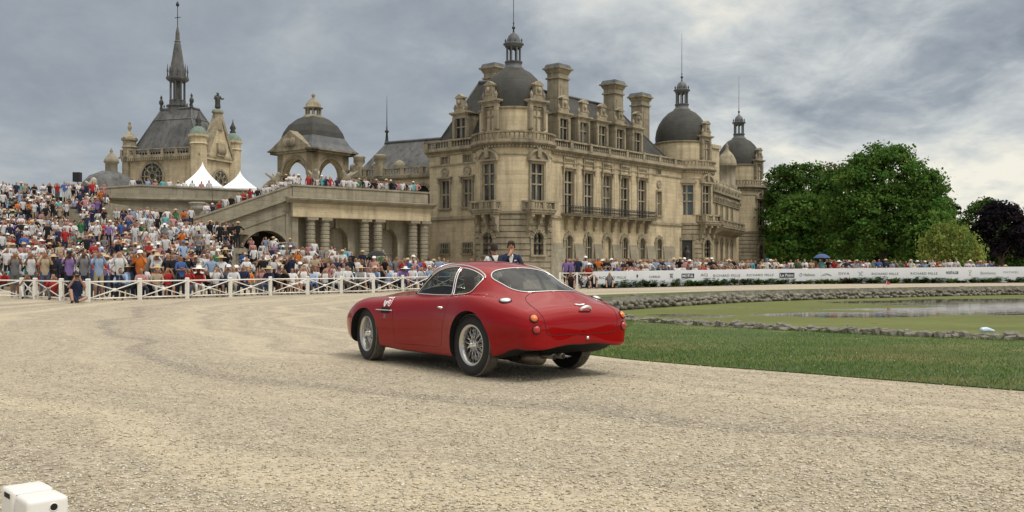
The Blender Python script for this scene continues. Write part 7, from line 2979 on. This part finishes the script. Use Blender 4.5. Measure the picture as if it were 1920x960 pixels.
# ---------------------------------------------------------------- people seen larger
def hero(label, pose_fn, o, loc, rz, scale=1.0, base='stand', fingers=('L', 'R')):
    J, E = skeleton(base)
    pose_fn(J)
    J['no'] = (J['hm'][0], J['hm'][1] - .105, J['hm'][2] - .018, .012, .016)
    E = E + [('hm', 'no')]
    for n in fingers:                                     # five unequal fingers from each palm
        w, h = np.array(J['wr' + n][:3]), np.array(J['ha' + n][:3])
        d = (h - w) / np.linalg.norm(h - w)
        sd = np.cross(d, (0, 1, 0)) if abs(d[1]) < .8 else np.cross(d, (1, 0, 0))
        sd /= np.linalg.norm(sd)
        nb = np.cross(sd, d)
        for k, (sp, ln) in enumerate(((-.030, .060), (-.011, .075), (.009, .080), (.028, .070))):
            q = h + sd * sp + d * .03
            J['f%d%s' % (k, n)] = (*q, .0085)
            J['g%d%s' % (k, n)] = (*(q + d * ln * .55 + nb * .012), .008)
            J['e%d%s' % (k, n)] = (*(q + d * ln + nb * .035), .0065)
            E += [('ha' + n, 'f%d%s' % (k, n)), ('f%d%s' % (k, n), 'g%d%s' % (k, n)), ('g%d%s' % (k, n), 'e%d%s' % (k, n))]
        q = h - d * .02 + sd * -.035
        J['t1' + n] = (*(q - sd * .012), .010)
        J['t2' + n] = (*(q - sd * .03 + d * .045 + nb * .015), .0085)
        E += [('ha' + n, 't1' + n), ('t1' + n, 't2' + n)]
    V, Fq = skin_arrays(J, E, 2)
    zb = [e for e in E if e[0][0] not in 'fgt' or e[0] in ()]
    zb = [e for e in zb if not (e[0][:2] == 'ha' or e[1] == 'no')]
    zi = zone_of(J, zb, V[Fq].mean(1))
    C = paint(zi, o)
    me = fast_mesh('person', V * scale, Fq, PMAT, cols=C, smooth=True)
    p = link('person', me, None, loc, rz)
    tag(p, label, 'person')
    return p, {k: Vector(v[:3]) * scale for k, v in J.items()}, zi, V * scale, Fq


def col_obj(name, mb, col, parent):
    key = 'cloth_%02x%02x%02x' % tuple(int(255 * c) for c in col)
    m = MAT.get(key) or plain(key, col, .85)
    return mb.build(name, m, parent)


def hair_cap(p, J, col, back=False, s=1.0):
    b = MB(Matrix.Translation(J['hm']))
    vs, fs = [], []
    n, m = 14, 7
    for i in range(m):
        t = i / (m - 1)
        for k in range(n):
            a = 2 * PI * k / n
            front = max(0, -math.sin(a))
            lowz = -.05 + .105 * front
            z = lowz + (.115 - lowz) * math.sin(t * PI / 2)
            r = math.cos(t * PI / 2) ** .6
            wob = 1 + .06 * math.sin(5 * a + 3 * t) + .04 * math.sin(11 * a)
            vs.append((.094 * r * math.cos(a) * wob * s, (.112 * r * math.sin(a) * wob + .008) * s, z * s * (1 + .03 * math.sin(7 * a))))
    for i in range(m - 1):
        for k in range(n):
            fs.append((i * n + k, i * n + (k + 1) % n, (i + 1) * n + (k + 1) % n, (i + 1) * n + k))
    b.add(vs, fs, 0, True)
    return col_obj('hair', b, col, p)


def face_bits(p, J, skin):
    hm = J['hm']
    e = MB()
    for s in (-1, 1):
        T = Matrix.Translation(hm + Vector((.032 * s, -.088, .002)))
        e.T = T
        e.lathe(0, 0, [(.001, -.009), (.011, -.004), (.013, .002), (.001, .008)], 8)
        e.T = None
        e.tube([hm + Vector((.015 * s, -.096, .022)), hm + Vector((.052 * s, -.082, .02))], .005, 4)
    col_obj('eyes', e, (.02, .014, .012), p)
    m = MB()
    m.tube([hm + Vector((-.025, -.092, -.055)), hm + Vector((0, -.099, -.057)), hm + Vector((.025, -.092, -.055))], .005, 5)
    col_obj('mouth', m, (.26, .09, .08), p)
    for s in (-1, 1):
        m = MB(Matrix.Translation(hm + Vector((.082 * s, .008, -.005))))
        m.lathe(0, 0, [(.001, -.032), (.014, -.02), (.018, .005), (.014, .026), (.001, .034)], 8)
        col_obj('ear', m, skin, p)


def suit_pose(J):
    J['elL'] = (.27, -.10, 1.12, .055)
    J['wrL'] = (.03, -.19, 1.13, .036)
    J['haL'] = (-.06, -.20, 1.15, .034, .022)
    J['elR'] = (-.25, -.13, 1.14, .055)
    J['wrR'] = (-.06, -.20, 1.40, .034)
    J['haR'] = (-.01, -.165, 1.49, .032, .022)
    for k in ('hb', 'hm', 'ht'):
        x, y, z, *r = J[k]
        J[k] = (x + .012, y - .02, z, *r)


sk1 = (.48, .27, .18)
o1 = dict(shirt='navy', pants='navy', skin=sk1, hair=(.03, .018, .012), hat=None, hatc='straw', sleeve=True, dress=False, shorts=False, long=False)
X, Y = at(957, 21.0)
p, J, zi, V, Fq = hero('young man in navy suit standing behind the car with hand on chin', suit_pose, o1, (X, Y, 0), R(6), 1.02)
p['label'] = 'person in navy suit and white shirt standing behind the car, hand on chin'
hair_cap(p, J, (.035, .02, .013))
face_bits(p, J, sk1)
ch_, nk = J['ch'], J['nk']
b = MB()
for s in (-1, 1):
    b.tube([nk + Vector((.045 * s, .02, -.01)), nk + Vector((.038 * s, -.055, -.04)), ch_ + Vector((.012 * s, -.125, .0))], [.022, .022, .010], 6)
col_obj('collar', b, (.78, .78, .80), p)
b = MB()
b.prism([(-.055, .10), (.055, .10), (.0, -.16)], -.135, -.10)
b.v = [tuple(Vector(q) + ch_) for q in b.v]
col_obj('shirt_front', b, (.78, .78, .80), p)
b = MB()
b.prism([(.07, -.02), (.12, -.01), (.118, .015), (.072, .01)], -.135, -.118)
b.v = [tuple(Vector(q) + ch_) for q in b.v]
col_obj('pocket_square', b, (.7, .7, .75), p)


def back_pose(J):
    for k in ('hb', 'hm', 'ht'):
        x, y, z, *r = J[k]
        J[k] = (x + .01, y - .01, z, *r)
    J['elL'] = (.25, -.08, 1.12, .05)
    J['wrL'] = (.14, -.26, 1.02, .034)
    J['haL'] = (.10, -.32, 1.02, .034, .022)


o2 = dict(shirt='white', pants='dark', skin=(.42, .23, .15), hair=(.02, .014, .011), hat=None, hatc='straw', sleeve=True, dress=False, shorts=False, long=False)
X, Y = at(927, 21.7)
p, J, zi, V, Fq = hero('x', back_pose, o2, (X, Y, 0), R(200), 1.0)
p['label'] = 'person in white shirt with black harness straps, back turned, behind the car'
hair_cap(p, J, (.02, .014, .011))
face_bits(p, J, (.42, .23, .15))
b = MB()
c = J['ch']
for s in (-1, 1):
    b.tube([c + Vector((.105 * s, -.10, -.05)), c + Vector((.115 * s, -.05, .13)), c + Vector((.10 * s, .07, .125)), c + Vector((.05 * s, .125, .0)), c + Vector((-.06 * s, .13, -.16))], [.02, .024, .026, .026, .024], 6)
col_obj('harness_strap', b, (.012, .012, .014), p)

# man sitting on the gravel before the fence
o3 = dict(shirt='navy', pants='denim', skin=(.47, .27, .18), hair=(.02, .014, .01), hat=None, hatc='straw', sleeve=False, dress=False, shorts=True, long=False)
X, Y = at(143, 31.9)


def sq(J):
    for k, v in skeleton('squat_photo')[0].items():
        J[k] = v
    J['knL'] = (.26, -.34, .16, .06)
    J['anL'] = (.0, -.55, .06, .042)
    J['toL'] = (-.1, -.6, .05, .04)


p, J, zi, V, Fq = hero('person in navy shirt and denim shorts sitting on gravel before the fence, filming', sq, o3, (X, Y, 0), R(30), 1.08, 'squat_photo')
hair_cap(p, J, (.02, .014, .01), s=1.05)
face_bits(p, J, (.47, .27, .18))
b = MB()
h = (J['haL'] + J['haR']) / 2
b.box(h.x - .07, h.x + .07, h.y - .06, h.y - .035, h.z - .02, h.z + .07)
cm = col_obj('camera', b, (.02, .02, .02), None)
cm.location = (X, Y, 0)
cm.rotation_euler = (0, 0, R(30))
tag(cm, 'small black camera held by the man sitting before the fence', 'camera')

# driver (right) and passenger (left) in the car
def seatpose(J):
    for n, s in (('L', 1), ('R', -1)):
        J['kn' + n] = (.12 * s, -.47, .40, .06)
        J['an' + n] = (.12 * s, -.72, .12, .042)
        J['to' + n] = (.12 * s, -.84, .10, .04)


for (cx, cyy, lab, o, hatc) in ((.66, .36, 'person in yellow jacket sitting in the passenger seat of the car', dict(shirt='beige', hat='cap'), (.55, .55, .54)), (.66, -.36, 'person in white shirt driving the red car', dict(shirt='white', hat=None), None)):
    oo = outfit(**o)
    oo['sleeve'] = True
    oo['long'] = oo['dress'] = oo['shorts'] = False

    def dp(J, drv=cyy < 0):
        for n, s in (('L', 1), ('R', -1)):
            J['kn' + n] = (.12 * s, -.46, .36, .06)
            J['an' + n] = (.12 * s, -.76, .22, .042)
            J['to' + n] = (.12 * s, -.88, .24, .04)
            if drv:
                J['el' + n] = (.26 * s, -.2, .68, .05)
                J['wr' + n] = (.18 * s, -.42, .78, .034)
                J['ha' + n] = (.16 * s, -.50, .80, .034)
    SHIRTS['yellow'] = ((.72, .52, .06), 0)
    if cyy > 0:
        oo['shirt'] = 'yellow'
    d = Matrix.Rotation(CAR_YAW, 3, 'Z') @ Vector((cx, cyy, 0))
    p, J, zi, V, Fq = hero(lab, dp, oo, (CAR_LOC[0] + d.x, CAR_LOC[1] + d.y, .10), CAR_YAW + PI / 2, .86, 'sit')
    if hatc:
        HV, HF = HATS['cap']
        link('hat', fast_mesh('hat', HV * .9 + np.array(J['hm']), HF, PMAT, cols=np.tile(hatc, (len(HF), 1)), smooth=True), p)
    else:
        hair_cap(p, J, (.05, .03, .02), s=.92)


# umbrellas among the crowd
def umbrella(px, D, zc, col, lab, r=.62):
    X, Y = at(px, D)
    u = thing('umbrella', lab, 'umbrella', (X, Y, zc - 1.0))
    b = MB()
    n = 8
    vs = [(0, 0, 1.18)]
    for j, (rr, z) in enumerate(((.35, 1.14), (.7, 1.03), (1.0, .86))):
        for k in range(2 * n):
            a = PI * k / n
            q = rr * r * (1 if k % 2 == 0 else .94)
            vs.append((q * math.cos(a), q * math.sin(a), z + (.0 if k % 2 == 0 else .03 * rr)))
    m = 2 * n
    fs = [(0, 1 + k, 1 + (k + 1) % m) for k in range(m)]
    for j in range(2):
        for k in range(m):
            fs.append((1 + j * m + k, 1 + (j + 1) * m + k, 1 + (j + 1) * m + (k + 1) % m, 1 + j * m + (k + 1) % m))
    b.add(vs, fs)
    col_obj('canopy', b, col, u)
    b = MB()
    b.tube([(0, 0, 0), (0, 0, 1.28)], .012, 6)
    col_obj('shaft', b, (.05, .05, .05), u)
    b = MB()
    for k in range(n):
        a = 2 * PI * k / n
        b.tube([(0, 0, 1.16), (.7 * r * math.cos(a), .7 * r * math.sin(a), 1.02), (r * math.cos(a), r * math.sin(a), .855)], .006, 4)
    col_obj('ribs', b, (.04, .04, .04), u)


umbrella(706, 55, 1.95, (.012, .012, .014), 'open black umbrella above the crowd below the columns', .62)
umbrella(1541, 69, 1.95, (.05, .09, .22), 'open blue umbrella above the banner crowd', .62)
# small flag marker on the pond's far gravel edge and litter by the near wall
X, Y = at(1662, 56)
fl = thing('marker_flag', 'tiny red and white marker flag on the far gravel strip', 'flag', (X, Y, 0))
b = MB()
b.tube([(0, 0, 0), (0, 0, .34)], .012, 5)
col_obj('stick', b, (.6, .6, .6), fl)
b = MB()
b.box(.012, .2, -.006, .006, .16, .32)
col_obj('cloth', b, (.45, .05, .09), fl)
X, Y = at(1838, 15.85)
J = dict(a=(0, 0, .05, .045), b=(.12, .01, .06, .05), c=(.22, .0, .04, .03), d=(.27, 0, .035, .016))
lt = skin_obj('plastic_bottle', J, [('a', 'b'), ('b', 'c'), ('c', 'd')], plain('bottle_plastic', (.55, .68, .80), .2), None, 2, (X, Y, .10), .2)
tag(lt, 'crumpled pale blue plastic bottle lying on the near pond edging', 'bottle')
